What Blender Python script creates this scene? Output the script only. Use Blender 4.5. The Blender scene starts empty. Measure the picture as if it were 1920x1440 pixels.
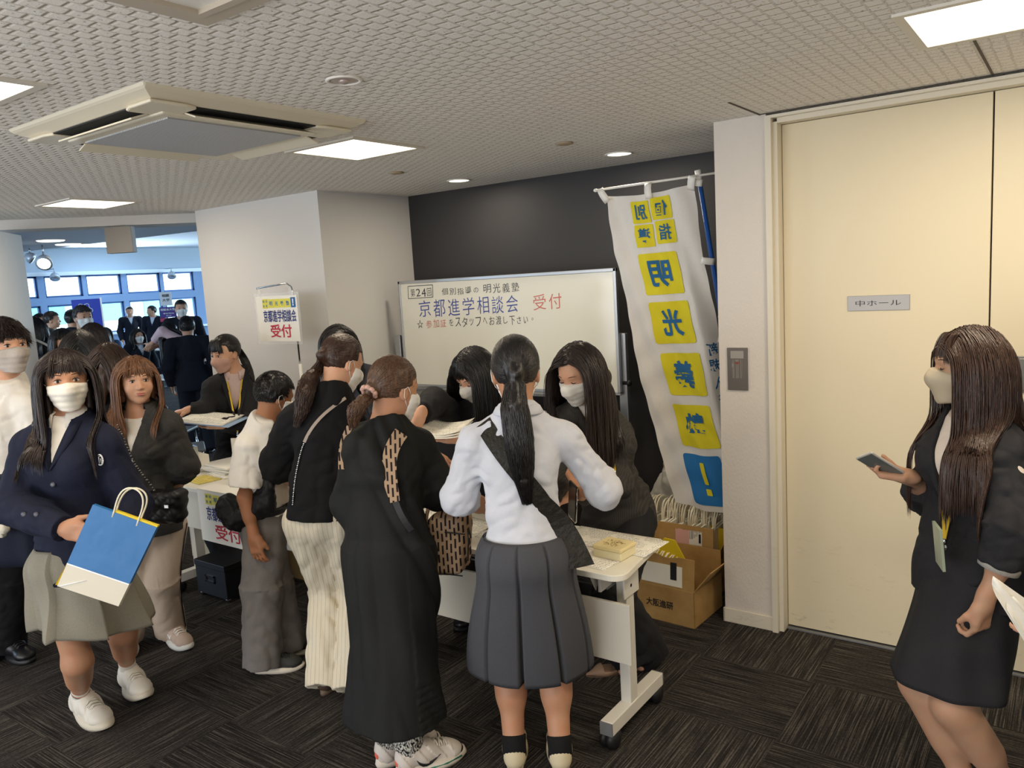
import bpy, math, random
import numpy as np
from math import sin, cos, pi, radians, sqrt
from mathutils import Vector, Matrix

random.seed(7)
RNG = np.random.default_rng(7)
SC = bpy.context.scene
COL = SC.collection

# ------------------------------------------------------------------ camera
F_PX, C_YAW, C_PITCH, C_ROLL, C_H = 1476.97, -0.630046, 0.133886, -0.0600957, 1.80
_fw = np.array([sin(C_YAW) * cos(C_PITCH), cos(C_YAW) * cos(C_PITCH), -sin(C_PITCH)])
_r0 = np.array([cos(C_YAW), -sin(C_YAW), 0.0])
_u0 = np.cross(_r0, _fw)
_rt = cos(C_ROLL) * _r0 + sin(C_ROLL) * _u0
_up = -sin(C_ROLL) * _r0 + cos(C_ROLL) * _u0
_fh = np.array([sin(C_YAW), cos(C_YAW), 0.0])
cam_d = bpy.data.cameras.new('camera')
cam = bpy.data.objects.new('camera', cam_d)
COL.objects.link(cam)
cam.matrix_world = Matrix(((_rt[0], _up[0], -_fw[0], 0), (_rt[1], _up[1], -_fw[1], 0), (_rt[2], _up[2], -_fw[2], C_H), (0, 0, 0, 1)))
cam_d.sensor_fit = 'HORIZONTAL'
cam_d.sensor_width = 36.0
cam_d.lens = 36.0 * F_PX / 1920.0
cam_d.clip_start = 0.05
cam_d.clip_end = 200
SC.camera = cam

# ------------------------------------------------------------------ world and colour management
w = bpy.data.worlds.new('world')
SC.world = w
w.use_nodes = True
bg = w.node_tree.nodes['Background']
bg.inputs[0].default_value = (0.74, 0.90, 1.0, 1)
bg.inputs[1].default_value = 7.0
SC.view_settings.view_transform = 'Standard'
SC.view_settings.look = 'None'
SC.view_settings.gamma = 1.0
SC.view_settings.exposure = 0.0
SC.view_settings.use_curve_mapping = False
SC.cycles.max_bounces = 7
SC.cycles.diffuse_bounces = 4
SC.cycles.glossy_bounces = 3
SC.cycles.transmission_bounces = 4
SC.cycles.transparent_max_bounces = 8
SC.cycles.sample_clamp_indirect = 4.0
SC.cycles.caustics_reflective = False
SC.cycles.caustics_refractive = False
SC.cycles.use_denoising = True


def area(name, loc, sx, sy, power, col, rot=(0, 0, 0), spread=None):
    d = bpy.data.lights.new(name, 'AREA')
    d.shape = 'RECTANGLE'
    d.size = sx
    d.size_y = sy
    d.energy = power
    d.color = col
    if spread:
        d.spread = spread
    o = bpy.data.objects.new(name, d)
    o.location = loc
    o.rotation_euler = rot
    COL.objects.link(o)
    return o


CEIL = 2.465
WARM = (1.0, 0.84, 0.63)
# recessed ceiling panels: (x, y, size_x, size_y); the last three hang outside the frame
PANELS = [(-2.89, 2.79, .42, .42), (-5.44, 2.76, .42, .42), (-2.80, .985, .42, .42), (-0.12, 2.77, .62, .42), (-5.3, .9, .42, .42),
          (-0.2, .6, .62, .42), (1.6, 1.6, .62, .42)]
for k, (x, y, sx, sy) in enumerate(PANELS):
    area('panel_light', (x, y, CEIL - .012), sx * .94, sy * .94, 9.5 if sx < .5 else 17, WARM)
for x, y in ((-2.17, 4.145), (-3.40, 4.20)):
    area('downlight_light', (x, y, CEIL - .012), .13, .13, 6, (1.0, .88, .70))
# daylight entering the far hall through its window wall; two cool fills added unseen
area('window_daylight', (-21.3, 11.0, 1.9), 16, 1.6, 1500, (.62, .80, 1.0), (0, radians(-90), 0))
area('hall_fill', (-12.0, -3.0, 1.8), 5.0, 2.6, 620, (.55, .77, 1.0), (radians(90), 0, radians(20)))
area('hall_fill', (-13.0, 20.0, 1.9), 10.0, 2.4, 1300, (.60, .82, 1.0), (radians(-90), 0, 0))
# added fills out of view: one from behind, two upward to lift the ceiling
area('back_fill', (-3.4, -3.6, 1.25), 7.5, 2.2, 200, (.95, .97, 1.0), (radians(90), 0, 0))
area('upward_fill', (-1.5, -1.9, .06), 9.0, 3.0, 95, (1.0, .97, .94), (radians(180), 0, 0))
area('upward_fill', (2.4, 1.2, .06), 2.2, 3.6, 26, (1.0, .88, .70), (radians(180), 0, 0))

# ------------------------------------------------------------------ helpers: placing
def W(px, py, b):
    """point of the place seen at a pixel of the photograph, b metres ahead of the camera (level distance)"""
    d = _fw + _rt * (px - 960) / F_PX - _up * (py - 720) / F_PX
    return np.array([0, 0, C_H]) + d * b / float(d @ _fh)


def WZ(px, py, z):
    d = _fw + _rt * (px - 960) / F_PX - _up * (py - 720) / F_PX
    return np.array([0, 0, C_H]) + d * (z - C_H) / d[2]


def WY(px, py, y):
    d = _fw + _rt * (px - 960) / F_PX - _up * (py - 720) / F_PX
    return np.array([0, 0, C_H]) + d * y / d[1]


def WX(px, py, x):
    d = _fw + _rt * (px - 960) / F_PX - _up * (py - 720) / F_PX
    return np.array([0, 0, C_H]) + d * x / d[0]


def lin(c):
    """'#rrggbb' or (r,g,b) 0-255 to linear"""
    if isinstance(c, str):
        c = [int(c[i:i + 2], 16) for i in (1, 3, 5)]
    return tuple(((v / 255 + .055) / 1.055) ** 2.4 if v > 10 else v / 255 / 12.92 for v in c) + (1.0,)


# ------------------------------------------------------------------ helpers: materials
def mat(name, c, rough=.6, metal=0., spec=.5, emit=None, alpha=None, trans=None, sheen=0, sss=0, coat=0):
    m = bpy.data.materials.new(name)
    m.use_nodes = True
    b = m.node_tree.nodes['Principled BSDF']
    b.inputs['Base Color'].default_value = lin(c)
    b.inputs['Roughness'].default_value = rough
    b.inputs['Metallic'].default_value = metal
    b.inputs['Specular IOR Level'].default_value = spec
    if emit:
        b.inputs['Emission Color'].default_value = lin(emit[0])
        b.inputs['Emission Strength'].default_value = emit[1]
    if alpha is not None:
        b.inputs['Alpha'].default_value = alpha
    if trans:
        b.inputs['Transmission Weight'].default_value = trans
    if sheen:
        b.inputs['Sheen Weight'].default_value = sheen
    if sss:
        b.inputs['Subsurface Weight'].default_value = sss
        b.inputs['Subsurface Radius'].default_value = (.012, .005, .003)
        b.inputs['Subsurface Scale'].default_value = 1.0
    if coat:
        b.inputs['Coat Weight'].default_value = coat
    return m


class NT:
    """small node-tree writer"""
    def __init__(s, m):
        s.t = m.node_tree
        s.b = s.t.nodes['Principled BSDF']
        s.tc = s.t.nodes.new('ShaderNodeTexCoord')

    def n(s, kind, **kw):
        o = s.t.nodes.new('ShaderNode' + kind)
        for k, v in kw.items():
            if k[0] == 'i' and k[1:].isdigit():
                o.inputs[int(k[1:])].default_value = v
            else:
                setattr(o, k, v)
        return o

    def l(s, a, b):
        s.t.links.new(a, b)

    def math(s, op, a, b=None, c=None):
        o = s.n('Math', operation=op)
        for k, v in enumerate((a, b, c)):
            if v is None:
                continue
            if isinstance(v, (int, float)):
                o.inputs[k].default_value = v
            else:
                s.l(v, o.inputs[k])
        return o.outputs[0]

    def mix(s, f, a, b):
        o = s.n('Mix', data_type='RGBA')
        for k, v in ((0, f), (6, a), (7, b)):
            if isinstance(v, (int, float, tuple)):
                o.inputs[k].default_value = v
            else:
                s.l(v, o.inputs[k])
        return o.outputs[2]

    def mapped(s, scale=(1, 1, 1), rot=(0, 0, 0), loc=(0, 0, 0), src='Object'):
        m = s.n('Mapping')
        m.inputs['Scale'].default_value = scale
        m.inputs['Rotation'].default_value = rot
        m.inputs['Location'].default_value = loc
        s.l(s.tc.outputs[src], m.inputs[0])
        return m.outputs[0]

    def noise(s, vec, scale=5, detail=3, rough=.5):
        o = s.n('TexNoise')
        o.inputs['Scale'].default_value = scale
        o.inputs['Detail'].default_value = detail
        o.inputs['Roughness'].default_value = rough
        s.l(vec, o.inputs['Vector'])
        return o.outputs[0]

    def bump(s, h, strength=.3, dist=.01):
        o = s.n('Bump')
        o.inputs['Strength'].default_value = strength
        o.inputs['Distance'].default_value = dist
        s.l(h, o.inputs['Height'])
        s.l(o.outputs[0], s.b.inputs['Normal'])
        return o

    def ramp(s, f, stops):
        o = s.n('ValToRGB')
        while len(o.color_ramp.elements) < len(stops):
            o.color_ramp.elements.new(.5)
        for e, (p, c) in zip(o.color_ramp.elements, stops):
            e.position = p
            e.color = c if len(c) == 4 else tuple(c) + (1,)
        s.l(f, o.inputs[0])
        return o.outputs[0]


def cloth(name, c, rough=.85, weave=.25, var=.12, sheen=.0, wr=.0, wscale=9, spec=.25):
    """woven fabric: fine thread bump, slight tone variation of the yarn, soft creases"""
    m = mat(name, c, rough, sheen=sheen, spec=spec)
    t = NT(m)
    v = t.mapped()
    f = t.noise(v, 420, 2)
    big = t.noise(v, wscale, 3, .55)
    c0 = lin(c)
    dk = tuple(x * (1 - var) for x in c0[:3]) + (1,)
    lt = tuple(min(1, x * (1 + var)) for x in c0[:3]) + (1,)
    t.l(t.ramp(f, [(.35, dk), (.65, lt)]), t.b.inputs['Base Color'])
    h = t.math('ADD', t.math('MULTIPLY', f, .06 * weave * 4), t.math('MULTIPLY', big, 1.0 * wr + .0001))
    t.bump(h, .55, .012)
    return m


def hair_mat(name, c, c2=None, rough=.38, spec=.5):
    m = mat(name, c, rough, spec=spec)
    t = NT(m)
    v = t.mapped(scale=(1, 1, .12))
    f = t.noise(v, 160, 3, .6)
    a, b = lin(c), lin(c2 or c)
    t.l(t.ramp(f, [(.3, tuple(x * .65 for x in a[:3])), (.7, b[:3])]), t.b.inputs['Base Color'])
    t.bump(f, .6, .004)
    return m


def skin_mat(name, c):
    m = mat(name, c, .5, spec=.35, sss=.12)
    t = NT(m)
    v = t.mapped()
    f = t.noise(v, 22, 3)
    a = lin(c)
    rd = (min(1, a[0] * 1.04), a[1] * .90, a[2] * .86, 1)
    t.l(t.ramp(f, [(.3, a), (.75, rd)]), t.b.inputs['Base Color'])
    t.bump(t.noise(v, 500, 2), .12, .002)
    return m


# ------------------------------------------------------------------ helpers: meshes and objects
def link(name, me, m=None, parent=None, loc=None, smooth=True):
    o = bpy.data.objects.new(name, me)
    COL.objects.link(o)
    if m is not None and len(me.materials) == 0:
        for x in (m if isinstance(m, (list, tuple)) else [m]):
            me.materials.append(x)
    if parent is not None:
        o.parent = parent
    if loc is not None:
        o.location = loc
    if smooth and len(me.polygons):
        me.polygons.foreach_set('use_smooth', np.ones(len(me.polygons), bool))
    return o


def mesh_np(V, faces=None, quads=None, name='mesh', mi=None):
    me = bpy.data.meshes.new(name)
    if quads is not None:
        V = np.ascontiguousarray(V, np.float32)
        q = np.ascontiguousarray(quads, np.int32)
        me.vertices.add(len(V))
        me.vertices.foreach_set('co', V.ravel())
        me.loops.add(q.size)
        me.loops.foreach_set('vertex_index', q.ravel())
        me.polygons.add(len(q))
        me.polygons.foreach_set('loop_start', np.arange(0, q.size, q.shape[1], dtype=np.int32))
        me.update(calc_edges=True)
        me.validate()
    else:
        me.from_pydata([tuple(v) for v in V], [], faces)
    if mi is not None:
        me.polygons.foreach_set('material_index', np.asarray(mi, np.int32))
    me.update()
    return me


class MB:
    """collects boxes, prisms, tubes, lathes into one mesh; every part remembers its material slot"""
    def __init__(s):
        s.v, s.f, s.m, s.sm = [], [], [], []

    def add(s, V, F, mi=0, smooth=False):
        o = len(s.v)
        s.v += [tuple(float(c) for c in p) for p in V]
        s.f += [tuple(o + i for i in f) for f in F]
        s.m += [mi] * len(F)
        s.sm += [smooth] * len(F)
        return s

    def box(s, lo, hi, mi=0, M=None):
        x0, y0, z0 = lo
        x1, y1, z1 = hi
        V = [(x0, y0, z0), (x1, y0, z0), (x1, y1, z0), (x0, y1, z0), (x0, y0, z1), (x1, y0, z1), (x1, y1, z1), (x0, y1, z1)]
        if M is not None:
            V = [tuple(M @ Vector(p)) for p in V]
        return s.add(V, [(0, 3, 2, 1), (4, 5, 6, 7), (0, 1, 5, 4), (1, 2, 6, 5), (2, 3, 7, 6), (3, 0, 4, 7)], mi)

    def cbox(s, c, size, mi=0, M=None):
        return s.box([a - b / 2 for a, b in zip(c, size)], [a + b / 2 for a, b in zip(c, size)], mi, M)

    def prism(s, pts, z0, z1, mi=0, M=None, smooth=False):
        n = len(pts)
        V = [(x, y, z0) for x, y in pts] + [(x, y, z1) for x, y in pts]
        if M is not None:
            V = [tuple(M @ Vector(p)) for p in V]
        F = [tuple(range(n))[::-1], tuple(range(n, 2 * n))] + [(i, (i + 1) % n, n + (i + 1) % n, n + i) for i in range(n)]
        return s.add(V, F, mi, smooth)

    def tube(s, pts, r, n=8, mi=0, caps=True, flat=1.0, flat_dir=None):
        pts = [np.array(p, float) for p in pts]
        rr = r if hasattr(r, '__len__') else [r] * len(pts)
        V = []
        up = None
        for i, p in enumerate(pts):
            d = pts[min(i + 1, len(pts) - 1)] - pts[max(i - 1, 0)]
            d = d / (np.linalg.norm(d) + 1e-9)
            if up is None:
                up = np.array(flat_dir, float) if flat_dir is not None else (np.array([0, 0, 1.]) if abs(d[2]) < .9 else np.array([1., 0, 0]))
            u = up - d * (up @ d)
            u /= np.linalg.norm(u) + 1e-9
            up = u
            w_ = np.cross(d, u)
            for k in range(n):
                a = 2 * pi * k / n
                V.append(p + (u * cos(a) * flat + w_ * sin(a)) * rr[i])
        F = [(i * n + k, i * n + (k + 1) % n, (i + 1) * n + (k + 1) % n, (i + 1) * n + k) for i in range(len(pts) - 1) for k in range(n)]
        if caps:
            F += [tuple(range(n))[::-1], tuple((len(pts) - 1) * n + k for k in range(n))]
        return s.add(V, F, mi, True)

    def lathe(s, prof, c=(0, 0, 0), n=24, mi=0, axis='z'):
        V = []
        for r_, z in prof:
            for k in range(n):
                a = 2 * pi * k / n
                q = (r_ * cos(a), r_ * sin(a), z)
                if axis == 'y':
                    q = (q[0], q[2], q[1])
                if axis == 'x':
                    q = (q[2], q[0], q[1])
                V.append((c[0] + q[0], c[1] + q[1], c[2] + q[2]))
        F = [(i * n + k, i * n + (k + 1) % n, (i + 1) * n + (k + 1) % n, (i + 1) * n + k) for i in range(len(prof) - 1) for k in range(n)]
        if prof[0][0] > 1e-5:
            F.append(tuple(range(n))[::-1])
        if prof[-1][0] > 1e-5:
            F.append(tuple((len(prof) - 1) * n + k for k in range(n)))
        return s.add(V, F, mi, True)

    def ball(s, c, r, mi=0, n=12):
        r3 = r if hasattr(r, '__len__') else (r, r, r)
        V = []
        for i in range(n + 1):
            t = pi * i / n
            for k in range(2 * n):
                a = pi * k / n
                V.append((c[0] + r3[0] * sin(t) * cos(a), c[1] + r3[1] * sin(t) * sin(a), c[2] + r3[2] * cos(t)))
        m_ = 2 * n
        F = [(i * m_ + k, (i + 1) * m_ + k, (i + 1) * m_ + (k + 1) % m_, i * m_ + (k + 1) % m_) for i in range(n) for k in range(m_)]
        return s.add(V, F, mi, True)

    def grid(s, fn, nu, nv, mi=0, smooth=True):
        V = [fn(i / (nu - 1), j / (nv - 1)) for i in range(nu) for j in range(nv)]
        F = [(i * nv + j, (i + 1) * nv + j, (i + 1) * nv + j + 1, i * nv + j + 1) for i in range(nu - 1) for j in range(nv - 1)]
        return s.add(V, F, mi, smooth)

    def build(s, name, m, parent=None, loc=None, bevel=0, off=None, solid=0):
        me = bpy.data.meshes.new(name)
        V = s.v if off is None else [(a - off[0], b - off[1], c - off[2]) for a, b, c in s.v]
        me.from_pydata(V, [], s.f)
        me.polygons.foreach_set('material_index', np.array(s.m, np.int32))
        me.polygons.foreach_set('use_smooth', np.array(s.sm, bool))
        me.update()
        o = link(name, me, m, parent, loc, smooth=False)
        if solid:
            q = o.modifiers.new('solid', 'SOLIDIFY')
            q.thickness = solid
            q.offset = 0
        if bevel:
            q = o.modifiers.new('bevel', 'BEVEL')
            q.width = bevel
            q.segments = 2
            q.limit_method = 'ANGLE'
            q.angle_limit = radians(40)
        return o


def thing(name, label, cat, loc=(0, 0, 0), group=None, rotz=0):
    o = bpy.data.objects.new(name, None)
    COL.objects.link(o)
    o.empty_display_size = .1
    o.location = tuple(float(c) for c in loc)
    o.rotation_euler = (0, 0, rotz)
    return tag(o, label, cat, group)


def tag(o, label, cat, group=None, kind=None):
    o['label'] = label
    o['category'] = cat
    if group:
        o['group'] = group
    if kind:
        o['kind'] = kind
    return o


def struct(o):
    o['kind'] = 'structure'
    return o


_text_cache = {}


def text_mesh(body, size=1.0, bold=0.0, sx=1.0, align='CENTER'):
    """glyph outlines as a flat mesh, centred; x right, y up"""
    cu = bpy.data.curves.new('glyphs', 'FONT')
    cu.body = body
    cu.size = size
    cu.align_x = align
    cu.align_y = 'CENTER'
    cu.offset = bold * size
    cu.resolution_u = 3
    o = bpy.data.objects.new('glyphs', cu)
    COL.objects.link(o)
    bpy.context.view_layer.update()
    me = bpy.data.meshes.new_from_object(o.evaluated_get(bpy.context.evaluated_depsgraph_get()))
    V = np.array([tuple(v.co) for v in me.vertices]) if len(me.vertices) else np.zeros((0, 3))
    F = [tuple(p.vertices) for p in me.polygons]
    bpy.data.objects.remove(o)
    bpy.data.curves.remove(cu)
    bpy.data.meshes.remove(me)
    if len(V):
        V[:, 0] *= sx
        V[:, 1] -= (V[:, 1].max() + V[:, 1].min()) / 2
        if align == 'CENTER':
            V[:, 0] -= (V[:, 0].max() + V[:, 0].min()) / 2
    return V, F


def fit_text(body, w_, h_, bold=.0):
    """glyph mesh stretched to w_ x h_"""
    V, F = text_mesh(body, 1.0, bold)
    if len(V):
        V[:, 0] *= w_ / max(1e-6, np.ptp(V[:, 0]))
        V[:, 1] *= h_ / max(1e-6, np.ptp(V[:, 1]))
    return V, F


# ------------------------------------------------------------------ helpers: value noise
_PERM = np.random.default_rng(3).permutation(512).astype(np.int64)
_VAL = np.random.default_rng(4).random(512) * 2 - 1


def vnoise(P):
    P = np.asarray(P, np.float64)
    i = np.floor(P).astype(np.int64)
    f_ = P - i
    f_ = f_ * f_ * (3 - 2 * f_)
    out = 0
    for dx in (0, 1):
        for dy in (0, 1):
            for dz in (0, 1):
                h = _PERM[(i[:, 0] + dx) & 511]
                h = _PERM[(h + i[:, 1] + dy) & 511]
                h = _PERM[(h + i[:, 2] + dz) & 511]
                wgt = (f_[:, 0] if dx else 1 - f_[:, 0]) * (f_[:, 1] if dy else 1 - f_[:, 1]) * (f_[:, 2] if dz else 1 - f_[:, 2])
                out = out + wgt * _VAL[h]
    return out


# ------------------------------------------------------------------ helpers: implicit shapes and their surface
def unit(v):
    v = np.asarray(v, float)
    return v / (np.linalg.norm(v) + 1e-12)


class Vol:
    """blends rounded solids in a distance grid and extracts one continuous surface (surface nets)"""
    def __init__(s, h=.006):
        s.h = h
        s.ops = []

    # each op: (kind, fn, lo, hi, k)
    def _p(s, fn, lo, hi, k, kind='u'):
        s.ops.append((kind, fn, np.array(lo, float), np.array(hi, float), k))
        return s

    def cap(s, a, b, ra, rb, k=.02, ax=None, sc=1.0, kind='u'):
        a, b = np.array(a, float), np.array(b, float)
        ab = b - a
        L = float(ab @ ab) + 1e-12
        axn = None if ax is None else unit(ax)

        def fn(P):
            w_ = P - a
            t = np.clip(w_ @ ab / L, 0, 1)
            q = w_ - t[:, None] * ab
            if axn is not None:
                q = q - (q @ axn)[:, None] * axn * (1 - 1 / sc)
            d = np.sqrt((q * q).sum(1)) - (ra + (rb - ra) * t)
            return d * (min(1, sc) if axn is not None else 1)
        m_ = max(ra, rb) * max(1, sc)
        return s._p(fn, np.minimum(a, b) - m_, np.maximum(a, b) + m_, k, kind)

    def ell(s, c, r, R=None, k=.02, kind='u'):
        c, r = np.array(c, float), np.array(r, float)
        R = np.eye(3) if R is None else np.array(R, float)   # columns: local axes

        def fn(P):
            q = (P - c) @ R
            k0 = np.sqrt(((q / r) ** 2).sum(1))
            k1 = np.sqrt(((q / r ** 2) ** 2).sum(1)) + 1e-9
            return k0 * (k0 - 1) / k1
        e = np.abs(R) @ r
        return s._p(fn, c - e, c + e, k, kind)

    def box(s, c, half, R=None, rr=.005, k=.005, kind='u'):
        c, half = np.array(c, float), np.array(half, float)
        R = np.eye(3) if R is None else np.array(R, float)

        def fn(P):
            q = np.abs((P - c) @ R) - (half - rr)
            return np.sqrt((np.maximum(q, 0) ** 2).sum(1)) + np.minimum(q.max(1), 0) - rr
        e = np.abs(R) @ half
        return s._p(fn, c - e, c + e, k, kind)

    def cut(s, p, n, k=0):
        """keep the side n points away from"""
        p, n = np.array(p, float), unit(n)
        s.ops.append(('c', lambda P: (P - p) @ n, None, None, k))
        return s

    def carve(s, fn):
        """remove where fn < 0"""
        s.ops.append(('c', lambda P: -fn(P), None, None, 0))
        return s

    def disp(s, fn, band=.03):
        s.ops.append(('d', fn, None, None, band))
        return s

    def mesh(s, name='mesh', smooth=1):
        h = s.h
        us = [o for o in s.ops if o[0] == 'u']
        lo = np.min([o[2] for o in us], 0) - 4 * h
        hi = np.max([o[3] for o in us], 0) + 4 * h
        n = np.ceil((hi - lo) / h).astype(int) + 1
        F = np.full(n, 1.0, np.float32)
        ax = [lo[i] + h * np.arange(n[i]) for i in range(3)]

        def pts(i0, i1):
            g = np.meshgrid(ax[0][i0[0]:i1[0]], ax[1][i0[1]:i1[1]], ax[2][i0[2]:i1[2]], indexing='ij')
            return np.stack([a.ravel() for a in g], 1)
        for kind, fn, a, b, k in s.ops:
            if kind in 'us':
                m_ = max(k, 0) + 3 * h
                i0 = np.clip(np.floor((a - m_ - lo) / h).astype(int), 0, n)
                i1 = np.clip(np.ceil((b + m_ - lo) / h).astype(int) + 1, 0, n)
                if (i1 <= i0).any():
                    continue
                sl = tuple(slice(i0[q], i1[q]) for q in range(3))
                old = F[sl]
                d = fn(pts(i0, i1)).reshape(old.shape)
                if kind == 'u':
                    hh = np.maximum(k - np.abs(old - d), 0) / max(k, 1e-6)
                    F[sl] = np.minimum(old, d) - hh * hh * k * .25
                else:
                    d = -d
                    hh = np.maximum(k - np.abs(old - d), 0) / max(k, 1e-6)
                    F[sl] = np.maximum(old, d) + hh * hh * k * .25
            else:
                idx = np.nonzero(np.abs(F.ravel()) < (.06 if kind == 'c' else k)) if kind == 'd' else np.nonzero(F.ravel() < 3 * h)
                idx = idx[0]
                ijk = np.unravel_index(idx, n)
                P = np.stack([ax[q][ijk[q]] for q in range(3)], 1)
                fl = F.ravel()
                if kind == 'd':
                    fl[idx] += fn(P)
                else:
                    fl[idx] = np.maximum(fl[idx], fn(P))
                F = fl.reshape(n)
        V, Q = nets(F, lo, h)
        if smooth and len(V):
            V = relax(V, Q, smooth)
        return mesh_np(V, quads=Q, name=name)


def nets(F, lo, h):
    S = F < 0
    n = np.array(F.shape)
    cn = n - 1
    keys, poss, quads, flips = [], [], [], []
    for a in range(3):
        b, c = (a + 1) % 3, (a + 2) % 3
        s0 = [slice(None)] * 3
        s1 = [slice(None)] * 3
        s0[a] = slice(0, n[a] - 1)
        s1[a] = slice(1, n[a])
        ch = S[tuple(s0)] != S[tuple(s1)]
        e = np.array(np.nonzero(ch))
        ok = (e[b] > 0) & (e[b] < cn[b]) & (e[c] > 0) & (e[c] < cn[c])
        e = e[:, ok]
        f0 = F[tuple(e)]
        e1 = e.copy()
        e1[a] += 1
        f1 = F[tuple(e1)]
        t = f0 / (f0 - f1)
        p = e.astype(np.float64)
        p[a] += t
        cells = []
        for db, dc in ((-1, -1), (0, -1), (0, 0), (-1, 0)):
            q = e.copy()
            q[b] += db
            q[c] += dc
            cells.append((q[0] * cn[1] + q[1]) * cn[2] + q[2])
        cells = np.stack(cells, 1)
        keys.append(cells)
        poss.append(np.repeat(p.T[:, None, :], 4, 1))
        flips.append(f0 < 0)
    K = np.concatenate(keys)
    Pp = np.concatenate(poss)
    fl = np.concatenate(flips)
    uniq, inv = np.unique(K.ravel(), return_inverse=True)
    cnt = np.bincount(inv)
    Pf = Pp.reshape(-1, 3)
    V = np.stack([np.bincount(inv, Pf[:, q]) / cnt for q in range(3)], 1) * h + lo
    Q = inv.reshape(-1, 4)
    Q = np.where(fl[:, None], Q, Q[:, ::-1])
    return V, Q


def relax(V, Q, it):
    E = np.concatenate([Q[:, [0, 1]], Q[:, [1, 2]], Q[:, [2, 3]], Q[:, [3, 0]]])
    n = len(V)
    deg = np.bincount(E[:, 0], minlength=n) + np.bincount(E[:, 1], minlength=n)
    for k in range(it * 2):
        A = np.stack([np.bincount(E[:, 0], V[E[:, 1], q], n) + np.bincount(E[:, 1], V[E[:, 0], q], n) for q in range(3)], 1) / np.maximum(deg, 1)[:, None]
        V = V + (A - V) * (.55 if k % 2 == 0 else -.50)
    return V


def subdivide(V, F, mx):
    """splits triangles whose edges are longer than mx (2-D points)"""
    V = [tuple(v[:2]) for v in V]
    T = []
    for f in F:
        for i in range(1, len(f) - 1):
            T.append((f[0], f[i], f[i + 1]))
    for _ in range(5):
        mid, out, big = {}, [], False

        def m(a, b):
            k = (min(a, b), max(a, b))
            if k not in mid:
                if math.hypot(V[a][0] - V[b][0], V[a][1] - V[b][1]) <= mx:
                    mid[k] = None
                else:
                    V.append(((V[a][0] + V[b][0]) / 2, (V[a][1] + V[b][1]) / 2))
                    mid[k] = len(V) - 1
            return mid[k]
        for a, b, c in T:
            x, y, z = m(a, b), m(b, c), m(c, a)
            n = sum(q is not None for q in (x, y, z))
            big |= n > 0
            if n == 0:
                out.append((a, b, c))
            elif n == 3:
                out += [(a, x, z), (x, b, y), (z, y, c), (x, y, z)]
            elif n == 1:
                if x is not None:
                    out += [(a, x, c), (x, b, c)]
                elif y is not None:
                    out += [(a, b, y), (a, y, c)]
                else:
                    out += [(a, b, z), (z, b, c)]
            else:
                if x is None:
                    out += [(a, b, y), (a, y, z), (z, y, c)]
                elif y is None:
                    out += [(a, x, z), (x, b, c), (x, c, z)]
                else:
                    out += [(x, b, y), (a, x, y), (a, y, c)]
        T = out
        if not big:
            break
    return V, T

# ================================================================== THE SETTING
def carpet_mat():
    m = mat('carpet', '#3a3733', .95, spec=.1)
    t = NT(m)
    v = t.mapped(loc=(.395, .21, 0))
    sep = t.n('SeparateXYZ')
    t.l(v, sep.inputs[0])
    x, y = t.math('MULTIPLY', sep.outputs[0], 2.0), t.math('MULTIPLY', sep.outputs[1], 2.0)
    par = t.math('MODULO', t.math('ABSOLUTE', t.math('ADD', t.math('FLOOR', x), t.math('FLOOR', y))), 2.0)
    ca = t.n('CombineXYZ')
    t.l(t.math('MULTIPLY', sep.outputs[0], 3.0), ca.inputs[0])
    t.l(t.math('MULTIPLY', sep.outputs[1], 175.0), ca.inputs[1])
    cb = t.n('CombineXYZ')
    t.l(t.math('MULTIPLY', sep.outputs[1], 3.0), cb.inputs[0])
    t.l(t.math('MULTIPLY', sep.outputs[0], 175.0), cb.inputs[1])
    mx = t.n('Mix', data_type='VECTOR')
    t.l(par, mx.inputs[0])
    t.l(ca.outputs[0], mx.inputs[4])
    t.l(cb.outputs[0], mx.inputs[5])
    st = t.noise(mx.outputs[1], 1.0, 3, .7)
    fine = t.noise(t.mapped(), 260, 2)
    spk = t.noise(t.mapped(scale=(1, 1, 1)), 90, 2)
    f = t.math('ADD', t.math('MULTIPLY', st, .85), t.math('MULTIPLY', spk, .15))
    base = t.ramp(f, [(.36, lin('#1d1b1a')), (.50, lin('#322f2d')), (.64, lin('#66615b'))])
    tone = t.math('MULTIPLY_ADD', par, .14, .90)
    vm = t.n('VectorMath', operation='SCALE')
    t.l(base, vm.inputs[0])
    t.l(tone, vm.inputs[3])
    t.l(vm.outputs[0], t.b.inputs['Base Color'])
    t.bump(t.math('ADD', st, t.math('MULTIPLY', fine, .6)), .7, .004)
    return m


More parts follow.
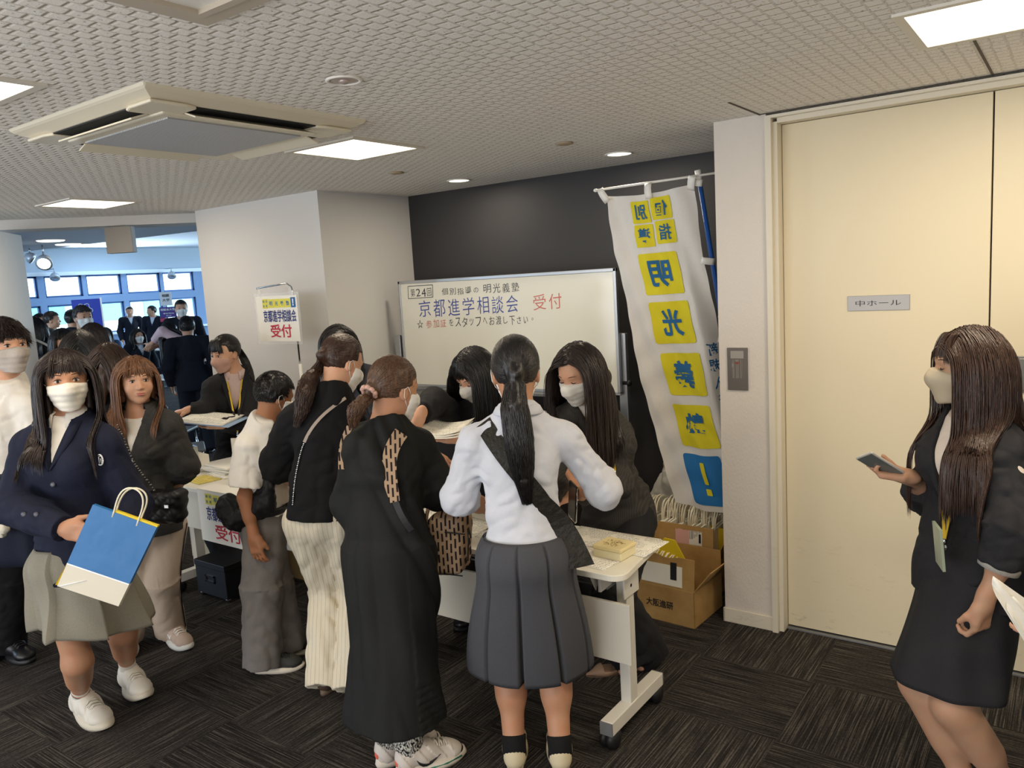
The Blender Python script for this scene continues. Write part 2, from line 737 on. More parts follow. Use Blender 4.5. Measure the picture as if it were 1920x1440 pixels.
def ceiling_mat():
    """rock-wool tiles with a pressed basket relief: staggered pillows between fine ribs"""
    m = mat('ceiling_relief', '#e6e1da', .95, spec=.1)
    t = NT(m)
    v = t.mapped(rot=(0, 0, radians(0)))
    sep = t.n('SeparateXYZ')
    t.l(v, sep.inputs[0])
    wob = t.math('MULTIPLY', t.math('SUBTRACT', t.noise(v, 16, 2), .5), .012)
    X = t.math('ADD', sep.outputs[0], wob)
    Y = t.math('ADD', sep.outputs[1], t.math('MULTIPLY', wob, .7))
    cx, cy = .045, .053
    col = t.math('DIVIDE', X, cx)
    fc = t.math('SUBTRACT', col, t.math('FLOOR', col))
    off = t.math('MULTIPLY', t.math('MODULO', t.math('ABSOLUTE', t.math('FLOOR', col)), 2.0), .5)
    row = t.math('ADD', t.math('DIVIDE', Y, cy), off)
    fr = t.math('SUBTRACT', row, t.math('FLOOR', row))
    px = t.math('PINGPONG', fc, .5)
    py = t.math('PINGPONG', fr, .5)
    sx = t.n('MapRange', interpolation_type='SMOOTHSTEP', i1=.0, i2=.12)
    t.l(px, sx.inputs[0])
    sy = t.n('MapRange', interpolation_type='SMOOTHSTEP', i1=.0, i2=.16)
    t.l(py, sy.inputs[0])
    h = t.math('MULTIPLY', sx.outputs[0], sy.outputs[0])
    tilt = t.math('MULTIPLY', fr, .75)
    grain = t.noise(v, 210, 3, .7)
    pit = t.n('MapRange', i1=.34, i2=.38)
    t.l(t.noise(v, 75, 3, .65), pit.inputs[0])
    hh = t.math('ADD', t.math('MULTIPLY', h, t.math('ADD', .35, tilt)), t.math('MULTIPLY', grain, .30))
    t.bump(hh, .7, .0065)
    c = t.mix(t.math('MULTIPLY', h, 1.0), lin('#e2ddd5'), lin('#ebe7e0'))
    c2 = t.mix(pit.outputs[0], lin('#a8a09a'), c)
    t.l(c2, t.b.inputs['Base Color'])
    return m


def paint(name, c, rough=.7, tex=.12, scale=160, dirt=False):
    m = mat(name, c, rough, spec=.3)
    t = NT(m)
    v = t.mapped(scale=(1, 1, .45))
    f = t.noise(v, scale, 3, .6)
    t.bump(f, tex, .006)
    if dirt:
        g = t.n('MapRange', i1=.60, i2=.78, i3=0., i4=.45)
        t.l(t.noise(t.mapped(scale=(1, 1, 2.4)), 11, 4, .7), g.inputs[0])
        sp = t.n('SeparateXYZ')
        t.l(t.tc.outputs['Object'], sp.inputs[0])
        lowm = t.n('MapRange', i1=.65, i2=.05)
        t.l(sp.outputs[2], lowm.inputs[0])
        t.l(t.mix(t.math('MULTIPLY', g.outputs[0], lowm.outputs[0]), lin(c), lin('#8a7c68')), t.b.inputs['Base Color'])
    return m


M_CARPET = carpet_mat()
M_CEIL = ceiling_mat()
M_WALL = paint('wall_paper', '#d4d2cf', .8, .22, 190)
M_WALL2 = paint('pilaster_paper', '#d9d1c7', .8, .3, 150, True)
M_DARK = paint('charcoal_wall', '#343334', .62, .12)
M_DOOR = paint('door_panel', '#ddd1b4', .45, .03, 60, True)
M_FRAME = paint('frame_paint', '#ddd5c2', .42, .03, 40, True)
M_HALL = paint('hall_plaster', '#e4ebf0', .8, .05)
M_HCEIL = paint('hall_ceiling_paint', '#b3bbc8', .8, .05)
M_ALU = mat('aluminium', '#b9bcc0', .35, .85)
M_ALUB = mat('window_alloy', '#33568a', .45, .3)
M_GLASS = mat('window_glass', '#f2fbff', .03, spec=.5)
_t = NT(M_GLASS)
_tr = _t.n('BsdfTransparent')
_ms = _t.n('MixShader')
_ms.inputs[0].default_value = .07
_t.l(_tr.outputs[0], _ms.inputs[1])
_t.l(_t.b.outputs[0], _ms.inputs[2])
_t.l(_ms.outputs[0], _t.t.nodes['Material Output'].inputs[0])
M_WHITE = mat('white_plastic', '#ece9e2', .45)
M_OFFW = mat('offwhite_plastic', '#d9d4c8', .5)
M_BLACK = mat('black_plastic', '#17171a', .5)
M_CHROME = mat('chrome', '#c8ccd0', .12, 1.0)
M_PANEL = mat('lamp_diffuser', '#fff6e2', .6, emit=('#fff0d6', 3.2))

# floor, ceilings, walls
struct(MB().box((-30, -4, -.1), (4.2, 24, 0)).build('floor', M_CARPET))
struct(MB().prism([(4.2, -4), (4.2, 4.7), (-5.05, 4.7), (-12.3, -4)], CEIL, CEIL + .1).build('ceiling', M_CEIL))
struct(MB().box((-5.66, 3.69, 0), (-4.226, 4.72, CEIL)).build('wall_panel', M_WALL))
struct(MB().box((-4.226, 4.59, 0), (-.9, 4.72, CEIL)).build('wall_alcove', M_DARK))
struct(MB().box((-.95, 3.82, 0), (-.85, 4.59, CEIL)).build('wall_alcove_end', M_DARK))
struct(MB().box((-1.43, 3.69, 0), (-1.185, 3.82, CEIL)).build('wall_pilaster', M_WALL2))
struct(MB().box((-1.436, 3.682, 0), (-1.183, 3.69, .072)).box((-1.438, 3.682, 0), (-1.43, 3.82, .072)).build('baseboard_pilaster', M_FRAME, bevel=.002))
# door casing: jamb with two small steps, head rail
b_ = MB().box((-1.185, 3.672, 0), (-1.158, 3.80, CEIL - .012)).box((-1.158, 3.70, 0), (-1.138, 3.82, 2.425))
b_.box((-1.158, 3.672, 2.44), (3.2, 3.80, CEIL - .012)).box((-1.138, 3.70, 2.418), (3.2, 3.82, 2.44))
struct(b_.build('trim_door_casing', M_FRAME))
struct(MB().box((-1.138, 3.745, 0), (3.2, 3.80, .008)).build('trim_threshold', M_ALU))
d1 = struct(MB().box((-1.136, 3.765, .014), (-.309, 3.805, 2.416)).build('door_1', M_DOOR, bevel=.002))
d2 = struct(MB().box((-.303, 3.765, .014), (.54, 3.805, 2.416)).build('door_2', M_DOOR, bevel=.002))
M_STEEL = mat('brushed_steel', '#8b8882', .38, .8)
MB().box((-.205, 3.758, 1.215), (-.165, 3.766, 1.365)).box((-.199, 3.755, 1.225), (-.171, 3.759, 1.355)).build('door_handle', M_STEEL, d2, bevel=.002)
struct(MB().box((-.95, 3.82, 0), (4.2, 3.86, CEIL)).build('wall_light_stop', M_DARK))  # added behind the doors to stop sky light leaking through their gap
struct(MB().box((.545, 3.70, 0), (4.2, 3.82, 2.44)).build('wall_entrance', M_WALL))
struct(MB().box((4.1, -4, 0), (4.2, 3.7, CEIL)).build('wall_right', M_WALL))
struct(MB().box((-30, -4.1, 0), (4.2, -4, 3.4)).build('wall_back', M_WALL))
struct(MB().box((-.85, 3.86, CEIL - .02), (4.2, 4.72, CEIL)).build('trim_soffit', M_WALL))
# opening to the far hall
bA, bB = np.array([-6.705, 2.715]), np.array([-5.826, 3.766])
bu = unit(bB - bA)
bn = np.array([-bu[1], bu[0]])
def along(s, o=0.0):
    p = bB + bu * s + bn * o
    return (p[0], p[1])
struct(MB().prism([along(.28), along(.28, .30), along(-9.4, .30), along(-9.4)], 2.392, CEIL + .3).build('trim_opening_beam', M_WALL))
L1, L0 = WZ(39.6, 441.5, 2.36), WZ(0, 433.7, 2.36)
ld = unit((L0 - L1) * [1, 1, 0])
ln = np.array([-ld[1], ld[0], 0])
e0 = L1 + ld * 1.25
pts = [(L1[0], L1[1]), (e0[0], e0[1]), (e0[0] - ln[0] * .05, e0[1] - ln[1] * .05), (L1[0] - ln[0] * .05, L1[1] - ln[1] * .05)]
d3 = struct(MB().prism(pts, .01, 2.36).build('door_3', M_WALL))
hp = L1 + ld * .06
MB().lathe([(.012, 0), (.012, .02), (.022, .03), (.022, .05), (.0, .055)], (0, 0, 0), 14, axis='y').build('door_handle', M_CHROME, d3, (hp[0] + ln[0] * .0, hp[1] + .0, 1.03))

# far hall shell and window wall
XW = -21.9
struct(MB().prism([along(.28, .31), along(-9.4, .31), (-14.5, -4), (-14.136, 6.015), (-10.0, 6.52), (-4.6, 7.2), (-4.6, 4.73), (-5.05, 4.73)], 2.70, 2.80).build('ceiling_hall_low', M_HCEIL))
struct(MB().box((XW - .4, -4, 3.26), (-4.5, 22, 3.36)).build('ceiling_hall', M_HALL))
struct(MB().prism([(-14.5, -4), (-14.136, 6.015), (-10.0, 6.52), (-4.6, 7.2), (-4.6, 7.3), (-10.0, 6.62), (-14.236, 6.115), (-14.6, -4)], 2.78, 3.27).build('trim_ceiling_step', M_HALL))
struct(MB().box((-22, 21.9, 0), (-4.5, 22, 3.3)).build('wall_hall_end', M_HALL))
struct(MB().box((-4.6, 4.7, 0), (-4.5, 22, 3.3)).build('wall_hall_side', M_HALL))
cols_px = [(20, 71), (84, 155), (163, 229), (239, 302), (307, 365)]
ys = [(WX(a, 536, XW)[1], WX(b, 536, XW)[1]) for a, b in cols_px]
ys = [(-3.0, -1.6), (-1.2, .4), (.8, 2.2), (2.6, 4.0), (4.4, 5.8), (6.2, 7.5)] + [(max(a, 7.9), b) for a, b in ys] + [(14.6, 15.6), (15.9, 16.9), (17.3, 18.3)]
wl = MB()
wl.box((XW - .2, -4, 0), (XW, 22, .95))
struct(MB().box((XW - .2, -4, 2.56), (XW, 22, 3.3)).build('wall_above_windows', paint('band_plaster', '#b4c1cd', .8, .05)))
wl.box((XW - .2, -4, 1.80), (XW, 22, 2.00))
prev = -4
for a, b in ys + [(22, 22)]:
    wl.box((XW - .2, prev, .95), (XW, a, 1.80)).box((XW - .2, prev, 2.0), (XW, a, 2.56))
    prev = b
struct(wl.build('wall_windows', M_ALUB if False else mat('window_wall_paint', '#7f9cc4', .7)))
struct(MB().box((XW - .05, -4, 2.56), (XW + .12, 22, 2.66)).box((XW, -4, .90), (XW + .16, 22, .96)).build('trim_window_rail', mat('rail_paint', '#e6f0f8', .5)))
k = 0
for a, b in ys:
    for z0, z1 in ((.95, 1.80), (2.0, 2.56)):
        k += 1
        fr = MB()
        t_ = .045
        fr.box((XW - .12, a, z0), (XW - .05, b, z0 + t_)).box((XW - .12, a, z1 - t_), (XW - .05, b, z1))
        fr.box((XW - .12, a, z0), (XW - .05, a + t_, z1)).box((XW - .12, b - t_, z0), (XW - .05, b, z1))
        fr.box((XW - .09, a + t_, z0 + t_), (XW - .08, b - t_, z1 - t_), 1)
        struct(fr.build('window_%d' % k, [M_ALUB, M_GLASS]))

# buildings across the street, seen through the windows
M_FAC = mat('facade_tiles', '#f0f6f4', .8)
_t = NT(M_FAC)
_s = _t.n('SeparateXYZ')
_t.l(_t.tc.outputs['Object'], _s.inputs[0])
_a = _t.math('GREATER_THAN', _t.math('FRACT', _t.math('MULTIPLY', _s.outputs[2], .55)), .62)
_t.l(_t.mix(_a, lin('#e9f4f2'), lin('#a9d3dc')), _t.b.inputs['Base Color'])
for (y0, y1, hh, lab) in ((3.0, 13.2, 9, 'pale office block outside the left windows of the far hall'), (13.8, 26, 12, 'pale office block outside the right windows of the far hall')):
    t0 = thing('building', lab, 'building', (-34, (y0 + y1) / 2, 0))
    MB().box((-4, y0 - (y0 + y1) / 2, -6), (0, y1 - (y0 + y1) / 2, hh)).build('facade', M_FAC, t0)
    n = int((y1 - y0) / 2.4)
    for q in range(n):
        for zf in (-.6, 1.0, 3.6):
            yy = y0 - (y0 + y1) / 2 + 1.2 + q * 2.4
            MB().box((0, yy - .7, zf), (.05, yy + .7, zf + .9)).build('window', mat('far_window', '#6fc0cf', .2), t0)
struct(MB().box((-60, -20, -6.2), (-22.5, 40, -6)).build('floor_street', mat('street', '#bfc9cc', .9)))

# ================================================================== CEILING FITTINGS
def ring(m, a, b, c, z):
    return m.box((-a, -b, z), (a, -b + c, 0)).box((-a, b - c, z), (a, b, 0)).box((-a, -b + c, z), (-a + c, b - c, 0)).box((a - c, -b + c, z), (a, b - c, 0))


PLAB = ['lit square ceiling panel light between the air conditioner and the dark alcove', 'lit square ceiling panel light nearest the opening to the far hall',
        'lit ceiling panel light cut by the left edge, before the air conditioner', 'lit ceiling panel light at the top right above the cream doors']
for k, (x, y, sx, sy) in enumerate(PANELS[:4]):
    t0 = thing('ceiling_light', PLAB[k], 'ceiling light', (x, y, CEIL), 'square ceiling panel lights')
    a, b, c = sx / 2 + .028, sy / 2 + .028, .028
    ring(MB(), a, b, c, -.008).build('frame', M_OFFW, t0)
    MB().box((-sx / 2, -sy / 2, -.006), (sx / 2, sy / 2, -.001)).build('diffuser', M_PANEL, t0)
for x, y, lab in ((-2.17, 4.145, 'round lit downlight above the banner, right one over the alcove'), (-3.40, 4.20, 'round lit downlight left one over the whiteboard alcove')):
    t0 = thing('downlight', lab, 'downlight', (x, y, CEIL), 'lit round downlights over the alcove')
    MB().lathe([(.068, 0), (.080, 0), (.080, -.005), (.068, -.006), (.068, 0)], n=28).build('trim_ring', M_WHITE, t0)
    MB().lathe([(.0, -.003), (.068, -.003), (.068, -.001), (0, -.001)], n=28).build('diffuser', mat('downlight_glow', '#fff6e2', .6, emit=('#fff4de', 4.5)), t0)
t0 = thing('ceiling_speaker', 'unlit round recessed downlight beside the air conditioner', 'downlight', (-1.958, 1.865, CEIL))
MB().lathe([(.050, .0), (.046, -.004), (.056, -.006), (.060, -.003), (.060, 0)], n=32).build('trim_ring', M_WHITE, t0)
MB().lathe([(.046, -.002), (.04, -.003), (.0, -.003)], n=24).ball((0, 0, -.004), (.018, .018, .010)).build('reflector', mat('lamp_reflector', '#b8a9a4', .3, .3), t0)
for x, y, lab in ((-2.169, 3.553, 'flat tan ceiling cap disc nearer the banner'), (-3.35, 3.551, 'flat tan ceiling cap disc right of the square panel light')):
    tag(MB().lathe([(.045, 0), (.045, -.006), (.030, -.010), (0, -.010)], n=24).build('cover_disc', mat('tan_cap', '#a8967c', .6), None, (x, y, CEIL)), lab, 'ceiling cap', 'round ceiling caps')
# recessed hatch at the top edge
t0 = thing('ceiling_hatch', 'square beige recessed ceiling frame at the top edge of the picture', 'ceiling hatch', (-1.49, .97, CEIL))
h_ = MB()
for q in range(2):
    a, c = (.265, .05) if q == 0 else (.215, .022)
    z = -.012 - q * .0
    ring(h_, a, a, c, z - q * .006)
h_.build('frame', mat('hatch_frame', '#bdb2a2', .5), t0)
MB().box((-.2, -.2, -.006), (.2, .2, -.001)).build('panel', M_WHITE, t0)
# seams between ceiling boards
for s_, (x0, y0, x1, y1) in enumerate(((-1.21, 3.30, -1.21, 3.69), (-.305, 2.99, -.305, 3.69), (-1.21, 3.682, 4, 3.682))):
    struct(MB().box((x0 - .004, y0 - .003, CEIL - .0035), (x1 + .004, y1, CEIL - .0005)).build('trim_ceiling_seam_%d' % s_, mat('seam', '#5a5249', .9)))

# air conditioner cassette
AC = thing('air_conditioner', 'beige four-way ceiling cassette air conditioner with grey intake grille', 'air conditioner', (-2.838, 1.886, CEIL))
M_AC = mat('aged_cream_plastic', '#ddd5c0', .42)
M_ACG = mat('grille_grey', '#b3b6b8', .5)
_t = NT(M_ACG)
_s = _t.n('SeparateXYZ')
_t.l(_t.tc.outputs['Object'], _s.inputs[0])
_w = _t.math('PINGPONG', _t.math('MULTIPLY', _s.outputs[0], 95.0), .5)
_t.l(_t.mix(_t.math('MULTIPLY', _w, 1.6), lin('#8f9296'), lin('#f0f2f3')), _t.b.inputs['Base Color'])
_t.bump(_w, .9, .006)
A = .475
def ac_frame():
    m = MB()
    prof = [(A, 0), (A - .004, -.010), (A - .06, -.035), (A - .115, -.040)]
    rings = []
    for r_, z in prof:
        rings.append([(-r_, -r_, z), (r_, -r_, z), (r_, r_, z), (-r_, r_, z)])
    V = [p for r_ in rings for p in r_]
    F = [(i * 4 + k, i * 4 + (k + 1) % 4, (i + 1) * 4 + (k + 1) % 4, (i + 1) * 4 + k) for i in range(3) for k in range(4)]
    m.add(V, F)
    return m
ac_frame().build('rim', M_AC, AC, bevel=.012)
for q in range(4):
    R_ = Matrix.Rotation(q * pi / 2, 4, 'Z')
    # corner cover
    MB().prism([(.255, .255), (.255, .415), (.30, .43), (.43, .43), (.43, .30), (.415, .255)], -.046, -.034, M=R_).build('corner_cover', M_AC, AC, bevel=.006)
    # outlet slot and flap
    sl = MB().box((-.262, .335, -.0405), (.262, .412, -.036), M=R_).build('outlet', mat('outlet_dark', '#17181a', .7), AC)
    Rf = R_ @ Matrix.Translation((0, .345, -.046)) @ Matrix.Rotation(radians(-20), 4, 'X')
    MB().box((-.255, -.008, -.003), (.255, .058, .003), M=Rf).build('flap', M_AC, sl, bevel=.002)
g_ = MB().box((-.33, -.33, -.052), (.33, .33, -.038)).build('intake_frame', M_AC, AC, bevel=.008)
MB().box((-.285, -.285, -.057), (.285, .285, -.050)).build('grille', M_ACG, g_)

# ================================================================== FAR HALL FITTINGS
bx = W(226, 447, 6.35)
sg = thing('exit_sign_box', 'grey box hanging from the beam of the opening', 'sign box', (bx[0], bx[1], 2.392))
Rz = Matrix.Rotation(math.atan2(bu[1], bu[0]) - .25, 4, 'Z')
MB().box((-.105, -.035, -.215), (.105, .035, -.01), M=Rz).build('casing', mat('sign_grey', '#8f8b86', .6), sg, bevel=.004)
MB().box((-.05, -.02, -.012), (.05, .02, .0), M=Rz).build('mount', mat('mount_grey', '#77736e', .6), sg)
def spot(px, py, b, r, lit, lab, zc, aim=(.5, -.3, -.8)):
    p = W(px, py, b) if zc else WX(px, py, XW + .35)
    t0 = thing('spotlight', lab, 'spotlight', (p[0], p[1], p[2]), 'spotlights under the hall ceiling')
    MB().tube([(0, 0, r * .9), (0, 0, zc - p[2])] if zc else [(0, 0, r * .9), (0, 0, .20), (-.36, 0, .20)], .012, 8).build('stem', M_ALU, t0)
    d = Vector(aim).normalized()
    Mx = d.to_track_quat('-Z', 'Y').to_matrix().to_4x4()
    pr = [(r * .35, r * .9), (r * .75, r * .6), (r, -.1 * r), (r, -.5 * r)]
    m = MB().lathe(pr, n=18)
    m.v = [tuple(Mx @ Vector(v)) for v in m.v]
    m.build('shade', mat('spot_shade', '#b9c0c8', .4, .3), t0)
    m = MB().lathe([(0, -.62 * r), (r * .6, -.58 * r), (r * .93, -.42 * r), (0, -.38 * r)], n=18)
    m.v = [tuple(Mx @ Vector(v)) for v in m.v]
    m.build('lens', mat('spot_lens', '#fff7e8', .5, emit=('#fff2dc', 9.0)) if lit else M_ALU, t0)
spot(83, 491, 12.0, .115, True, 'lit round spotlight shining near the left of the opening', 2.70, (.75, -.5, -.55))
spot(103, 519, 18.5, .12, False, 'small unlit spotlight hanging before the second window', None)
spot(322, 516, 19.5, .12, False, 'small unlit spotlight hanging before the rightmost window', None)
spot(57, 483, 12.5, .085, False, 'square-ish unlit spotlight beside the lit one', 2.70, (.4, .5, -.4))
for px, py in ((95, 451), (128, 458), (163, 459)):
    p = WZ(px, py, 2.70)
    tag(MB().lathe([(.0, -.01), (.16, -.012), (.18, 0)], n=20).build('downlight', mat('hall_downlight', '#fff6e2', .6, emit=('#fff4de', 2.5)), None, (p[0], p[1], 2.70)),
        {95: 'round downlight in the grey hall ceiling, left one', 128: 'round downlight in the grey hall ceiling, middle one', 163: 'round downlight in the grey hall ceiling, right one'}[px], 'downlight', 'hall downlights')


def letters(parent, strings, M, m, name='lettering'):
    """strings: (text, cx, cy, w, h, bold); local plane x right, y up mapped through M; one mesh"""
    b = MB()
    for body, cx, cy, w_, h_, bold in strings:
        V, F = fit_text(body, w_, h_, bold)
        b.add([tuple(M @ Vector((v[0] + cx, v[1] + cy, 0))) for v in V], F)
    return b.build(name, m, parent)


def face_to(p, yaw, pitch=0.0):
    """frame whose x is right, y up, z towards the viewer side; yaw 0 faces -Y"""
    return Matrix.Translation(Vector([float(c) for c in p])) @ Matrix.Rotation(yaw, 4, 'Z') @ Matrix.Rotation(radians(90) + pitch, 4, 'X')


# blue roll-up banner with flower crest in front of the windows
M_NAVYB = mat('banner_blue', '#1f3fc4', .5)
M_PRW = mat('print_white', '#f4f6fa', .6)
p = W(161, 560, 15.5)
bb = thing('rollup_banner', 'blue roll-up banner with a white flower crest before the hall windows', 'banner', (p[0], p[1], 0))
Mb = face_to((0, 0, 0), radians(52))
def bq(x0, x1, z0, z1, y0, y1):
    return MB().box((x0, z0, y0), (x1, z1, y1), M=Mb)
MB().box((-.26, .35, -.01), (.24, 1.88, .01), M=Mb).build('sheet', M_NAVYB, bb)
MB().box((-.30, 0, -.05), (.28, .06, .05), M=Mb).box((.24, .05, -.02), (.27, 1.9, 0), M=Mb).build('stand', M_ALU, bb)
cr = MB()
pts = [(cos(a) * (.13 + .02 * cos(6 * a)), sin(a) * (.13 + .02 * cos(6 * a))) for a in np.linspace(0, 2 * pi, 61)]
cr.tube([tuple(Mb @ Vector((x - .05, y + 1.66, .014))) for x, y in pts], .008, 5)
cr.tube([tuple(Mb @ Vector((cos(a) * .035 - .05, sin(a) * .07 + 1.66, .014))) for a in np.linspace(0, 2 * pi, 20)], .012, 5)
cr.build('crest', M_PRW, bb)
letters(bb, [('大学', -.05, 1.42, .2, .1, .02), ('キャンパス', .06, 1.13, .3, .07, .02), ('学部学科', .06, 1.02, .3, .07, .02)], Mb @ Matrix.Translation((0, 0, .014)), M_PRW)
p = W(313, 586, 16.0)
bb = thing('poster_stand', 'white and purple posters on a stand beside the masked man', 'poster', (p[0], p[1], 0))
Mb = face_to((0, 0, 0), radians(50))
MB().box((-.10, 1.66, -.01), (.12, 1.93, .0), M=Mb).build('upper_poster', M_PRW, bb)
MB().box((-.14, 1.42, -.01), (.18, 1.63, .0), M=Mb).build('purple_poster', mat('poster_purple', '#4b2f8c', .5), bb)
MB().box((-.14, 1.34, -.01), (.18, 1.41, .0), M=Mb).build('red_strip', mat('poster_red', '#c83660', .5), bb)
MB().tube([Mb @ Vector((0, 0, -.02)), Mb @ Vector((0, 1.9, -.02))], .012).tube([Mb @ Vector((-.25, .02, -.02)), Mb @ Vector((.25, .02, -.02))], .015).build('pole', M_ALU, bb)
letters(bb, [('相談', .01, 1.86, .14, .06, .02), ('大学', .01, 1.77, .14, .06, .02)], Mb @ Matrix.Translation((0, 0, .006)), M_BLACK)
letters(bb, [('相談会大学', .02, 1.58, .27, .05, .02), ('学校案内', .03, 1.50, .2, .03, .02), ('受付', .03, 1.455, .1, .02, .02)], Mb @ Matrix.Translation((0, 0, .006)), M_PRW)

# ================================================================== PROPS
M_TTOP = mat('table_laminate', '#e9e5d6', .35)
M_TLEG = mat('table_white_metal', '#dedbd2', .4)
M_MOD = mat('modesty_panel', '#cfcabd', .5)
M_GREYP = mat('grey_plastic', '#6f7072', .5)
M_PAPER = mat('paper', '#f3f0e6', .8)


def printed(name, c, ink, rot=0.0, dens=70):
    """paper with rows of small print"""
    m = mat(name, c, .8)
    t = NT(m)
    v = t.mapped(rot=(0, 0, rot))
    s_ = t.n('SeparateXYZ')
    t.l(v, s_.inputs[0])
    r_ = t.math('FRACT', t.math('MULTIPLY', s_.outputs[1], dens))
    row = t.math('GREATER_THAN', r_, .58)
    ca = t.n('CombineXYZ')
    t.l(t.math('MULTIPLY', s_.outputs[0], 260), ca.inputs[0])
    t.l(t.math('FLOOR', t.math('MULTIPLY', s_.outputs[1], dens)), ca.inputs[1])
    ns = t.math('GREATER_THAN', t.noise(ca.outputs[0], 1.0, 1), .5)
    blk = t.math('GREATER_THAN', t.noise(t.mapped(scale=(1, 1, 1)), 14, 1), .44)
    t.l(t.mix(t.math('MULTIPLY', t.math('MULTIPLY', row, ns), blk), lin(c), lin(ink)), t.b.inputs['Base Color'])
    return m


M_PRINT = printed('printed_paper', '#f3f0e4', '#8b8a88')
M_PRINTY = printed('printed_yellow', '#dcc967', '#8a7c3a', 0, 60)


def table(loc, length, label, mod_z):
    """folding table on casters: origin at the floor under its front right corner"""
    t0 = thing('folding_table', label, 'table', loc, 'white folding reception tables')
    L, D, Z = length, .44, .72
    r_ = .055
    pts = []
    for cx, cy, a0 in ((-r_, r_, -90), (-r_, D - .012, 0), (-L + .012, D - .012, 90), (-L + r_, r_, 180)):
        rad = r_ if cy == r_ else .012
        for q in range(7):
            a = radians(a0 + 15 * q)
            pts.append((cx + rad * cos(a), cy + rad * sin(a)))
    MB().prism(pts, Z - .024, Z).build('tabletop', M_TTOP, t0, bevel=.003)
    for x in (-.105, -L + .105):
        lg = MB().box((x - .022, .19, .11), (x + .022, .25, .655)).build('leg', M_TLEG, t0, bevel=.003)
        MB().box((x - .026, .03, .068), (x + .026, .47, .122)).build('foot_bar', M_TLEG, lg, bevel=.003)
        MB().box((x - .026, .024, .070), (x + .026, .031, .120)).box((x - .026, .469, .070), (x + .026, .476, .120)).build('end_cap', M_GREYP, lg)
        br = MB().box((x - .05, .10, .60), (x - .038, .33, .69)).box((x + .022, .16, .56), (x + .03, .28, .69))
        br.prism([(.05, 0), (.13, 0), (.13, -.05), (.10, -.10), (.07, -.05)], x - .075, x - .069, M=Matrix.Translation((0, .02, .695)) @ Matrix.Rotation(0, 4, 'X') @ Matrix(((0, 0, 1, 0), (1, 0, 0, 0), (0, 1, 0, 0), (0, 0, 0, 1))))
        br.build('bracket', M_TLEG, t0, bevel=.002)
        MB().tube([(x + .023, .215, .60), (x + .030, .215, .60)], .007, 10).build('bolt', M_BLACK, lg)
        for y in (.065, .44):
            ca = MB().lathe([(.010, .02), (.036, .012), (.040, -.0), (.040, -.008), (.034, -.02), (.01, -.022)], (x + .012, y, .040), 20, axis='x')
            ca.lathe([(.010, .02), (.036, .012), (.040, -.0), (.034, -.012), (.01, -.014)], (x - .022, y, .040), 20, axis='x')
            ca.tube([(x, y, .04), (x, y, .075)], .012, 8).box((x - .018, y - .014, .046), (x + .018, y + .014, .07))
            ca.build('caster', M_BLACK, lg)
    MB().box((-L + .03, .055, mod_z), (-.002, .07, mod_z + .232)).build('modesty_panel', M_MOD, t0, bevel=.002)
    sh = MB()
    for q in range(7):
        y = .16 + .035 * q
        sh.tube([(-.14, y, .60), (-L + .14, y, .60)], .0035, 6)
    for q in range(9):
        x = -.14 - (L - .28) * q / 8
        sh.tube([(x, .14, .60), (x, .40, .60), (x, .40, .66)], .004, 6)
    sh.build('wire_shelf', M_GREYP, t0)
    tr = MB().box((-L + .12, .12, .655), (-.12, .16, .697)).build('crossbar', M_GREYP, t0)
    return t0


table((-1.302, 2.372, 0), 1.5, 'white folding table on casters before the whiteboard, its right end free', .36)
table((-2.85, 2.455, 0), 1.72, 'white folding table at the left with a printed sheet hung on its front', .45)

# cream lidded box and papers on the right table
t0 = thing('small_box', 'small cream lidded box with dotted lid on the right end of the table', 'box', (-1.43, 2.565, .7215), rotz=radians(-4))
MB().box((-.062, -.055, 0), (.062, .055, .032)).build('body', mat('cream_plastic', '#e6dcb4', .45), t0, bevel=.004)
ld_ = MB().box((-.065, -.058, .032), (.065, .058, .047)).build('lid', mat('cream_lid', '#ead9a2', .45), t0, bevel=.005)
dm = MB()
for q in range(46):
    a, rr_ = random.uniform(0, 2 * pi), sqrt(random.random())
    x, y = .045 * rr_ * cos(a), .036 * rr_ * sin(a)
    Mx = Matrix.Translation((x, y, .0473)) @ Matrix.Rotation(random.uniform(0, pi), 4, 'Z')
    dm.box((-.004, -.0012, 0), (.004, .0012, .0004), M=Mx)
dm.build('lid_pattern', mat('gold_dot', '#9c8148', .5), ld_)


def sheet(name, cx, cy, w_, d_, rot, z, m, label, curl=0.0, group='papers on the tables', cat='paper', th=.0008):
    def fn(u, v):
        x, y = (u - .5) * w_, (v - .5) * d_
        return (x, y, curl * (max(0, u - .6) * 2.5) ** 2 * w_)
    g = MB().grid(fn, 12, 6)
    o = g.build(name, m, None, (cx, cy, z), solid=th)
    o.rotation_euler = (0, 0, rot)
    return tag(o, label, cat, group)


sheet('printed_sheet', -1.52, 2.70, .42, .20, radians(-3), .7222, M_PRINT, 'wide printed sheet behind the cream box on the table')
sheet('printed_sheet', -1.51, 2.50, .26, .17, radians(-6), .7218, M_PRINT, 'printed sheet lying under the cream box near the table edge')
sheet('printed_sheet', -1.93, 2.62, .30, .21, radians(8), .7218, M_PRINT, 'printed sheet beside the skirted girl with a lifted corner', .10)
sheet('printed_sheet', -2.22, 2.60, .30, .21, radians(-10), .7218, M_PRINT, 'printed sheet on the table behind the beige dashed backpack')
sheet('printed_sheet', -2.52, 2.62, .30, .21, radians(4), .7218, M_PRINT, 'printed sheet on the table in front of the bob-haired person')
sheet('yellow_flyer', -4.215, 2.60, .21, .145, radians(-6), .7218, M_PRINTY, 'yellow printed flyer on the left table')
sheet('white_flyer', -4.20, 2.76, .25, .16, radians(-8), .7222, M_PRINT, 'white printed flyer behind the yellow flyer on the left table')
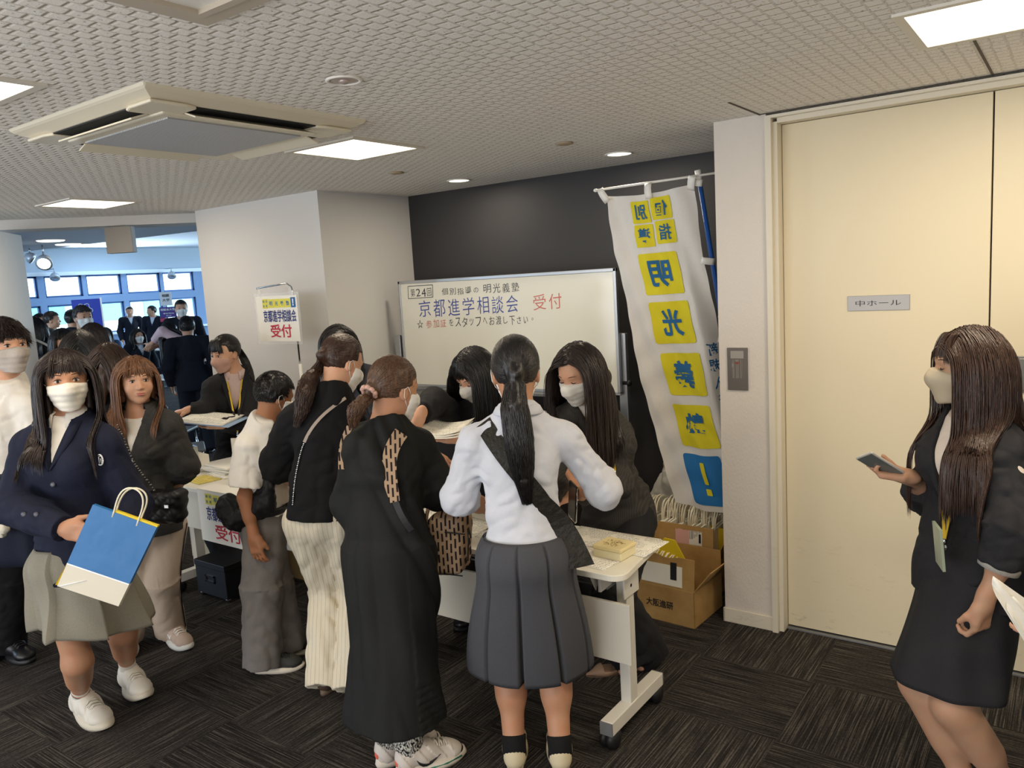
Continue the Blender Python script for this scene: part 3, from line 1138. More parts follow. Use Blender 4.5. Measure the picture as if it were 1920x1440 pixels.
t0 = thing('file_holder', 'white slanted file holder box on the left end of the table', 'file holder', (-4.47, 2.66, .721), rotz=radians(78))
MB().prism([(-.13, 0), (.13, 0), (.13, .10), (.02, .145), (-.13, .145)], -.045, .045, M=Matrix.Rotation(radians(90), 4, 'X')).build('body', mat('holder_white', '#ece6da', .5), t0, bevel=.002)
MB().box((.045, -.048, .10), (.065, .048, .165)).build('clip', M_CHROME, t0)
for q in range(4):
    tag(MB().box((-.15, -.11, 0), (.15, .11, .011)).build('document_stack', M_PAPER if q % 2 else mat('document_cover', '#e4e4e2', .4), None, (-4.30 + .01 * q, 2.84 - .0, .722 + .0115 * q), bevel=.002),
        ['lowest booklet of the stack at the back of the left table', 'second lowest booklet of the stack on the left table', 'second highest booklet of the stack on the left table', 'topmost booklet of the stack at the back of the left table'][q], 'booklet', 'booklets stacked on the left table').rotation_euler = (0, 0, .12 * (q % 3) - .1)

# printed reception sheet hung over the front of the left table
M_SIGNY = mat('sign_yellow', '#e6dd55', .6)
M_SIGNB = mat('sign_blue', '#1c5f9e', .6)
M_NAVY = mat('sign_navy', '#24307c', .6)
M_RED = mat('sign_red', '#c4283e', .6)
M_LBLUE = mat('sign_bluegrey', '#3c6f9a', .6)


def reception_sheet(parent, Mx, w_, h_):
    """yellow strip of small squares, navy line, red word; origin top left"""
    y = MB()
    u = w_ / 1.0
    y.box((.16 * u, -.27 * h_, 0), (.30 * u, -.06 * h_, .0008), M=Mx)
    for q in range(4):
        y.box(((.31 + .135 * q) * u, -.26 * h_, 0), ((.44 + .135 * q) * u, -.07 * h_, .0008), M=Mx)
    y.build('yellow_squares', M_SIGNY, parent)
    MB().box((.855 * u, -.265 * h_, 0), (.965 * u, -.05 * h_, .0008), M=Mx).build('blue_square', M_SIGNB, parent)
    T = Matrix.Translation((0, 0, .0016))
    letters(parent, [(c, (.375 + .135 * q) * u, -.165 * h_, .075 * u, .10 * h_, .015) for q, c in enumerate('明光義塾')] +
            [(c, (.195 + .07 * (q % 2)) * u, (-.115 - .10 * (q // 2)) * h_, .04 * u, .055 * h_, .01) for q, c in enumerate('個別指導')], Mx @ T, M_LBLUE, 'small_lettering')
    letters(parent, [('！', .91 * u, -.155 * h_, .03 * u, .15 * h_, .03)], Mx @ T, M_PRW, 'exclamation_mark')
    letters(parent, [('京都進学相談会', .56 * u, -.44 * h_, .80 * u, .27 * h_, .016)], Mx @ T, M_NAVY, 'navy_lettering')
    letters(parent, [('受付', .56 * u, -.77 * h_, .52 * u, .29 * h_, .014)], Mx @ T, M_RED, 'red_lettering')


t0 = thing('reception_sheet', 'white reception sheet with red and navy lettering hung on the left table', 'sign', (-4.035, 2.448, .726))
MB().box((0, 0, -.30), (.46, .0015, 0)).box((0, 0, -.001), (.46, .12, .0005)).build('sheet', M_PAPER, t0)
reception_sheet(t0, face_to((0, 0, 0), 0), .46, .30)

# black file box on casters, and the beige board behind
t0 = thing('file_box', 'black file box with metal label holder on the carpet under the left table', 'box', (-4.165, 2.55, 0))
M_FB = mat('file_box_black', '#12131c', .55)
MB().box((-.15, 0, .025), (.15, .42, .225)).build('body', M_FB, t0, bevel=.004)
MB().box((-.153, -.004, .195), (.153, .423, .232)).build('lid', M_FB, t0, bevel=.004)
MB().box((-.045, -.008, .11), (.045, -.001, .118)).box((-.045, -.008, .145), (.045, -.001, .153)).box((-.045, -.008, .11), (-.037, -.001, .153)).box((.037, -.008, .11), (.045, -.001, .153)).build('label_holder', M_CHROME, t0)
for x in (-.13, .13):
    for y in (.02, .40):
        MB().ball((x, y, .02), .02, n=8).build('caster', M_CHROME, t0)
tag(MB().box((0, 0, 0), (.62, .03, .46)).build('board', mat('beige_board', '#c9bda3', .7), None, (-5.02, 2.955, 0), bevel=.003), 'beige board standing upright under the left table', 'board').rotation_euler = (0, 0, 0)
tag(MB().box((0, 0, 0), (.30, .24, .42)).build('carton', mat('brown_carton', '#8a6e42', .8), None, (-4.16, 3.02, 0), bevel=.003), 'brown carton standing behind the black file box', 'box')

# poster pocket on a chrome hook stand
pb = WY(563, 685, 3.45)
t0 = thing('sign_stand', 'chrome hook stand with hanging reception sheet before the white wall panel', 'sign stand', (pb[0], 3.45, 0))
q0, q1, q2 = WY(541, 536, 3.45), WY(548, 541, 3.45), WY(481, 541, 3.45)
o_ = np.array([pb[0], 3.45, 0])
MB().tube([np.array([0, 0, pb[2]]), q1 - o_ + [0, 0, -.02], q1 - o_ * 1 + [-.01, 0, .012], q0 - o_ + [-.02, 0, .018], q2 - o_], .006, 10).build('hook_rod', M_CHROME, t0)
MB().tube([(0, 0, .02), (0, 0, pb[2] + .01)], .011, 10).build('pole', M_WHITE, t0)
MB().lathe([(.14, 0), (.14, .012), (.02, .022), (0, .022)], n=28).build('base', M_WHITE, t0)
sx0, sx1 = WY(480, 555, 3.44), WY(556, 548, 3.44)
Mx = face_to((sx0[0] - pb[0], -.015, sx0[2] - .006), 0) @ Matrix.Rotation(radians(0), 4, 'Z')
ww = float(sx1[0] - sx0[0])
MB().box((0, -.31, -.0015), (ww, 0, 0), M=Mx).build('sheet', M_PAPER, t0)
M_CLEAR = mat('clear_plastic', '#ffffff', .08, alpha=.12)
MB().box((-.02, -.33, -.003), (ww + .02, .02, -.0016), M=Mx).build('pocket', M_CLEAR, t0)
for x in (.05, ww - .06):
    MB().box((x - .012, -.01, .001), (x + .012, .06, .004), M=Mx).build('clip', M_CLEAR, t0)
reception_sheet(t0, Mx @ Matrix.Translation((0, 0, .0005)), ww, .31)

# ------------------------------------------------------------------ whiteboard
YB = 4.25
c00, c10 = WY(746, 527, YB), WY(1154.7, 503, YB)
x0, x1, zt, zb = c00[0], c10[0], (c00[2] + c10[2]) / 2, 1.055
t0 = thing('whiteboard', 'white enamel board with handwritten Japanese notice on a wheeled aluminium stand', 'whiteboard', ((x0 + x1) / 2, YB, 0))
xo = (x0 + x1) / 2
M_WB = mat('board_enamel', '#f1eedf', .10, spec=.6)
MB().box((x0 - xo + .01, 0, zb), (x1 - xo - .01, .015, zt - .01)).build('board', M_WB, t0)
fr = MB()
for a, b in (((x0 - xo, -.006, zt - .022), (x1 - xo, .02, zt)), ((x0 - xo, -.006, zb - .01), (x1 - xo, .02, zb + .012)), ((x0 - xo, -.006, zb), (x0 - xo + .02, .02, zt)), ((x1 - xo - .02, -.006, zb), (x1 - xo, .02, zt))):
    fr.box(a, b)
fr.build('frame', M_ALU, t0, bevel=.003)
MB().box((x0 - xo + .15, -.06, zb - .03), (x1 - xo - .15, .0, zb - .01)).build('pen_tray', M_GREYP, t0, bevel=.003)
for sx_, pxx in ((-1, WY(747, 628, 4.29)[0] - xo), (1, WY(1166.5, 627, 4.29)[0] - xo)):
    pl = MB().box((pxx - .028, .025, .08), (pxx + .028, .06, 1.425)).build('post', M_ALU, t0, bevel=.004)
    MB().box((pxx - .03, -.26, .04), (pxx + .03, .30, .08)).build('foot', M_ALU, pl, bevel=.004)
    for y in (-.24, .28):
        MB().lathe([(.01, -.015), (.028, -.012), (.028, .012), (.01, .015)], (pxx, y, .03), 14, axis='x').build('caster', M_BLACK, pl)
    MB().lathe([(.012, -.03), (.012, .0), (.02, .005), (.02, .02), (0, .025)], (pxx + .035, .02, 1.12), 12, axis='x').build('knob', M_BLACK, pl)
MB().box((x0 - xo, .03, .30), (x1 - xo, .05, .34)).build('crossbar', M_ALU, t0)
M_INK = mat('marker_black', '#2b2b30', .5)
M_INKB = mat('marker_blue', '#33489c', .5)
M_INKR = mat('marker_red', '#cf6a5c', .5)
def wb_text(rows, m, name):
    b = MB()
    Mx = face_to((0, -.0015, 0), 0)
    for body, xa, xb, ya, yb_, sl, bold in rows:
        n = len(body)
        for i, ch in enumerate(body):
            fx = xa + (xb - xa) * (i + .5) / n
            wpx = (xb - xa) / n * .80
            yy = (ya + yb_) / 2 + sl * (fx - (xa + xb) / 2) + random.uniform(-.8, .8)
            kana = .75 if ch in 'のをへしさい。ッ' else 1
            hpx = (yb_ - ya) * kana * random.uniform(.93, 1.05)
            P0 = WY(fx - wpx * kana / 2, yy, YB)
            P1 = WY(fx + wpx * kana / 2, yy, YB)
            H0 = WY(fx, yy - hpx / 2, YB)
            H1 = WY(fx, yy + hpx / 2, YB)
            V, F = fit_text(ch, float(P1[0] - P0[0]), float(H0[2] - H1[2]), bold)
            if ch == '。':
                V[:, :2] *= .4
            c = (P0 + P1) / 2
            sk = .06
            b.add([tuple(Mx @ Vector((v[0] + c[0] - xo, v[1] + c[2] + sk * v[0], 0))) for v in V], F)
    b.build(name, m, t0)
wb_text([('第24回', 769, 810, 541, 556, -.06, -.004), ('個別指導の', 827, 900, 539, 552, -.06, -.004), ('明光義塾', 905, 975, 531, 548, -.06, -.004), ('☆', 781, 795, 600, 616, 0, -.004),
         ('をスタッフへお渡し下さい。', 840, 1005, 593, 610, -.04, -.004)], M_INK, 'black_writing')
wb_text([('京都進学相談会', 783, 974, 558, 590, -.06, -.006)], M_INKB, 'blue_writing')
wb_text([('受付', 997, 1056, 552, 580, -.07, -.006), ('参加証', 798, 838, 599, 614, -.05, -.004)], M_INKR, 'red_writing')
fb = MB()
q_ = [WY(a, b, YB) - [xo, YB, 0] for a, b in ((765, 537), (811, 534), (812, 557), (766, 560))]
for i in range(4):
    a, b = q_[i] + [0, -.001, 0], q_[(i + 1) % 4] + [0, -.001, 0]
    fb.tube([a, b], .0022, 4)
fb.build('boxed_outline', M_INK, t0)

# low dark cabinet before the whiteboard with clutter on top
t0 = thing('cabinet', 'low dark cabinet with grey top standing before the whiteboard', 'cabinet', (-2.96, 3.93, 0))
MB().box((-.55, -.15, .04), (.55, .17, .93)).build('body', mat('cabinet_dark', '#231e1d', .5), t0, bevel=.004)
MB().box((-.56, -.16, .93), (.56, .18, .952)).build('top', mat('cabinet_top', '#4d5359', .3), t0, bevel=.003)
for x in (-.53, .53):
    MB().box((x - .02, -.12, 0), (x + .02, .14, .045)).build('leg', M_BLACK, t0)
t1 = thing('wrapped_pack', 'clear wrapped pack of white goods on the dark cabinet', 'pack', (-3.17, 3.90, .953))
v_ = Vol(.006)
v_.box((0, 0, .035), (.10, .07, .035), rr=.02)
v_.disp(lambda P: .010 * vnoise(P * 30) + .005 * vnoise(P * 70))
link('wrap', v_.mesh(), mat('pack_film', '#dfe3dd', .2), t1)
tag(MB().box((-.16, -.10, 0), (.16, .10, .02)).build('document_pile', M_PAPER, None, (-2.60, 3.90, .953), bevel=.003), 'white document pile on the right half of the dark cabinet', 'papers')

# ------------------------------------------------------------------ banner (nobori) on a blue pole
YN = 3.93
BW = .50
Lp = [(1137, 368), (1152, 475), (1168, 545), (1184, 620), (1203, 710), (1227, 800), (1247, 875), (1266, 942)]
Lw = np.array([WY(a, b, YN) for a, b in Lp])
Lw = Lw[np.argsort(-Lw[:, 2])]
ztop, zbot = Lw[0, 2], Lw[-1, 2]
def nob(u, v, off=0.0):
    """cloth point: u across 0..1 , v down 0..1"""
    z = ztop + (zbot - ztop) * v
    x = np.interp(-z, -Lw[:, 2], Lw[:, 0])
    s_ = u * BW
    fold = .40
    ang = radians(12 + 58 * min(1, v * 1.3))
    if s_ < fold:
        xx, yy = s_, 0
    else:
        xx, yy = fold + (s_ - fold) * cos(ang), (s_ - fold) * sin(ang)
    rip = .012 * sin(u * 9 + v * 7) * (.4 + v) + .008 * sin(u * 21 - v * 15) + .004 * sin(v * 60 + 3 * sin(u * 5))
    sag = -.028 * sin(pi * u) * v ** 3 + .02 * sin(pi * min(1, u * 1.0)) * (1 - v) ** 8 * -1
    return np.array([x + xx, YN + yy + rip - off, z + sag + .012 * u])
t0 = thing('banner', 'tall white cloth banner with yellow squares seen from behind on a blue pole', 'banner', (-1.62, YN, 0))
o_ = np.array([-1.62, YN, 0])
M_CLOTHW = cloth('banner_cloth', '#dcd8d2', .9, .2, .05, wr=.15)
_b = M_CLOTHW.node_tree.nodes['Principled BSDF']
MB().grid(lambda u, v: nob(u, v) - o_, 40, 120).build('cloth', M_CLOTHW, t0)
def on_cloth(name, polys, m, off):
    b = MB()
    for V, F in polys:
        b.add([nob(x, y, off) - o_ for x, y in V], F)
    return b.build(name, m, t0)
def pv(px, py):
    """cloth coordinates of a pixel"""
    P = WY(px, py, YN)
    v = (P[2] - ztop) / (zbot - ztop)
    x = np.interp(-P[2], -Lw[:, 2], Lw[:, 0])
    return (P[0] - x) / BW, v
def rsq(cx, cy, w_, h_, n=18, r=.12):
    """rounded square sheet in cloth coordinates, finely divided"""
    V, F = [], []
    for i in range(n + 1):
        for j in range(n + 1):
            a, b = i / n * 2 - 1, j / n * 2 - 1
            k_ = 1
            if abs(a) > 1 - r and abs(b) > 1 - r:
                ca, cb = (abs(a) - (1 - r)) / r, (abs(b) - (1 - r)) / r
                m_ = max(ca, cb)
                L_ = math.hypot(ca, cb)
                if L_ > 1e-6:
                    sca = m_ / L_
                    a = math.copysign((1 - r) + ca * sca * r, a)
                    b = math.copysign((1 - r) + cb * sca * r, b)
            V.append((cx + a * w_ / 2, cy + b * h_ / 2))
    F = [(i * (n + 1) + j, (i + 1) * (n + 1) + j, (i + 1) * (n + 1) + j + 1, i * (n + 1) + j + 1) for i in range(n) for j in range(n)]
    return V, F
def glyph(ch, cx, cy, w_, h_, bold, mirror=True):
    V, F = fit_text(ch, w_, h_, bold)
    V, F = subdivide(V, F, .022)
    return [(cx - v[0] if mirror else cx + v[0], cy - v[1]) for v in V], F
H_ = zbot - ztop
big = [((1202, 477, 1278, 551), '明'), ((1222, 567, 1299, 645), '光'), ((1246, 663, 1320, 741), '義'), ((1270, 757, 1340, 838), '塾')]
sqs, gl = [], []
for (a, b, c, d), ch in big:
    u0, v0 = pv((a + c) / 2, (b + d) / 2)
    sqs.append(rsq(u0, v0, .225 / BW, .225 / -H_))
    gl.append(glyph(ch, u0, v0, .115 / BW, .145 / -H_, .03))
sm = [((1184, 373, 1221, 418), '別'), ((1223, 367, 1256, 409), '個'), ((1190, 420, 1230, 464), '導'), ((1232, 414, 1264, 456), '指')]
for (a, b, c, d), ch in sm:
    u0, v0 = pv((a + c) / 2, (b + d) / 2)
    sqs.append(rsq(u0, v0, .105 / BW, .125 / -H_))
    gl.append(glyph(ch, u0, v0, .062 / BW, .085 / -H_, .02))
M_BY = mat('banner_yellow', '#d9cb1c', .8)
M_BB = mat('banner_print_blue', '#1f6192', .8)
on_cloth('yellow_square', sqs, M_BY, .004)
u0, v0 = pv(1326, 895)
on_cloth('blue_square', [rsq(u0, v0, .215 / BW, .26 / -H_)], mat('banner_square_blue', '#1c6fae', .8), .004)
on_cloth('lettering', gl, M_BB, .0085)
ex = rsq(u0, v0 - .075 / -H_ * -1 * -.6, .03 / BW, .115 / -H_, 4, .3)
on_cloth('exclamation_mark', [rsq(u0, v0 + .035 / H_, .028 / BW, .115 / -H_, 8, .2), rsq(u0, v0 - .062 / H_, .032 / BW, .034 / -H_, 6, .2)], M_BY, .0085)
sp_ = []
for i, (ch, a, b) in enumerate((('新', 1320, 659), ('規', 1324, 689), ('入', 1332, 722), ('会', 1336, 750), ('生', 1341, 779), ('受', 1346, 806), ('付', 1351, 836), ('中', 1357, 866))):
    u_, v_2 = pv(a, b)
    u_ = .90
    sp_.append(glyph(ch, u_, v_2, .060 / BW, .066 / -H_, .02))
on_cloth('side_lettering', sp_, M_BB, .006)
# rods, pole, cloth loops
pt0, pt1 = WY(1310, 330, 3.97), WY(1345, 700, 4.03)
pd = unit(pt1 - pt0)
low = np.array([-1.385, 4.16, .02])
pd = unit(low - pt0)
mid = WY(1334, 612, 4.0)
pm = pt0 + pd * ((mid[2] - pt0[2]) / pd[2])
pl = MB().tube([pt0 - o_, low - o_], .0125, 12).build('pole', mat('pole_blue', '#1c4f9a', .35), t0)
MB().tube([pt0 - pd * .03 - o_, pt0 + pd * .02 - o_], .017, 12).build('pole_cap', M_WHITE, pl)
MB().tube([pm - pd * .055 - o_, pm + pd * .035 - o_], .016, 12).tube([pm + pd * .10 - o_, pm + pd * .125 - o_], .015, 12).build('joint', M_WHITE, pl)
ra, rb = WY(1117, 357, YN), WY(1345, 324, YN + .03)
MB().tube([ra - o_, rb - o_], .0065, 8).ball(ra - o_, (.014, .010, .010), n=6).build('top_rod', M_WHITE, t0)
def strap(a, b, w_=.04):
    a, b = np.array(a) - o_, np.array(b) - o_
    d = unit(b - a)
    s_ = unit(np.cross(d, [0, 1, 0]))
    m = MB()
    m.grid(lambda u, v: a + (b - a) * v + s_ * (u - .5) * w_ + np.array([0, -.006 - .01 * sin(pi * v), 0]), 3, 6)
    return m
for u, px_, py_ in ((.01, 1126, 355), (.52, 1216, 343), (.97, 1299, 330)):
    strap(WY(px_, py_, YN), nob(u, .018)).build('loop', M_WHITE, t0, solid=.002)
for v, px_, py_ in ((.02, 1312, 345), (.20, 1325, 492), (.36, 1333, 640), (.46, 1339, 700)):
    pp = pt0 + pd * ((WY(px_, py_, 3.98)[2] - pt0[2]) / pd[2])
    strap(nob(.98, min(1, (pp[2] - ztop) / (zbot - ztop))), pp + [.02, -.01, 0], .035).build('loop', M_WHITE, t0, solid=.002)
MB().lathe([(.12, 0), (.12, .05), (.05, .07), (.03, .12), (0, .12)], (float(low[0] + 1.62), float(low[1] - YN), 0), 24).build('base', M_WHITE, t0)

# ------------------------------------------------------------------ cartons and the paper bags inside
M_CARD = mat('cardboard', '#b08a50', .85)
_t = NT(M_CARD)
_t.l(_t.ramp(_t.noise(_t.mapped(), 9, 4, .6), [(.3, lin('#a47f48')), (.7, lin('#b9945b'))]), _t.b.inputs['Base Color'])
_t.bump(_t.noise(_t.mapped(), 60, 2), .15, .004)
M_HANDLE = mat('paper_cord', '#efe7cf', .8)
M_BAGW = mat('bag_paper', '#e6e0d0', .7)
M_BAGY = mat('bag_yellow', '#e3c81c', .6)


def carton(name, loc, w_, d_, h_, label, rot, flaps):
    t0 = thing(name, label, 'carton', loc, 'open cartons of paper bags', rot)
    b = MB()
    th = .005
    b.box((0, 0, 0), (w_, d_, th)).box((0, 0, 0), (w_, th, h_)).box((0, d_ - th, 0), (w_, d_, h_)).box((0, 0, 0), (th, d_, h_)).box((w_ - th, 0, 0), (w_, d_, h_))
    b.build('body', M_CARD, t0, bevel=.002)
    for side, ang, ln, torn in flaps:
        # ang: 0 = standing straight up, 90 = folded outwards level
        a = radians(ang)
        m = MB()
        n = 16
        def ed(u):
            return ln - (torn * (.35 + .3 * sin(u * 7 + 1) + .15 * sin(u * 23)) * (1 if u < .8 else .0) if torn else 0)
        W_ = w_ if side in 'fb' else d_
        up = [(u * W_, ed(u)) for u in np.linspace(0, 1, n)]
        pts = [(0, 0)] + up + [(W_, 0)]
        Mx = {'f': Matrix.Translation((0, .003, h_)) @ Matrix.Rotation(radians(90) + a, 4, 'X'),
              'b': Matrix.Translation((w_, d_ - .003, h_)) @ Matrix.Rotation(pi, 4, 'Z') @ Matrix.Rotation(radians(90) + a, 4, 'X'),
              'r': Matrix.Translation((w_ - .003, 0, h_)) @ Matrix.Rotation(pi / 2, 4, 'Z') @ Matrix.Rotation(radians(90) + a, 4, 'X'),
              'l': Matrix.Translation((.003, d_, h_)) @ Matrix.Rotation(-pi / 2, 4, 'Z') @ Matrix.Rotation(radians(90) + a, 4, 'X')}[side]
        m.prism(pts, -.0022, .0022, M=Mx)
        o = m.build('flap', M_CARD, t0)
        FL[(name, label[:6], side)] = (Mx, o)
    return t0
FL = {}
c1 = carton('carton', (-1.955, 3.545, 0), .43, .33, .19, 'front open cardboard carton with printed characters and a torn front flap', radians(-3), [('f', -4, .165, .045), ('r', 38, .15, 0), ('l', 30, .15, 0), ('b', -2, .12, 0)])
Mf, fo = FL[('carton', 'front ', 'f')]
MB().box((.135, .012, .0026), (.365, .118, .0034), M=Mf).build('address_label', M_PRINT, fo)
MB().box((.30, .045, .0036), (.335, .135, .0042), M=Mf).build('label_block', M_BLACK, fo)
letters(c1, [('大阪進研', .235, .095, .155, .042, .02)], face_to((0, -.0012, 0), 0), M_BLACK, 'printed_characters')
c2 = carton('carton', (-2.12, 3.915, 0), .545, .34, .19, 'rear open cardboard carton packed with paper bags, pink label on its flap', radians(-1), [('f', -3, .205, 0), ('r', 25, .16, 0), ('l', 10, .16, 0)])
Mf, fo = FL[('carton', 'rear o', 'f')]
MB().box((.325, .10, .0026), (.48, .18, .0034), M=Mf).build('delivery_label', printed('label_white', '#e7e1d3', '#777777', 0, 90), fo)
MB().box((.325, .10, .0036), (.405, .18, .0040), M=Mf).build('pink_label', printed('label_pink', '#d9a79c', '#b0423c', 0, 70), fo)
MB().box((.462, .115, .0036), (.474, .165, .0042), M=Mf).build('barcode', M_BLACK, fo)

def bag_meshes(hgt, wd, hh):
    b = MB()
    b.box((-.004, -wd / 2, 0), (.004, wd / 2, hgt))
    h = MB()
    for s_ in (-1, 1):
        pts = []
        for q in range(13):
            a = pi * q / 12
            pts.append((s_ * (.004 + .006 * sin(a)), cos(a) * wd * .24, hgt - .02 + sin(a) ** .6 * hh))
        h.tube(pts, .0036, 5)
    return b, h
bg_, hd_ = bag_meshes(.37, .30, .125)
nb = 34
proto = None
for q in range(nb):
    loc = (-2.10 + .0150 * q + .006, 4.085 + random.uniform(-.012, .012), .008 + random.uniform(-.01, .012) * 0)
    lab = 'paper bag with white cord handles standing upright in the rear carton'
    if proto is None:
        r0 = thing('paper_bag', lab, 'paper bag', loc, 'paper bags packed in the rear carton')
        bo = bg_.build('bag', M_BAGW, r0)
        ho = hd_.build('handle', M_HANDLE, r0)
        proto = (r0, bo, ho)
    else:
        r0 = proto[0].copy()
        COL.objects.link(r0)
        r0.location = loc
        for ch in proto[1:]:
            c = ch.copy()
            COL.objects.link(c)
            c.parent = r0
    r0.rotation_euler = (0, random.uniform(-.05, .05), random.uniform(-.05, .05))
    r0.scale = (1, 1, random.uniform(.94, 1.05))
bg2, hd2 = bag_meshes(.26, .20, .085)
proto = None
for q in range(8):
    loc = (-1.935 + .013 * q, 3.70, .008)
    if proto is None:
        r0 = thing('paper_bag', 'smaller paper bag with looped cord handles at the left of the front carton', 'paper bag', loc, 'paper bags at the left of the front carton')
        proto = (r0, bg2.build('bag', M_BAGW, r0), hd2.build('handle', M_HANDLE, r0))
    else:
        r0 = proto[0].copy()
        COL.objects.link(r0)
        r0.location = loc
        for ch in proto[1:]:
            c = ch.copy()
            COL.objects.link(c)
            c.parent = r0
    r0.rotation_euler = (0, .12 + .05 * q, random.uniform(-.08, .08))
t0 = thing('yellow_folder', 'yellow folder leaning in the front carton', 'folder', (-1.70, 3.70, .008))
MB().prism([(-.13, 0), (.10, 0), (.075, .24), (.0, .375), (-.06, .38), (-.13, .30)], -.004, .004, M=Matrix.Rotation(radians(90), 4, 'X')).build('cover', M_BAGY, t0)
t0 = thing('yellow_bag', 'yellow and dark bag squeezed in the right end of the rear carton', 'bag', (-1.64, 4.05, .008), rotz=.4)
MB().prism([(-.05, 0), (.10, 0), (.10, .33), (.0, .36), (-.05, .34)], -.006, .006, M=Matrix.Rotation(radians(90), 4, 'X')).build('front', M_BAGY, t0)
MB().prism([(-.02, 0), (.13, 0), (.13, .30), (.04, .33)], -.014, -.007, M=Matrix.Rotation(radians(90), 4, 'X')).build('back', mat('bag_navy', '#16203c', .6), t0)
t0 = thing('plastic_bag', 'crumpled translucent plastic bag behind the paper bags', 'plastic bag', (-2.02, 4.42, 0))
v_ = Vol(.012)
v_.ell((0, 0, .28), (.18, .09, .28), k=.05)
v_.ell((.22, -.0, .38), (.20, .08, .32), k=.08)
v_.cap((.02, 0, .5), (-.05, 0, .68), .07, .03, k=.06)
v_.cap((.25, 0, .6), (.33, 0, .8), .08, .03, k=.06)
v_.disp(lambda P: .02 * vnoise(P * 14) + .010 * vnoise(P * 38), .08)
link('film', v_.mesh(), mat('film_plastic', '#e2dfd6', .35, alpha=.72), t0)

# ------------------------------------------------------------------ wall fittings
p = WY(1383, 692, 3.685)
t0 = thing('switch_panel', 'grey metal control panel with a small display on the pilaster', 'switch panel', (p[0], 3.69, p[2]))
MB().box((-.05, -.008, -.103), (.05, 0, .103)).build('plate', mat('control_grey', '#6e6862', .4, .4), t0, bevel=.002)
MB().box((-.032, -.0095, .052), (.032, -.008, .088)).build('display', mat('display_grey', '#9f9a92', .3), t0)
MB().box((-.026, -.0092, -.045), (.026, -.008, .045)).build('label', printed('panel_label', '#8b857d', '#55504a', 0, 110), t0)
MB().prism([(-.014, .030), (0, .024), (.014, .030), (0, .036)], .0093, .0098, M=Matrix.Rotation(radians(90), 4, 'X')).build('red_mark', mat('mark_red', '#8e3a35', .6), t0)
a, b, c = WY(1589, 556, 3.762), WY(1706, 555, 3.762), WY(1589, 583, 3.762)
t0 = thing('door_sign', 'grey metal room sign with Japanese lettering on the cream door', 'sign', ((a[0] + b[0]) / 2, 3.765, (a[2] + c[2]) / 2))
w_ = (b[0] - a[0]) / 2
MB().box((-w_, -.004, -.033), (w_, 0, .033)).build('plate', mat('sign_metal', '#8d8984', .35, .5), t0, bevel=.001)
letters(t0, [('中ホール', 0, 0, .185, .026, .0)], face_to((0, -.0048, 0), 0), M_BLACK)

# ================================================================== PEOPLE: builder
def view_az(px):
    return C_YAW + math.atan((px - 960) / F_PX)


def az_dir(a):
    return np.array([sin(a), cos(a), 0.0])


def cone_fn(a, b, ra, rb, ax=None, sc=1.0):
    a, b = np.array(a, float), np.array(b, float)
    L = np.linalg.norm(b - a)
    d = (b - a) / L
    axn = None if ax is None else unit(ax)

    def fn(P):
        w_ = P - a
        t = w_ @ d
        q = w_ - t[:, None] * d
        if axn is not None:
            q = q - (q @ axn)[:, None] * axn * (1 - 1 / sc)
        r_ = ra + (rb - ra) * np.clip(t / L, -.2, 1.2)
        dr = (np.sqrt((q * q).sum(1)) - r_) * (min(1, sc) if axn is not None else 1)
        return np.maximum(dr, np.maximum(-t, t - L))
    return fn


def vcone(v, a, b, ra, rb, k=.02, ax=None, sc=1.0):
    """cone with flat ends: sleeve, trouser leg"""
    m_ = max(ra, rb) * max(1, sc)
    return v._p(cone_fn(a, b, ra, rb, ax, sc), np.minimum(a, b) - m_, np.maximum(a, b) + m_, k)


def folds(bones, amp=.006, fu=26, fa=1.6, seed=0.0, big=.0):
    """creases that run round the limbs and across the cloth"""
    B = [(np.array(a, float), np.array(b, float)) for a, b in bones]

    def fn(P):
        best = np.full(len(P), 9.)
        q = np.zeros((len(P), 3))
        for a, b in B:
            ab = b - a
            L = np.linalg.norm(ab) + 1e-9
            t = np.clip((P - a) @ ab / L ** 2, 0, 1)
            r_ = P - a - t[:, None] * ab
            d = np.sqrt((r_ * r_).sum(1))
            m = d < best
            best[m] = d[m]
            rn = r_ / (d[:, None] + 1e-9)
            un = ab / L
            e1 = unit(np.cross(un, [.3, .5, .8]))
            e2 = np.cross(un, e1)
            qq = np.stack([t * L * fu + (rn @ e1) * 1.1, (rn @ e1) * fa + a[2] * 7 + seed, (rn @ e2) * fa + seed], 1)
            q[m] = qq[m]
        n1 = vnoise(q)
        n2 = vnoise(q * 2.1 + 7)
        rid = 1 - np.abs(n1) * 2
        out = amp * (.55 * rid + .35 * n2)
        if big:
            out = out + big * vnoise(P * 9 + seed)
        return out
    return fn


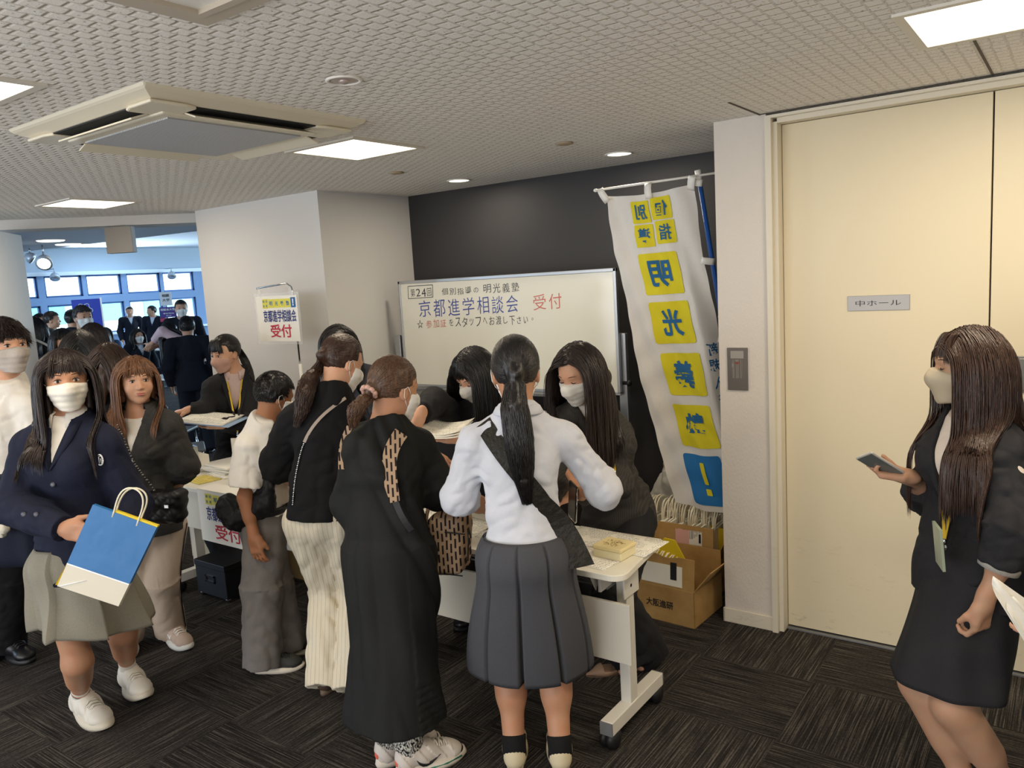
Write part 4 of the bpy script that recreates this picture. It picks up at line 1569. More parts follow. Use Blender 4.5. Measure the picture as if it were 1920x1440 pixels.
class Fig:
    def __init__(s, name, label, b, px, rel, head, pelvis, ankles, scale=1.0, hrel=None, pitch=0, roll=0, prel=None,
                 shoulders=None, elbows=None, wrists=None, knees=None, male=False, res=.0052, sw=.165, group=None, neck=.135, bulk=1.0, hscale=1.04, hipw=.085, legk=1.0):
        """joints are world points; rel = heading against the camera (0 = faces it, 90 = faces picture right)"""
        s.s, s.res, s.male, s.bulk, s.lk = scale, res, male, bulk, legk
        va = view_az(px) + pi
        s.va = va
        s.az = va - radians(rel)
        s.haz = va - radians(rel if hrel is None else hrel)
        s.paz = va - radians(rel if prel is None else prel)
        root = (ankles[0] + ankles[1]) / 2
        s.root = np.array([root[0], root[1], 0.0])
        s.o = thing(name, label, 'person', s.root, group)
        L = lambda p: np.array(p, float) - s.root
        s.L = L
        s.HC = L(head)
        s.P = L(pelvis)
        # head frame
        a = s.haz
        fy = az_dir(a)
        fx = np.array([cos(a), -sin(a), 0])
        pz, rz = radians(pitch), radians(roll)
        hy = fy * cos(pz) + np.array([0, 0, -sin(pz)])
        hz = np.cross(fx, hy)
        hx = fx * cos(rz) + hz * sin(rz)
        hz = np.cross(hx, hy)
        s.Mh = np.stack([hx, hy, hz], 1)
        s.hs = scale * .98 * hscale
        s.NB = s.HC + (hz * -.62 + np.array([0, 0, -.38])) * neck * scale - hy * .03 * scale
        up = unit(s.NB - s.P)
        rgt = np.array([cos(s.az), -sin(s.az), 0])
        if shoulders is not None:
            s.S = [L(shoulders[0]), L(shoulders[1])]
            rgt = unit(s.S[1] - s.S[0])
        rgt = unit(rgt - up * (rgt @ up))
        fwd = np.cross(up, rgt)
        s.up, s.rgt, s.fwd = up, rgt, fwd
        if shoulders is None:
            c = s.NB - up * .045 * scale
            s.S = [c - rgt * sw * scale, c + rgt * sw * scale]
        s.C = s.NB + (s.P - s.NB) * .34 + fwd * .012 * scale
        s.Wst = s.NB + (s.P - s.NB) * .70 + fwd * .01 * scale
        pr = np.array([cos(s.paz), -sin(s.paz), 0])
        s.pr, s.pf = pr, az_dir(s.paz)
        s.H = [s.P - pr * hipw * scale - [0, 0, .03 * scale], s.P + pr * hipw * scale - [0, 0, .03 * scale]]
        s.A = [L(ankles[0]), L(ankles[1])]
        s.E = [L(e) for e in elbows] if elbows is not None else None
        s.Wr = [L(e) for e in wrists] if wrists is not None else None
        if s.Wr is None:
            s.Wr = [s.S[q] - np.array([0, 0, .47]) * scale + s.fwd * .08 + s.rgt * (.05 if q else -.05) for q in (0, 1)]
        if s.E is None:
            s.E = [s.ik(s.S[q], s.Wr[q], .265 * scale, .235 * scale, (-s.fwd * .8 + s.rgt * (.5 if q else -.5) - up * .3)) for q in (0, 1)]
        if knees is not None:
            s.K = [L(e) for e in knees]
        else:
            s.K = [s.ik(s.H[q], s.A[q], .40 * scale, .385 * scale, s.pf) for q in (0, 1)]
        ar = [np.linalg.norm(s.S[q] - s.E[q]) for q in (0, 1)] + [np.linalg.norm(s.E[q] - s.Wr[q]) for q in (0, 1)]
        print('FIG %-22s sc %.2f spine %.2f headZ %.2f upper %.2f %.2f fore %.2f %.2f thigh %.2f %.2f shin %.2f %.2f shw %.2f' % (
            label[:22], scale, np.linalg.norm(s.NB - s.P), s.HC[2], *ar, *[np.linalg.norm(s.H[q] - s.K[q]) for q in (0, 1)], *[np.linalg.norm(s.K[q] - s.A[q]) for q in (0, 1)], np.linalg.norm(s.S[0] - s.S[1])))

    @staticmethod
    def ik(a, c, l1, l2, hint):
        d = c - a
        D = np.linalg.norm(d)
        if D >= l1 + l2 - 1e-3:
            return a + d * (l1 / (l1 + l2))
        u = d / D
        x = (l1 * l1 - l2 * l2 + D * D) / (2 * D)
        h = sqrt(max(0, l1 * l1 - x * x))
        n = hint - u * (hint @ u)
        return a + u * x + unit(n) * h

    def hl(s, p):
        """head-local to figure-local"""
        return s.HC + s.Mh @ (np.array(p, float) * s.hs)

    # ---------------------------------------------------------------- body
    def torso(s, v, g, k=.05, hips=True, belly=0):
        c = s.s * s.bulk
        v.ell(s.C, np.array([.126, .092, .148]) * c + g, np.stack([s.rgt, s.fwd, s.up], 1), k)
        v.cap(s.C - s.up * .03 * c, s.Wst, .110 * c + g, (.100 + belly) * c + g, k, s.fwd, .74)
        v.cap(s.Wst, s.P, (.100 + belly) * c + g, .126 * c + g, k, s.fwd, .76)
        if hips:
            v.ell(s.P - [0, 0, .02 * c], np.array([.145, .106, .100]) * c + g, np.stack([s.pr, s.pf, np.array([0, 0, 1.])], 1), k)
        for q in (0, 1):
            v.cap(s.NB - s.up * .02 * c, s.S[q], .046 * c + g, .047 * c + g, .04)
            if not s.male:
                v.ell(s.C + s.fwd * .075 * c + s.rgt * (.062 if q else -.062) * c + s.up * .005, np.array([.055, .045, .055]) * c + g, np.stack([s.rgt, s.fwd, s.up], 1), .04)
        v.cap(s.NB, s.C, .055 * c + g * .6, .08 * c + g, .05)

    def arms(s, v, g, k=.03, t=1.0, which=(0, 1), loose=0.0, flat=True, g2=None):
        """t: 1 = to the wrist, .5 = to the elbow"""
        c = s.s
        g2 = g if g2 is None else g2
        for q in which:
            S, E, Wr = s.S[q], s.E[q], s.Wr[q]
            u = unit(E - S)
            if t <= .5:
                e = S + (E - S) * (t / .5)
                vcone(v, S, e, .046 * c + g, .040 * c + g + loose, k)
                v.cap(S, S + (E - S) * .3 * min(1, t * 2), .047 * c + g, .043 * c + g, k)
            else:
                v.cap(S, E, .045 * c + g, .035 * c + g + loose, k)
                e = E + (Wr - E) * ((t - .5) / .5)
                (vcone if flat else v.cap)(*( (v, E, e, .034 * c + g2 + loose, .027 * c + g2 + loose * .6, k) if flat else (E, e, .037 * c + g2, .0265 * c + g2, k)))
                v.cap(E, E + (e - E) * .5, .035 * c + g + loose, .032 * c + g2 + loose * .6, k)

    def legs(s, v, g=0.0, k=.03):
        c = s.s
        for q in (0, 1):
            H, K, A = s.H[q], s.K[q], s.A[q]
            w_ = s.lk
            v.cap(H, K, .080 * c + g, .052 * c * w_ + g, k)
            v.cap(K, A, .049 * c * w_ + g, .032 * c * w_ + g, k)
            bk = unit(np.cross(unit(A - K), s.pr))
            if bk @ s.pf > 0:
                bk = -bk
            m = K + (A - K) * .30 + bk * .018 * c
            v.cap(K + (A - K) * .12 + bk * .010 * c, K + (A - K) * .50 + bk * .012 * c, .049 * c * w_ + g, .041 * c * w_ + g, .05)
            v.ell(K + s.pf * .006, (.040 * c, .036 * c, .045 * c), k=.03)
            f = unit(np.array([*(s.pf[:2]), -.25]))
            v.cap(A - [0, 0, .02], A + f * .07 * c - [0, 0, .035], .028 * c, .020 * c, .02)
            v.cap(A - [0, 0, .01], A - s.pf * .012 * c - [0, 0, .045], .028 * c, .024 * c, .02)

    def hand(s, v, q, d, n, curl=(.5, .5, .5), spread=.10, thumb=(.6, .75, .25), tc=.5, sc=1.0):
        d = unit(d)
        n = unit(n - d * (n @ d))
        t = np.cross(d, n) * (1 if q else -1)
        c = s.s * sc * (1.06 if s.male else 1)
        W0 = s.Wr[q]
        R_ = np.stack([t, d, n], 1)
        v.cap(W0 - d * .02, W0 + d * .02 * c, .026 * c, .028 * c, .02, n, .75)
        v.box(W0 + d * .050 * c, np.array([.038, .044, .0125]) * c, R_, rr=.012 * c, k=.016)
        v.cap(W0 + d * .02 * c + t * .018 * c, W0 + d * .06 * c + t * .030 * c, .017 * c, .012 * c, .015)
        L4 = (.070, .079, .073, .057)
        for i, (ox, ln) in enumerate(zip((.0285, .0095, -.0095, -.0275), L4)):
            cu = curl[i] if len(curl) == 4 else curl[0]
            b = W0 + d * (.088 - abs(ox) * .12) * c + t * ox * c
            dd = unit(d + t * spread * (ox / .02))
            cc = cu * (1 + .10 * i)
            rr = (.0088, .0090, .0086, .0078)[i] * c
            for j, (fr, bend) in enumerate(((.46, .55), (.30, 1.0), (.24, .75))):
                ang = cc * bend
                dd2 = unit(dd * cos(ang) + n * sin(ang))
                nn = unit(n * cos(ang) - dd * sin(ang))
                e = b + dd2 * ln * fr * c
                r1 = rr * (1 - .09 * j)
                v.cap(b, e, r1, r1 * .94, .004)
                b, dd = e, dd2
                n_save = n
                n = nn
            n = np.cross(t, d) if q == 0 else np.cross(t, d)
            n = unit(R_[:, 2])
        b = W0 + d * .022 * c + t * .026 * c + n * .004
        td = unit(d * thumb[0] + t * thumb[1] + n * thumb[2])
        v.cap(b, b + td * .036 * c, .0135 * c, .0110 * c, .012)
        b2 = b + td * .036 * c
        td2 = unit(td * cos(tc) + (d * .6 - t * .5 + n * .6) * sin(tc))
        v.cap(b2, b2 + td2 * .030 * c, .0108 * c, .0088 * c, .006)

    def head_prims(s, v, g=0.0, k=.02, full=True):
        h = s.hs
        M = s.Mh
        wd = 1.05 if s.male else 1.0
        if full:
            v.ell(s.hl((0, -.012, .035)), np.array([.074 * wd, .092, .088]) * h + g, M, k)
        v.ell(s.hl((0, .016, -.008)), np.array([.064 * wd, .074, .084]) * h + g, M, k + .01)
        v.ell(s.hl((0, .026, -.060)), np.array([.047 * wd, .052, .043]) * h + g, M, k + .01)
        v.ell(s.hl((0, .062, -.086)), np.array([.020, .017, .016]) * h + g, M, k)
        for q in (-1, 1):
            v.ell(s.hl((q * .036, .052, -.026)), np.array([.026, .026, .026]) * h + g, M, k)
        v.cap(s.hl((0, .084, .010)), s.hl((0, .101, -.022)), .0065 * h + g, .0095 * h + g, .012)
        if full:
            for q in (-1, 1):
                v.ell(s.hl((q * .009, .093, -.026)), np.array([.008, .008, .006]) * h, M, .006)
                v.ell(s.hl((q * .031, .0905, .012)), np.array([.017, .009, .010]) * h, M, .012, 's')
                v.ell(s.hl((q * .072 * wd, -.010, -.008)), np.array([.008, .019, .030]) * h, M @ np.array([[1, 0, 0], [0, cos(.2), -sin(.2)], [0, sin(.2), cos(.2)]]), .006)
                v.ell(s.hl((q * .081 * wd, -.006, -.006)), np.array([.004, .009, .016]) * h, M, .004, 's')
            v.cap(s.hl((-.028, .076, .030)), s.hl((.028, .076, .030)), .010 * h, .010 * h, .015)
            v.ell(s.hl((0, .082, -.052)), np.array([.022, .010, .011]) * h, M, .01)

    def body(s, skin, hands=None, legs=True, res=None):
        v = Vol(res or s.res)
        s.torso(v, -.012)
        s.arms(v, -.006, flat=False, g2=-.003)
        if legs:
            s.legs(v)
        s.head_prims(v)
        v.cap(s.hl((0, -.022, -.035)), s.NB + s.up * .0, .050 * s.s * (1.12 if s.male else .95), .056 * s.s, .025)
        if hands:
            for q, kw in hands.items():
                s.hand(v, q, **kw)
        s.body_o = link('body', v.mesh('body', 1), skin, s.o)
        return s

    def face(s, skin_dark='#6d3f33', eyes='open', brows=True, lips=False, browc='#2e221d'):
        h = s.hs
        M = s.Mh
        M4 = Matrix([list(M[i] * h) + [s.HC[i]] for i in range(3)] + [[0, 0, 0, 1]])
        for q in (-1, 1):
            ex, ey, ez = q * .0305, .0815, .010
            if eyes == 'open':
                b = MB()
                b.ball((ex, ey - .004, ez), (.0130, .0095, .0056), 0, 10)
                b.ball((ex, ey + .0030, ez), (.0058, .0030, .0056), 1, 8)
                b.v = [tuple(M4 @ Vector(p)) for p in b.v]
                b.build('eye', [M_EYEW, M_IRIS], s.body_o)
            lid = MB()
            zz = .0040 if eyes == 'open' else -.002
            cvx = 1 if eyes == 'open' else -.8
            pts = [(ex + (u - .5) * .031, ey + .0065 - abs(u - .5) * .010, ez + zz + cvx * (.0035 - (u - .5) ** 2 * .022)) for u in np.linspace(0, 1, 9)]
            lid.tube(pts, [.0004, .0011, .0016, .0018, .0019, .0018, .0017, .0013, .0004], 5)
            lid.v = [tuple(M4 @ Vector(p)) for p in lid.v]
            lid.build('eyelashes', M_LASH, s.body_o)
            if brows:
                bw = MB()
                pts = [(q * (.016 + u * .032), .0905 - u * u * .014, ez + .0225 + .0035 * sin(u * 2.9)) for u in np.linspace(0, 1, 8)]
                bw.tube(pts, [.0006, .0014, .0017, .0018, .0017, .0014, .001, .0004], 6, flat=.9)
                bw.v = [tuple(M4 @ Vector(p)) for p in bw.v]
                bw.build('eyebrow', mat('eyebrow', browc, .8), s.body_o)
        if lips:
            b = MB()
            b.ball((0, .0885, -.0495), (.0205, .0055, .0042), 0, 8)
            b.ball((0, .0885, -.0575), (.0175, .0062, .0052), 0, 8)
            b.v = [tuple(M4 @ Vector(p)) for p in b.v]
            b.build('lips', M_LIPS, s.body_o)
        return s

    def mask(s, m, style='pleat'):
        v = Vol(min(s.res, .0048))
        h = s.hs
        s.head_prims(v, .0045 * h, .016, False)
        v.cap(s.hl((0, .084, .004)), s.hl((0, .096, -.026)), .010 * h, .014 * h, .03)
        v.cap(s.hl((0, .092, -.030)), s.hl((0, .066, -.086)), .016 * h, .020 * h, .05)
        M = s.Mh
        def keep(P):
            q = (P - s.HC) @ M / h
            top = .004 - .16 * np.abs(q[:, 0]) if style == 'pleat' else .010 - .30 * np.abs(q[:, 0])
            bot = -.108 + .25 * np.abs(q[:, 0])
            d = np.maximum(q[:, 2] - top, bot - q[:, 2])
            d = np.maximum(d, (.030 + .0 * q[:, 0]) - q[:, 1])
            return -d * h
        v.carve(lambda P: keep(P))
        if style == 'pleat':
            v.disp(lambda P: -.0022 * np.abs(np.sin(((P - s.HC) @ M[:, 2]) / h * 135)) * h, .02)
        o = link('mask', v.mesh('mask', 1), m, s.o)
        for q in (-1, 1):
            b = MB()
            e0 = (q * .0835, -.008, .010)
            b.tube([s.hl(p) for p in ((q * .062, .032, -.014), (q * .077, .012, .002), (q * .082, -.004, .016), (q * .082, -.018, .004), (q * .080, -.014, -.020), (q * .070, .006, -.042), (q * .056, .028, -.056))], .0016, 5)
            b.build('ear_loop', m, o)
        return s

    # ---------------------------------------------------------------- hair
    def hair(s, m, style='down', N=1000, length=.30, bangs=0, part=0.0, tie=(0, -.105, .02), tail=None, tail_r=.028, wid=.0016, seg=13, frizz=.0025, fy=.018, cover=1.0, side_front=True, bun=False, seed=1, base_m=None, hairline=.074, sweep=0.0, curl_in=0.0):
        rg = np.random.default_rng(seed)
        N = int(N * 1.35)
        h = s.hs
        M = s.Mh
        c0 = np.array([0, -.012, .035])
        r0 = np.array([.0775, .0965, .0925])
        # ---- base volume
        v = Vol(max(s.res, .0055))
        v.ell(s.hl(c0), (r0 + .003) * h, M, .01)
        if style in ('down', 'bob'):
            for x, y, L_, r_ in ((-.052, -.055, 1, .034), (0, -.070, 1, .038), (.052, -.055, 1, .034), (-.070, -.012, .98, .018), (.070, -.012, .98, .018)):
                a = s.hl((x, y, .0))
                b = a + np.array([0, 0, -1.0]) * max(.02, (length * .92 - .10)) * L_ - s.fwd * (.01 if y < -.02 else -.0)
                if style == 'down' and y < -.02:
                    a2 = s.hl((x, y - .02, -.06))
                    v.cap(a, a2, r_ * h, r_ * h * .9, .02)
                    b = self_push(s, b, .02)
                    v.cap(a2, b, r_ * h * .9, r_ * h * .55, .03)
                else:
                    v.cap(a, b, r_ * h, r_ * h * .7, .03)
        if style == 'tail':
            tp = s.hl(tie)
            v.ell(tp, (.022 * h,) * 3, k=.03)
            pts = [s.L(p) for p in tail]
            for i in range(len(pts) - 1):
                f0, f1 = i / (len(pts) - 1), (i + 1) / (len(pts) - 1)
                rf = lambda f: tail_r * (.62 + .25 * sin(pi * min(1, f * 1.1))) * (1 - .65 * f ** 4)
                v.cap(pts[i], pts[i + 1], rf(f0) * .85, rf(f1) * .85, .015)
        if style == 'short':
            v.disp(lambda P: -.003 - .0035 * vnoise(P * 45) - .002 * vnoise(P * 110))
        def face_cut(P):
            q = (P - s.HC) @ M / h
            hl_ = hairline - .35 * np.maximum(0, np.abs(q[:, 0]) - .045)
            d1 = np.maximum(.028 - q[:, 1], q[:, 2] - hl_)
            if style in ('tail', 'short'):
                d2 = np.maximum(q[:, 2] + .030 - .25 * np.minimum(0, q[:, 1] + .03), -9 + 0 * q[:, 1])
                d3 = np.maximum(.004 - q[:, 1], q[:, 2] - .020)
                far = np.maximum(-.09 - q[:, 1], 0)
                d2 = np.where((q[:, 1] < -.125), 1, d2) if style == 'tail' else d2
                tl = np.linalg.norm((P - s.hl(tie)), axis=1) if style == 'tail' else None
                if tl is not None:
                    below = q[:, 2] < tie[2] + .01
                    pth = np.full(len(P), 9.)
                    for i in range(len(pts) - 1):
                        ab = pts[i + 1] - pts[i]
                        t = np.clip((P - pts[i]) @ ab / (ab @ ab), 0, 1)
                        pth = np.minimum(pth, np.linalg.norm(P - pts[i] - t[:, None] * ab, axis=1))
                    d2 = np.maximum(d2, tail_r * 1.4 - pth)
                    d2 = np.where(q[:, 2] > -.2, d2, tail_r * 1.4 - pth)
                return np.minimum(np.minimum(d1, d3), d2) * h
            d4 = np.maximum(np.maximum(fy + .002 - q[:, 1], np.abs(q[:, 0]) - .066), q[:, 2] - .05)
            return np.minimum(d1, d4) * h
        v.carve(face_cut)
        v.disp(lambda P: .0022 * vnoise(((P - s.HC) @ M) * np.array([110, 110, 14])), .02)
        ho = link('hair', v.mesh('hair', 1), base_m or m, s.o)
        # ---- strands
        def sample(n, fn):
            out = []
            while sum(len(o) for o in out) < n:
                u = rg.normal(size=(n * 3, 3))
                u /= np.linalg.norm(u, axis=1)[:, None]
                out.append(u[fn(c0 + u * r0)])
            return np.concatenate(out)[:n]
        def ok(p):
            a = ~((p[:, 1] > .022) & (p[:, 2] < hairline - .002))
            a &= ~((p[:, 1] > .0) & (p[:, 2] < .022))
            return a & (p[:, 2] > (-.028 if style in ('tail', 'short') else -.045))
        g = M.T @ np.array([0, 0, -1.0])
        paths = []
        if style in ('down', 'bob'):
            u = sample(N, ok)
            lay = rg.uniform(.0, .075, N)
            p = c0 + u * r0 * (1 + lay[:, None])
            sg = np.sign(p[:, 0] - part + rg.normal(0, .004, N))
            d = np.stack([sg * .8, -.3 + 0 * sg, .2 + 0 * sg], 1) * 1.0
            Ls = length * rg.uniform(.86, 1.06, N)
            # strands rooted high travel further before they hang: same end height
            endz = None
            S_ = seg + 6
            ds = (Ls + .10 + (p[:, 2]) * .9) / S_
            P_ = [p.copy()]
            for i in range(S_):
                e = (p - c0) / r0
                near = np.exp(-((np.linalg.norm(e, axis=1) - 1) / .25) ** 2)
                T = g[None, :] + (sg[:, None] * np.array([1.0, 0, 0]) * .9 + np.array([0, sweep - .25, 0]) * (e[:, 1] < .3)[:, None]) * (near * np.clip(e[:, 2], 0, 1))[:, None]
                d = d * .55 + T * .45
                if curl_in:
                    d = d + (-np.sign(p[:, 0]) * curl_in * (i > S_ * .7))[:, None] * np.array([.5, 0, 0])
                d /= np.linalg.norm(d, axis=1)[:, None]
                p = p + d * ds[:, None] + rg.normal(0, frizz * .35, p.shape)
                e = (p - c0) / r0
                ne = np.linalg.norm(e, axis=1)
                lim = 1 + lay
                m_ = ne < lim
                p[m_] = (c0 + r0 * e / ne[:, None] * lim[:, None])[m_]
                # keep the face free
                fz = (p[:, 1] > fy) & (p[:, 2] < hairline) & (p[:, 2] > -.13) & (np.abs(p[:, 0]) < .070 + lay * .1)
                p[fz, 0] = np.where(p[fz, 0] >= 0, 1, -1) * (.070 + lay[fz] * .1)
                nk = (p[:, 2] < -.06) & (np.hypot(p[:, 0], p[:, 1] + .03) < .058)
                if nk.any():
                    q_ = p[nk] - [0, -.03, 0]
                    rr = np.hypot(q_[:, 0], q_[:, 1])[:, None] + 1e-6
                    q_[:, :2] *= .060 / rr
                    p[nk] = q_ + [0, -.03, 0]
                Wp = s.HC + (p * h) @ M.T
                Wp = push_many(s, Wp, .008 + lay * .14)
                p = ((Wp - s.HC) @ M) / h
                P_.append(p.copy())
            pa = np.stack(P_, 1)
            for _ in range(3):
                pa[:, 1:-1] = (pa[:, :-2] + 2 * pa[:, 1:-1] + pa[:, 2:]) / 4
            paths.append(pa)
        if style == 'tail':
            u = sample(N, ok)
            tu = unit((np.array(tie) - c0) / r0)
            lay = rg.uniform(.005, .045, N)
            cosw = np.clip(u @ tu, -.999, .999)
            om = np.arccos(cosw)
            P_ = []
            for i in range(9):
                t = i / 8
                w0, w1 = np.sin((1 - t) * om) / np.sin(om), np.sin(t * om) / np.sin(om)
                uu = u * w0[:, None] + tu * w1[:, None]
                P_.append(c0 + uu * r0 * (1 + (lay * (1 - t * .5))[:, None]))
            pts = np.array([s.L(p) for p in tail])
            loc = ((pts - s.HC) @ M) / h
            th, rr = rg.uniform(0, 2 * pi, N), np.sqrt(rg.uniform(0, 1, N))
            cut = rg.uniform(.72, 1.03, N)
            nseg = seg
            cum = np.concatenate([[0], np.cumsum(np.linalg.norm(np.diff(loc, axis=0), axis=1))])
            T0 = np.array(tie)
            for i in range(1, nseg + 1):
                f = np.minimum(i / nseg * cut, 1.02)
                sd = f * cum[-1]
                ctr = np.stack([np.interp(sd, cum, loc[:, k_]) for k_ in range(3)], 1)
                rad = tail_r / h * (.62 + .55 * np.sin(pi * np.minimum(1, f * 1.0 + .04))) * (1 - .35 * f ** 4)
                side = M.T @ s.rgt
                bk = np.cross(side, M.T @ np.array([0, 0, 1.]))
                off = (np.cos(th) * rr * rad)[:, None] * side + (np.sin(th) * rr * rad * .7)[:, None] * bk
                P_.append(ctr + off + rg.normal(0, frizz * .4, (N, 3)))
            paths.append(np.stack(P_, 1))
            tb = MB()
            t_ax = unit(pts[min(1, len(pts) - 1)] - s.hl(c0))
            tb.tube([s.hl(tie) - t_ax * .008, s.hl(tie) + t_ax * .014], .019 * h, 14)
            tb.build('hair_tie', s.tie_m if hasattr(s, 'tie_m') else M_BLACK, ho)
        if style == 'short':
            u = sample(N, ok)
            p = c0 + u * r0 * .995
            nrm = u / r0
            nrm /= np.linalg.norm(nrm, axis=1)[:, None]
            P_ = [p]
            comb = np.array([0, .35, 0]) + g * .6
            d = nrm * .55 + comb
            d /= np.linalg.norm(d, axis=1)[:, None]
            Ls = length * rg.uniform(.6, 1.1, N) * np.clip(.35 + (p[:, 2] + .03) * 9, .25, 1)
            for i in range(4):
                d = d + comb * .35 + rg.normal(0, .12, d.shape)
                d /= np.linalg.norm(d, axis=1)[:, None]
                p = p + d * (Ls / 4)[:, None]
                e = (p - c0) / r0
                ne = np.linalg.norm(e, axis=1)
                lim = 1.03 + .03 * i
                m_ = ne < lim
                p[m_] = (c0 + r0 * e / ne[:, None] * lim)[m_]
                P_.append(p.copy())
            paths.append(np.stack(P_, 1))
        if bangs:
            nb_ = int(bangs)
            xs = rg.uniform(-.052, .052, nb_)
            p = np.stack([xs * .8, rg.uniform(.035, .055, nb_), np.full(nb_, .112)], 1)
            lay = rg.uniform(.0, .05, nb_)
            P_ = []
            tot = rg.uniform(.075, .105, nb_)
            d = np.stack([xs * 2 + sweep * .5, np.full(nb_, .8), np.full(nb_, .1)], 1)
            for i in range(9):
                e = (p - c0) / r0
                ne = np.linalg.norm(e, axis=1)
                lim = 1.01 + lay
                m_ = ne < lim
                p[m_] = (c0 + r0 * e / ne[:, None] * lim[:, None])[m_]
                P_.append(p.copy())
                d = d * .5 + .5 * np.stack([xs * 6 + sweep * .4, .35 * (1 - i / 8) + 0 * xs, -1 + 0 * xs], 1)
                d /= np.linalg.norm(d, axis=1)[:, None]
                p = p + d * (tot / 8)[:, None]
            paths.append(np.stack(P_, 1))
        Vs, Qs, off = [], [], 0
        for pa in paths:
            n_, S_, _ = pa.shape
            Wp = s.HC + (pa * h) @ M.T
            tg = np.gradient(Wp, axis=1)
            tg /= np.linalg.norm(tg, axis=2)[:, :, None] + 1e-9
            ref = Wp - s.HC
            a1 = np.cross(tg, ref)
            a1 /= np.linalg.norm(a1, axis=2)[:, :, None] + 1e-9
            a2 = np.cross(tg, a1)
            wr = wid * rg.uniform(.7, 1.35, n_)[:, None] * np.concatenate([np.full(S_ - 3, 1.0), [.8, .5, .12]])[None, :]
            ring = []
            for k_ in range(3):
                an = 2 * pi * k_ / 3 + .5
                ring.append(Wp + (a1 * cos(an) * 1.5 + a2 * sin(an) * .8) * wr[:, :, None])
            Vv = np.stack(ring, 2).reshape(-1, 3)
            idx = np.arange(n_ * S_ * 3).reshape(n_, S_, 3) + off
            q_ = np.stack([idx[:, :-1, :], np.roll(idx, -1, 2)[:, :-1, :], np.roll(idx, -1, 2)[:, 1:, :], idx[:, 1:, :]], 3).reshape(-1, 4)
            Vs.append(Vv)
            Qs.append(q_)
            off += len(Vv)
        me = mesh_np(np.concatenate(Vs), quads=np.concatenate(Qs), name='strands')
        link('hair_strands', me, m, ho)['kind'] = 'stuff'
        s.hair_o = ho
        return s

    # ---------------------------------------------------------------- clothes
    def top(s, name, m, g=.014, t=1.0, hem=.02, loose=.006, amp=.005, v_open=None, collar=None, hemflare=.0, lapel=0, belly=0, seed=0., res=None, hips=True, g2=None, big=.004, hem_tilt=None, extra=None, neck_cut=None, fu=26):
        """hem: distance of the lower edge below the pelvis centre (m, along the spine)"""
        v = Vol(res or s.res)
        s.pg = max(getattr(s, 'pg', 0), g + loose * .5)
        s.torso(v, g, hips=hips, belly=belly)
        if hem > .05:
            a, b = s.P + s.up * .05, s.P - np.array([0, 0, 1.]) * (hem + .03)
            v.cap(a, b, .140 * s.s * s.bulk + g, .150 * s.s * s.bulk + g + hemflare, .05, s.fwd, .78)
        s.arms(v, g, t=t, loose=loose, g2=g2)
        if extra:
            extra(v)
        v.disp(folds([(s.S[0], s.E[0]), (s.E[0], s.Wr[0]), (s.S[1], s.E[1]), (s.E[1], s.Wr[1]), (s.NB, s.P)], amp, fu, 1.6, seed, big), .05)
        hn = -(s.up * .6 + np.array([0, 0, .4])) if hem_tilt is None else -np.array(hem_tilt)
        low = s.P - np.array([0, 0, 1.]) * hem

        def hemc(P):
            # the hem only trims the torso, not the hands' sleeves
            d = (P - low) @ unit(-hn) * -1
            far = np.min([seg_dist(P, s.S[q], s.E[q]) - .07 for q in (0, 1)] + [seg_dist(P, s.E[q], s.Wr[q]) - .062 for q in (0, 1)], axis=0)
            return np.where(far < 0, -1, d)
        v.ops.append(('c', hemc, None, None, 0))
        nc = neck_cut if neck_cut is not None else .030
        v.ops.append(('c', lambda P: np.where(np.linalg.norm(P - (s.NB), axis=1) < .11 * s.s, (P - (s.NB + s.up * nc * s.s - s.fwd * .0)) @ unit(s.up - s.fwd * -.45), -1), None, None, 0))
        if v_open:
            zt, zl, wt = v_open   # along the spine from NB: top offset, lower end, half width at top
            def vfn(P):
                q = P - s.NB
                z = q @ s.up
                x = q @ s.rgt
                y = q @ s.fwd
                w_ = wt * np.clip((z + zl) / (zl + zt), -1, 1.3)
                return np.maximum(np.abs(x) - w_, .0 - y)
            v.carve(vfn)
            if lapel:
                def lap(P):
                    q = P - s.NB
                    z = q @ s.up
                    x = np.abs(q @ s.rgt)
                    y = q @ s.fwd
                    w_ = wt * np.clip((z + zl) / (zl + zt), -1, 1.3)
                    lw = lapel * np.clip(1.15 - np.abs((z + .11) / .16) ** 2, 0, 1)
                    on = (y > 0) & (x - w_ < lw) & (z < .04) & (z > -zl)
                    return np.where(on, -.0045, 0)
                v.disp(lap, .03)
        o = link(name, v.mesh(name, 1), m, s.o)
        return o

    def pants(s, name, m, g=.015, wide=0.0, hem=.06, amp=.007, seed=0., res=None, fu=16, rise=.08, taper=0.0):
        v = Vol(res or s.res)
        c = s.s * s.bulk
        v.ell(s.P - [0, 0, .01], np.array([.148, .112, .105]) * c + g, np.stack([s.pr, s.pf, np.array([0, 0, 1.])], 1), .03)
        v.cap(s.P + [0, 0, rise], s.P, .118 * c + g, .135 * c + g, .03, s.pf, .78)
        for q in (0, 1):
            H, K, A = s.H[q], s.K[q], s.A[q]
            d = unit(A - K)
            v.cap(H, K, .080 * c + g + wide * .4, .060 * c + g + wide * .8, .03)
            e = A + d * (.09 * s.s - hem)
            vcone(v, K, e, .060 * c + g + wide * .8, (.052 - taper) * c + g + wide, .03)
        v.disp(folds([(s.H[0], s.K[0]), (s.K[0], s.A[0]), (s.H[1], s.K[1]), (s.K[1], s.A[1])], amp, fu, 1.5, seed, .004), .05)
        v.cut(s.P + [0, 0, rise], (0, 0, 1))
        return link(name, v.mesh(name, 1), m, s.o)

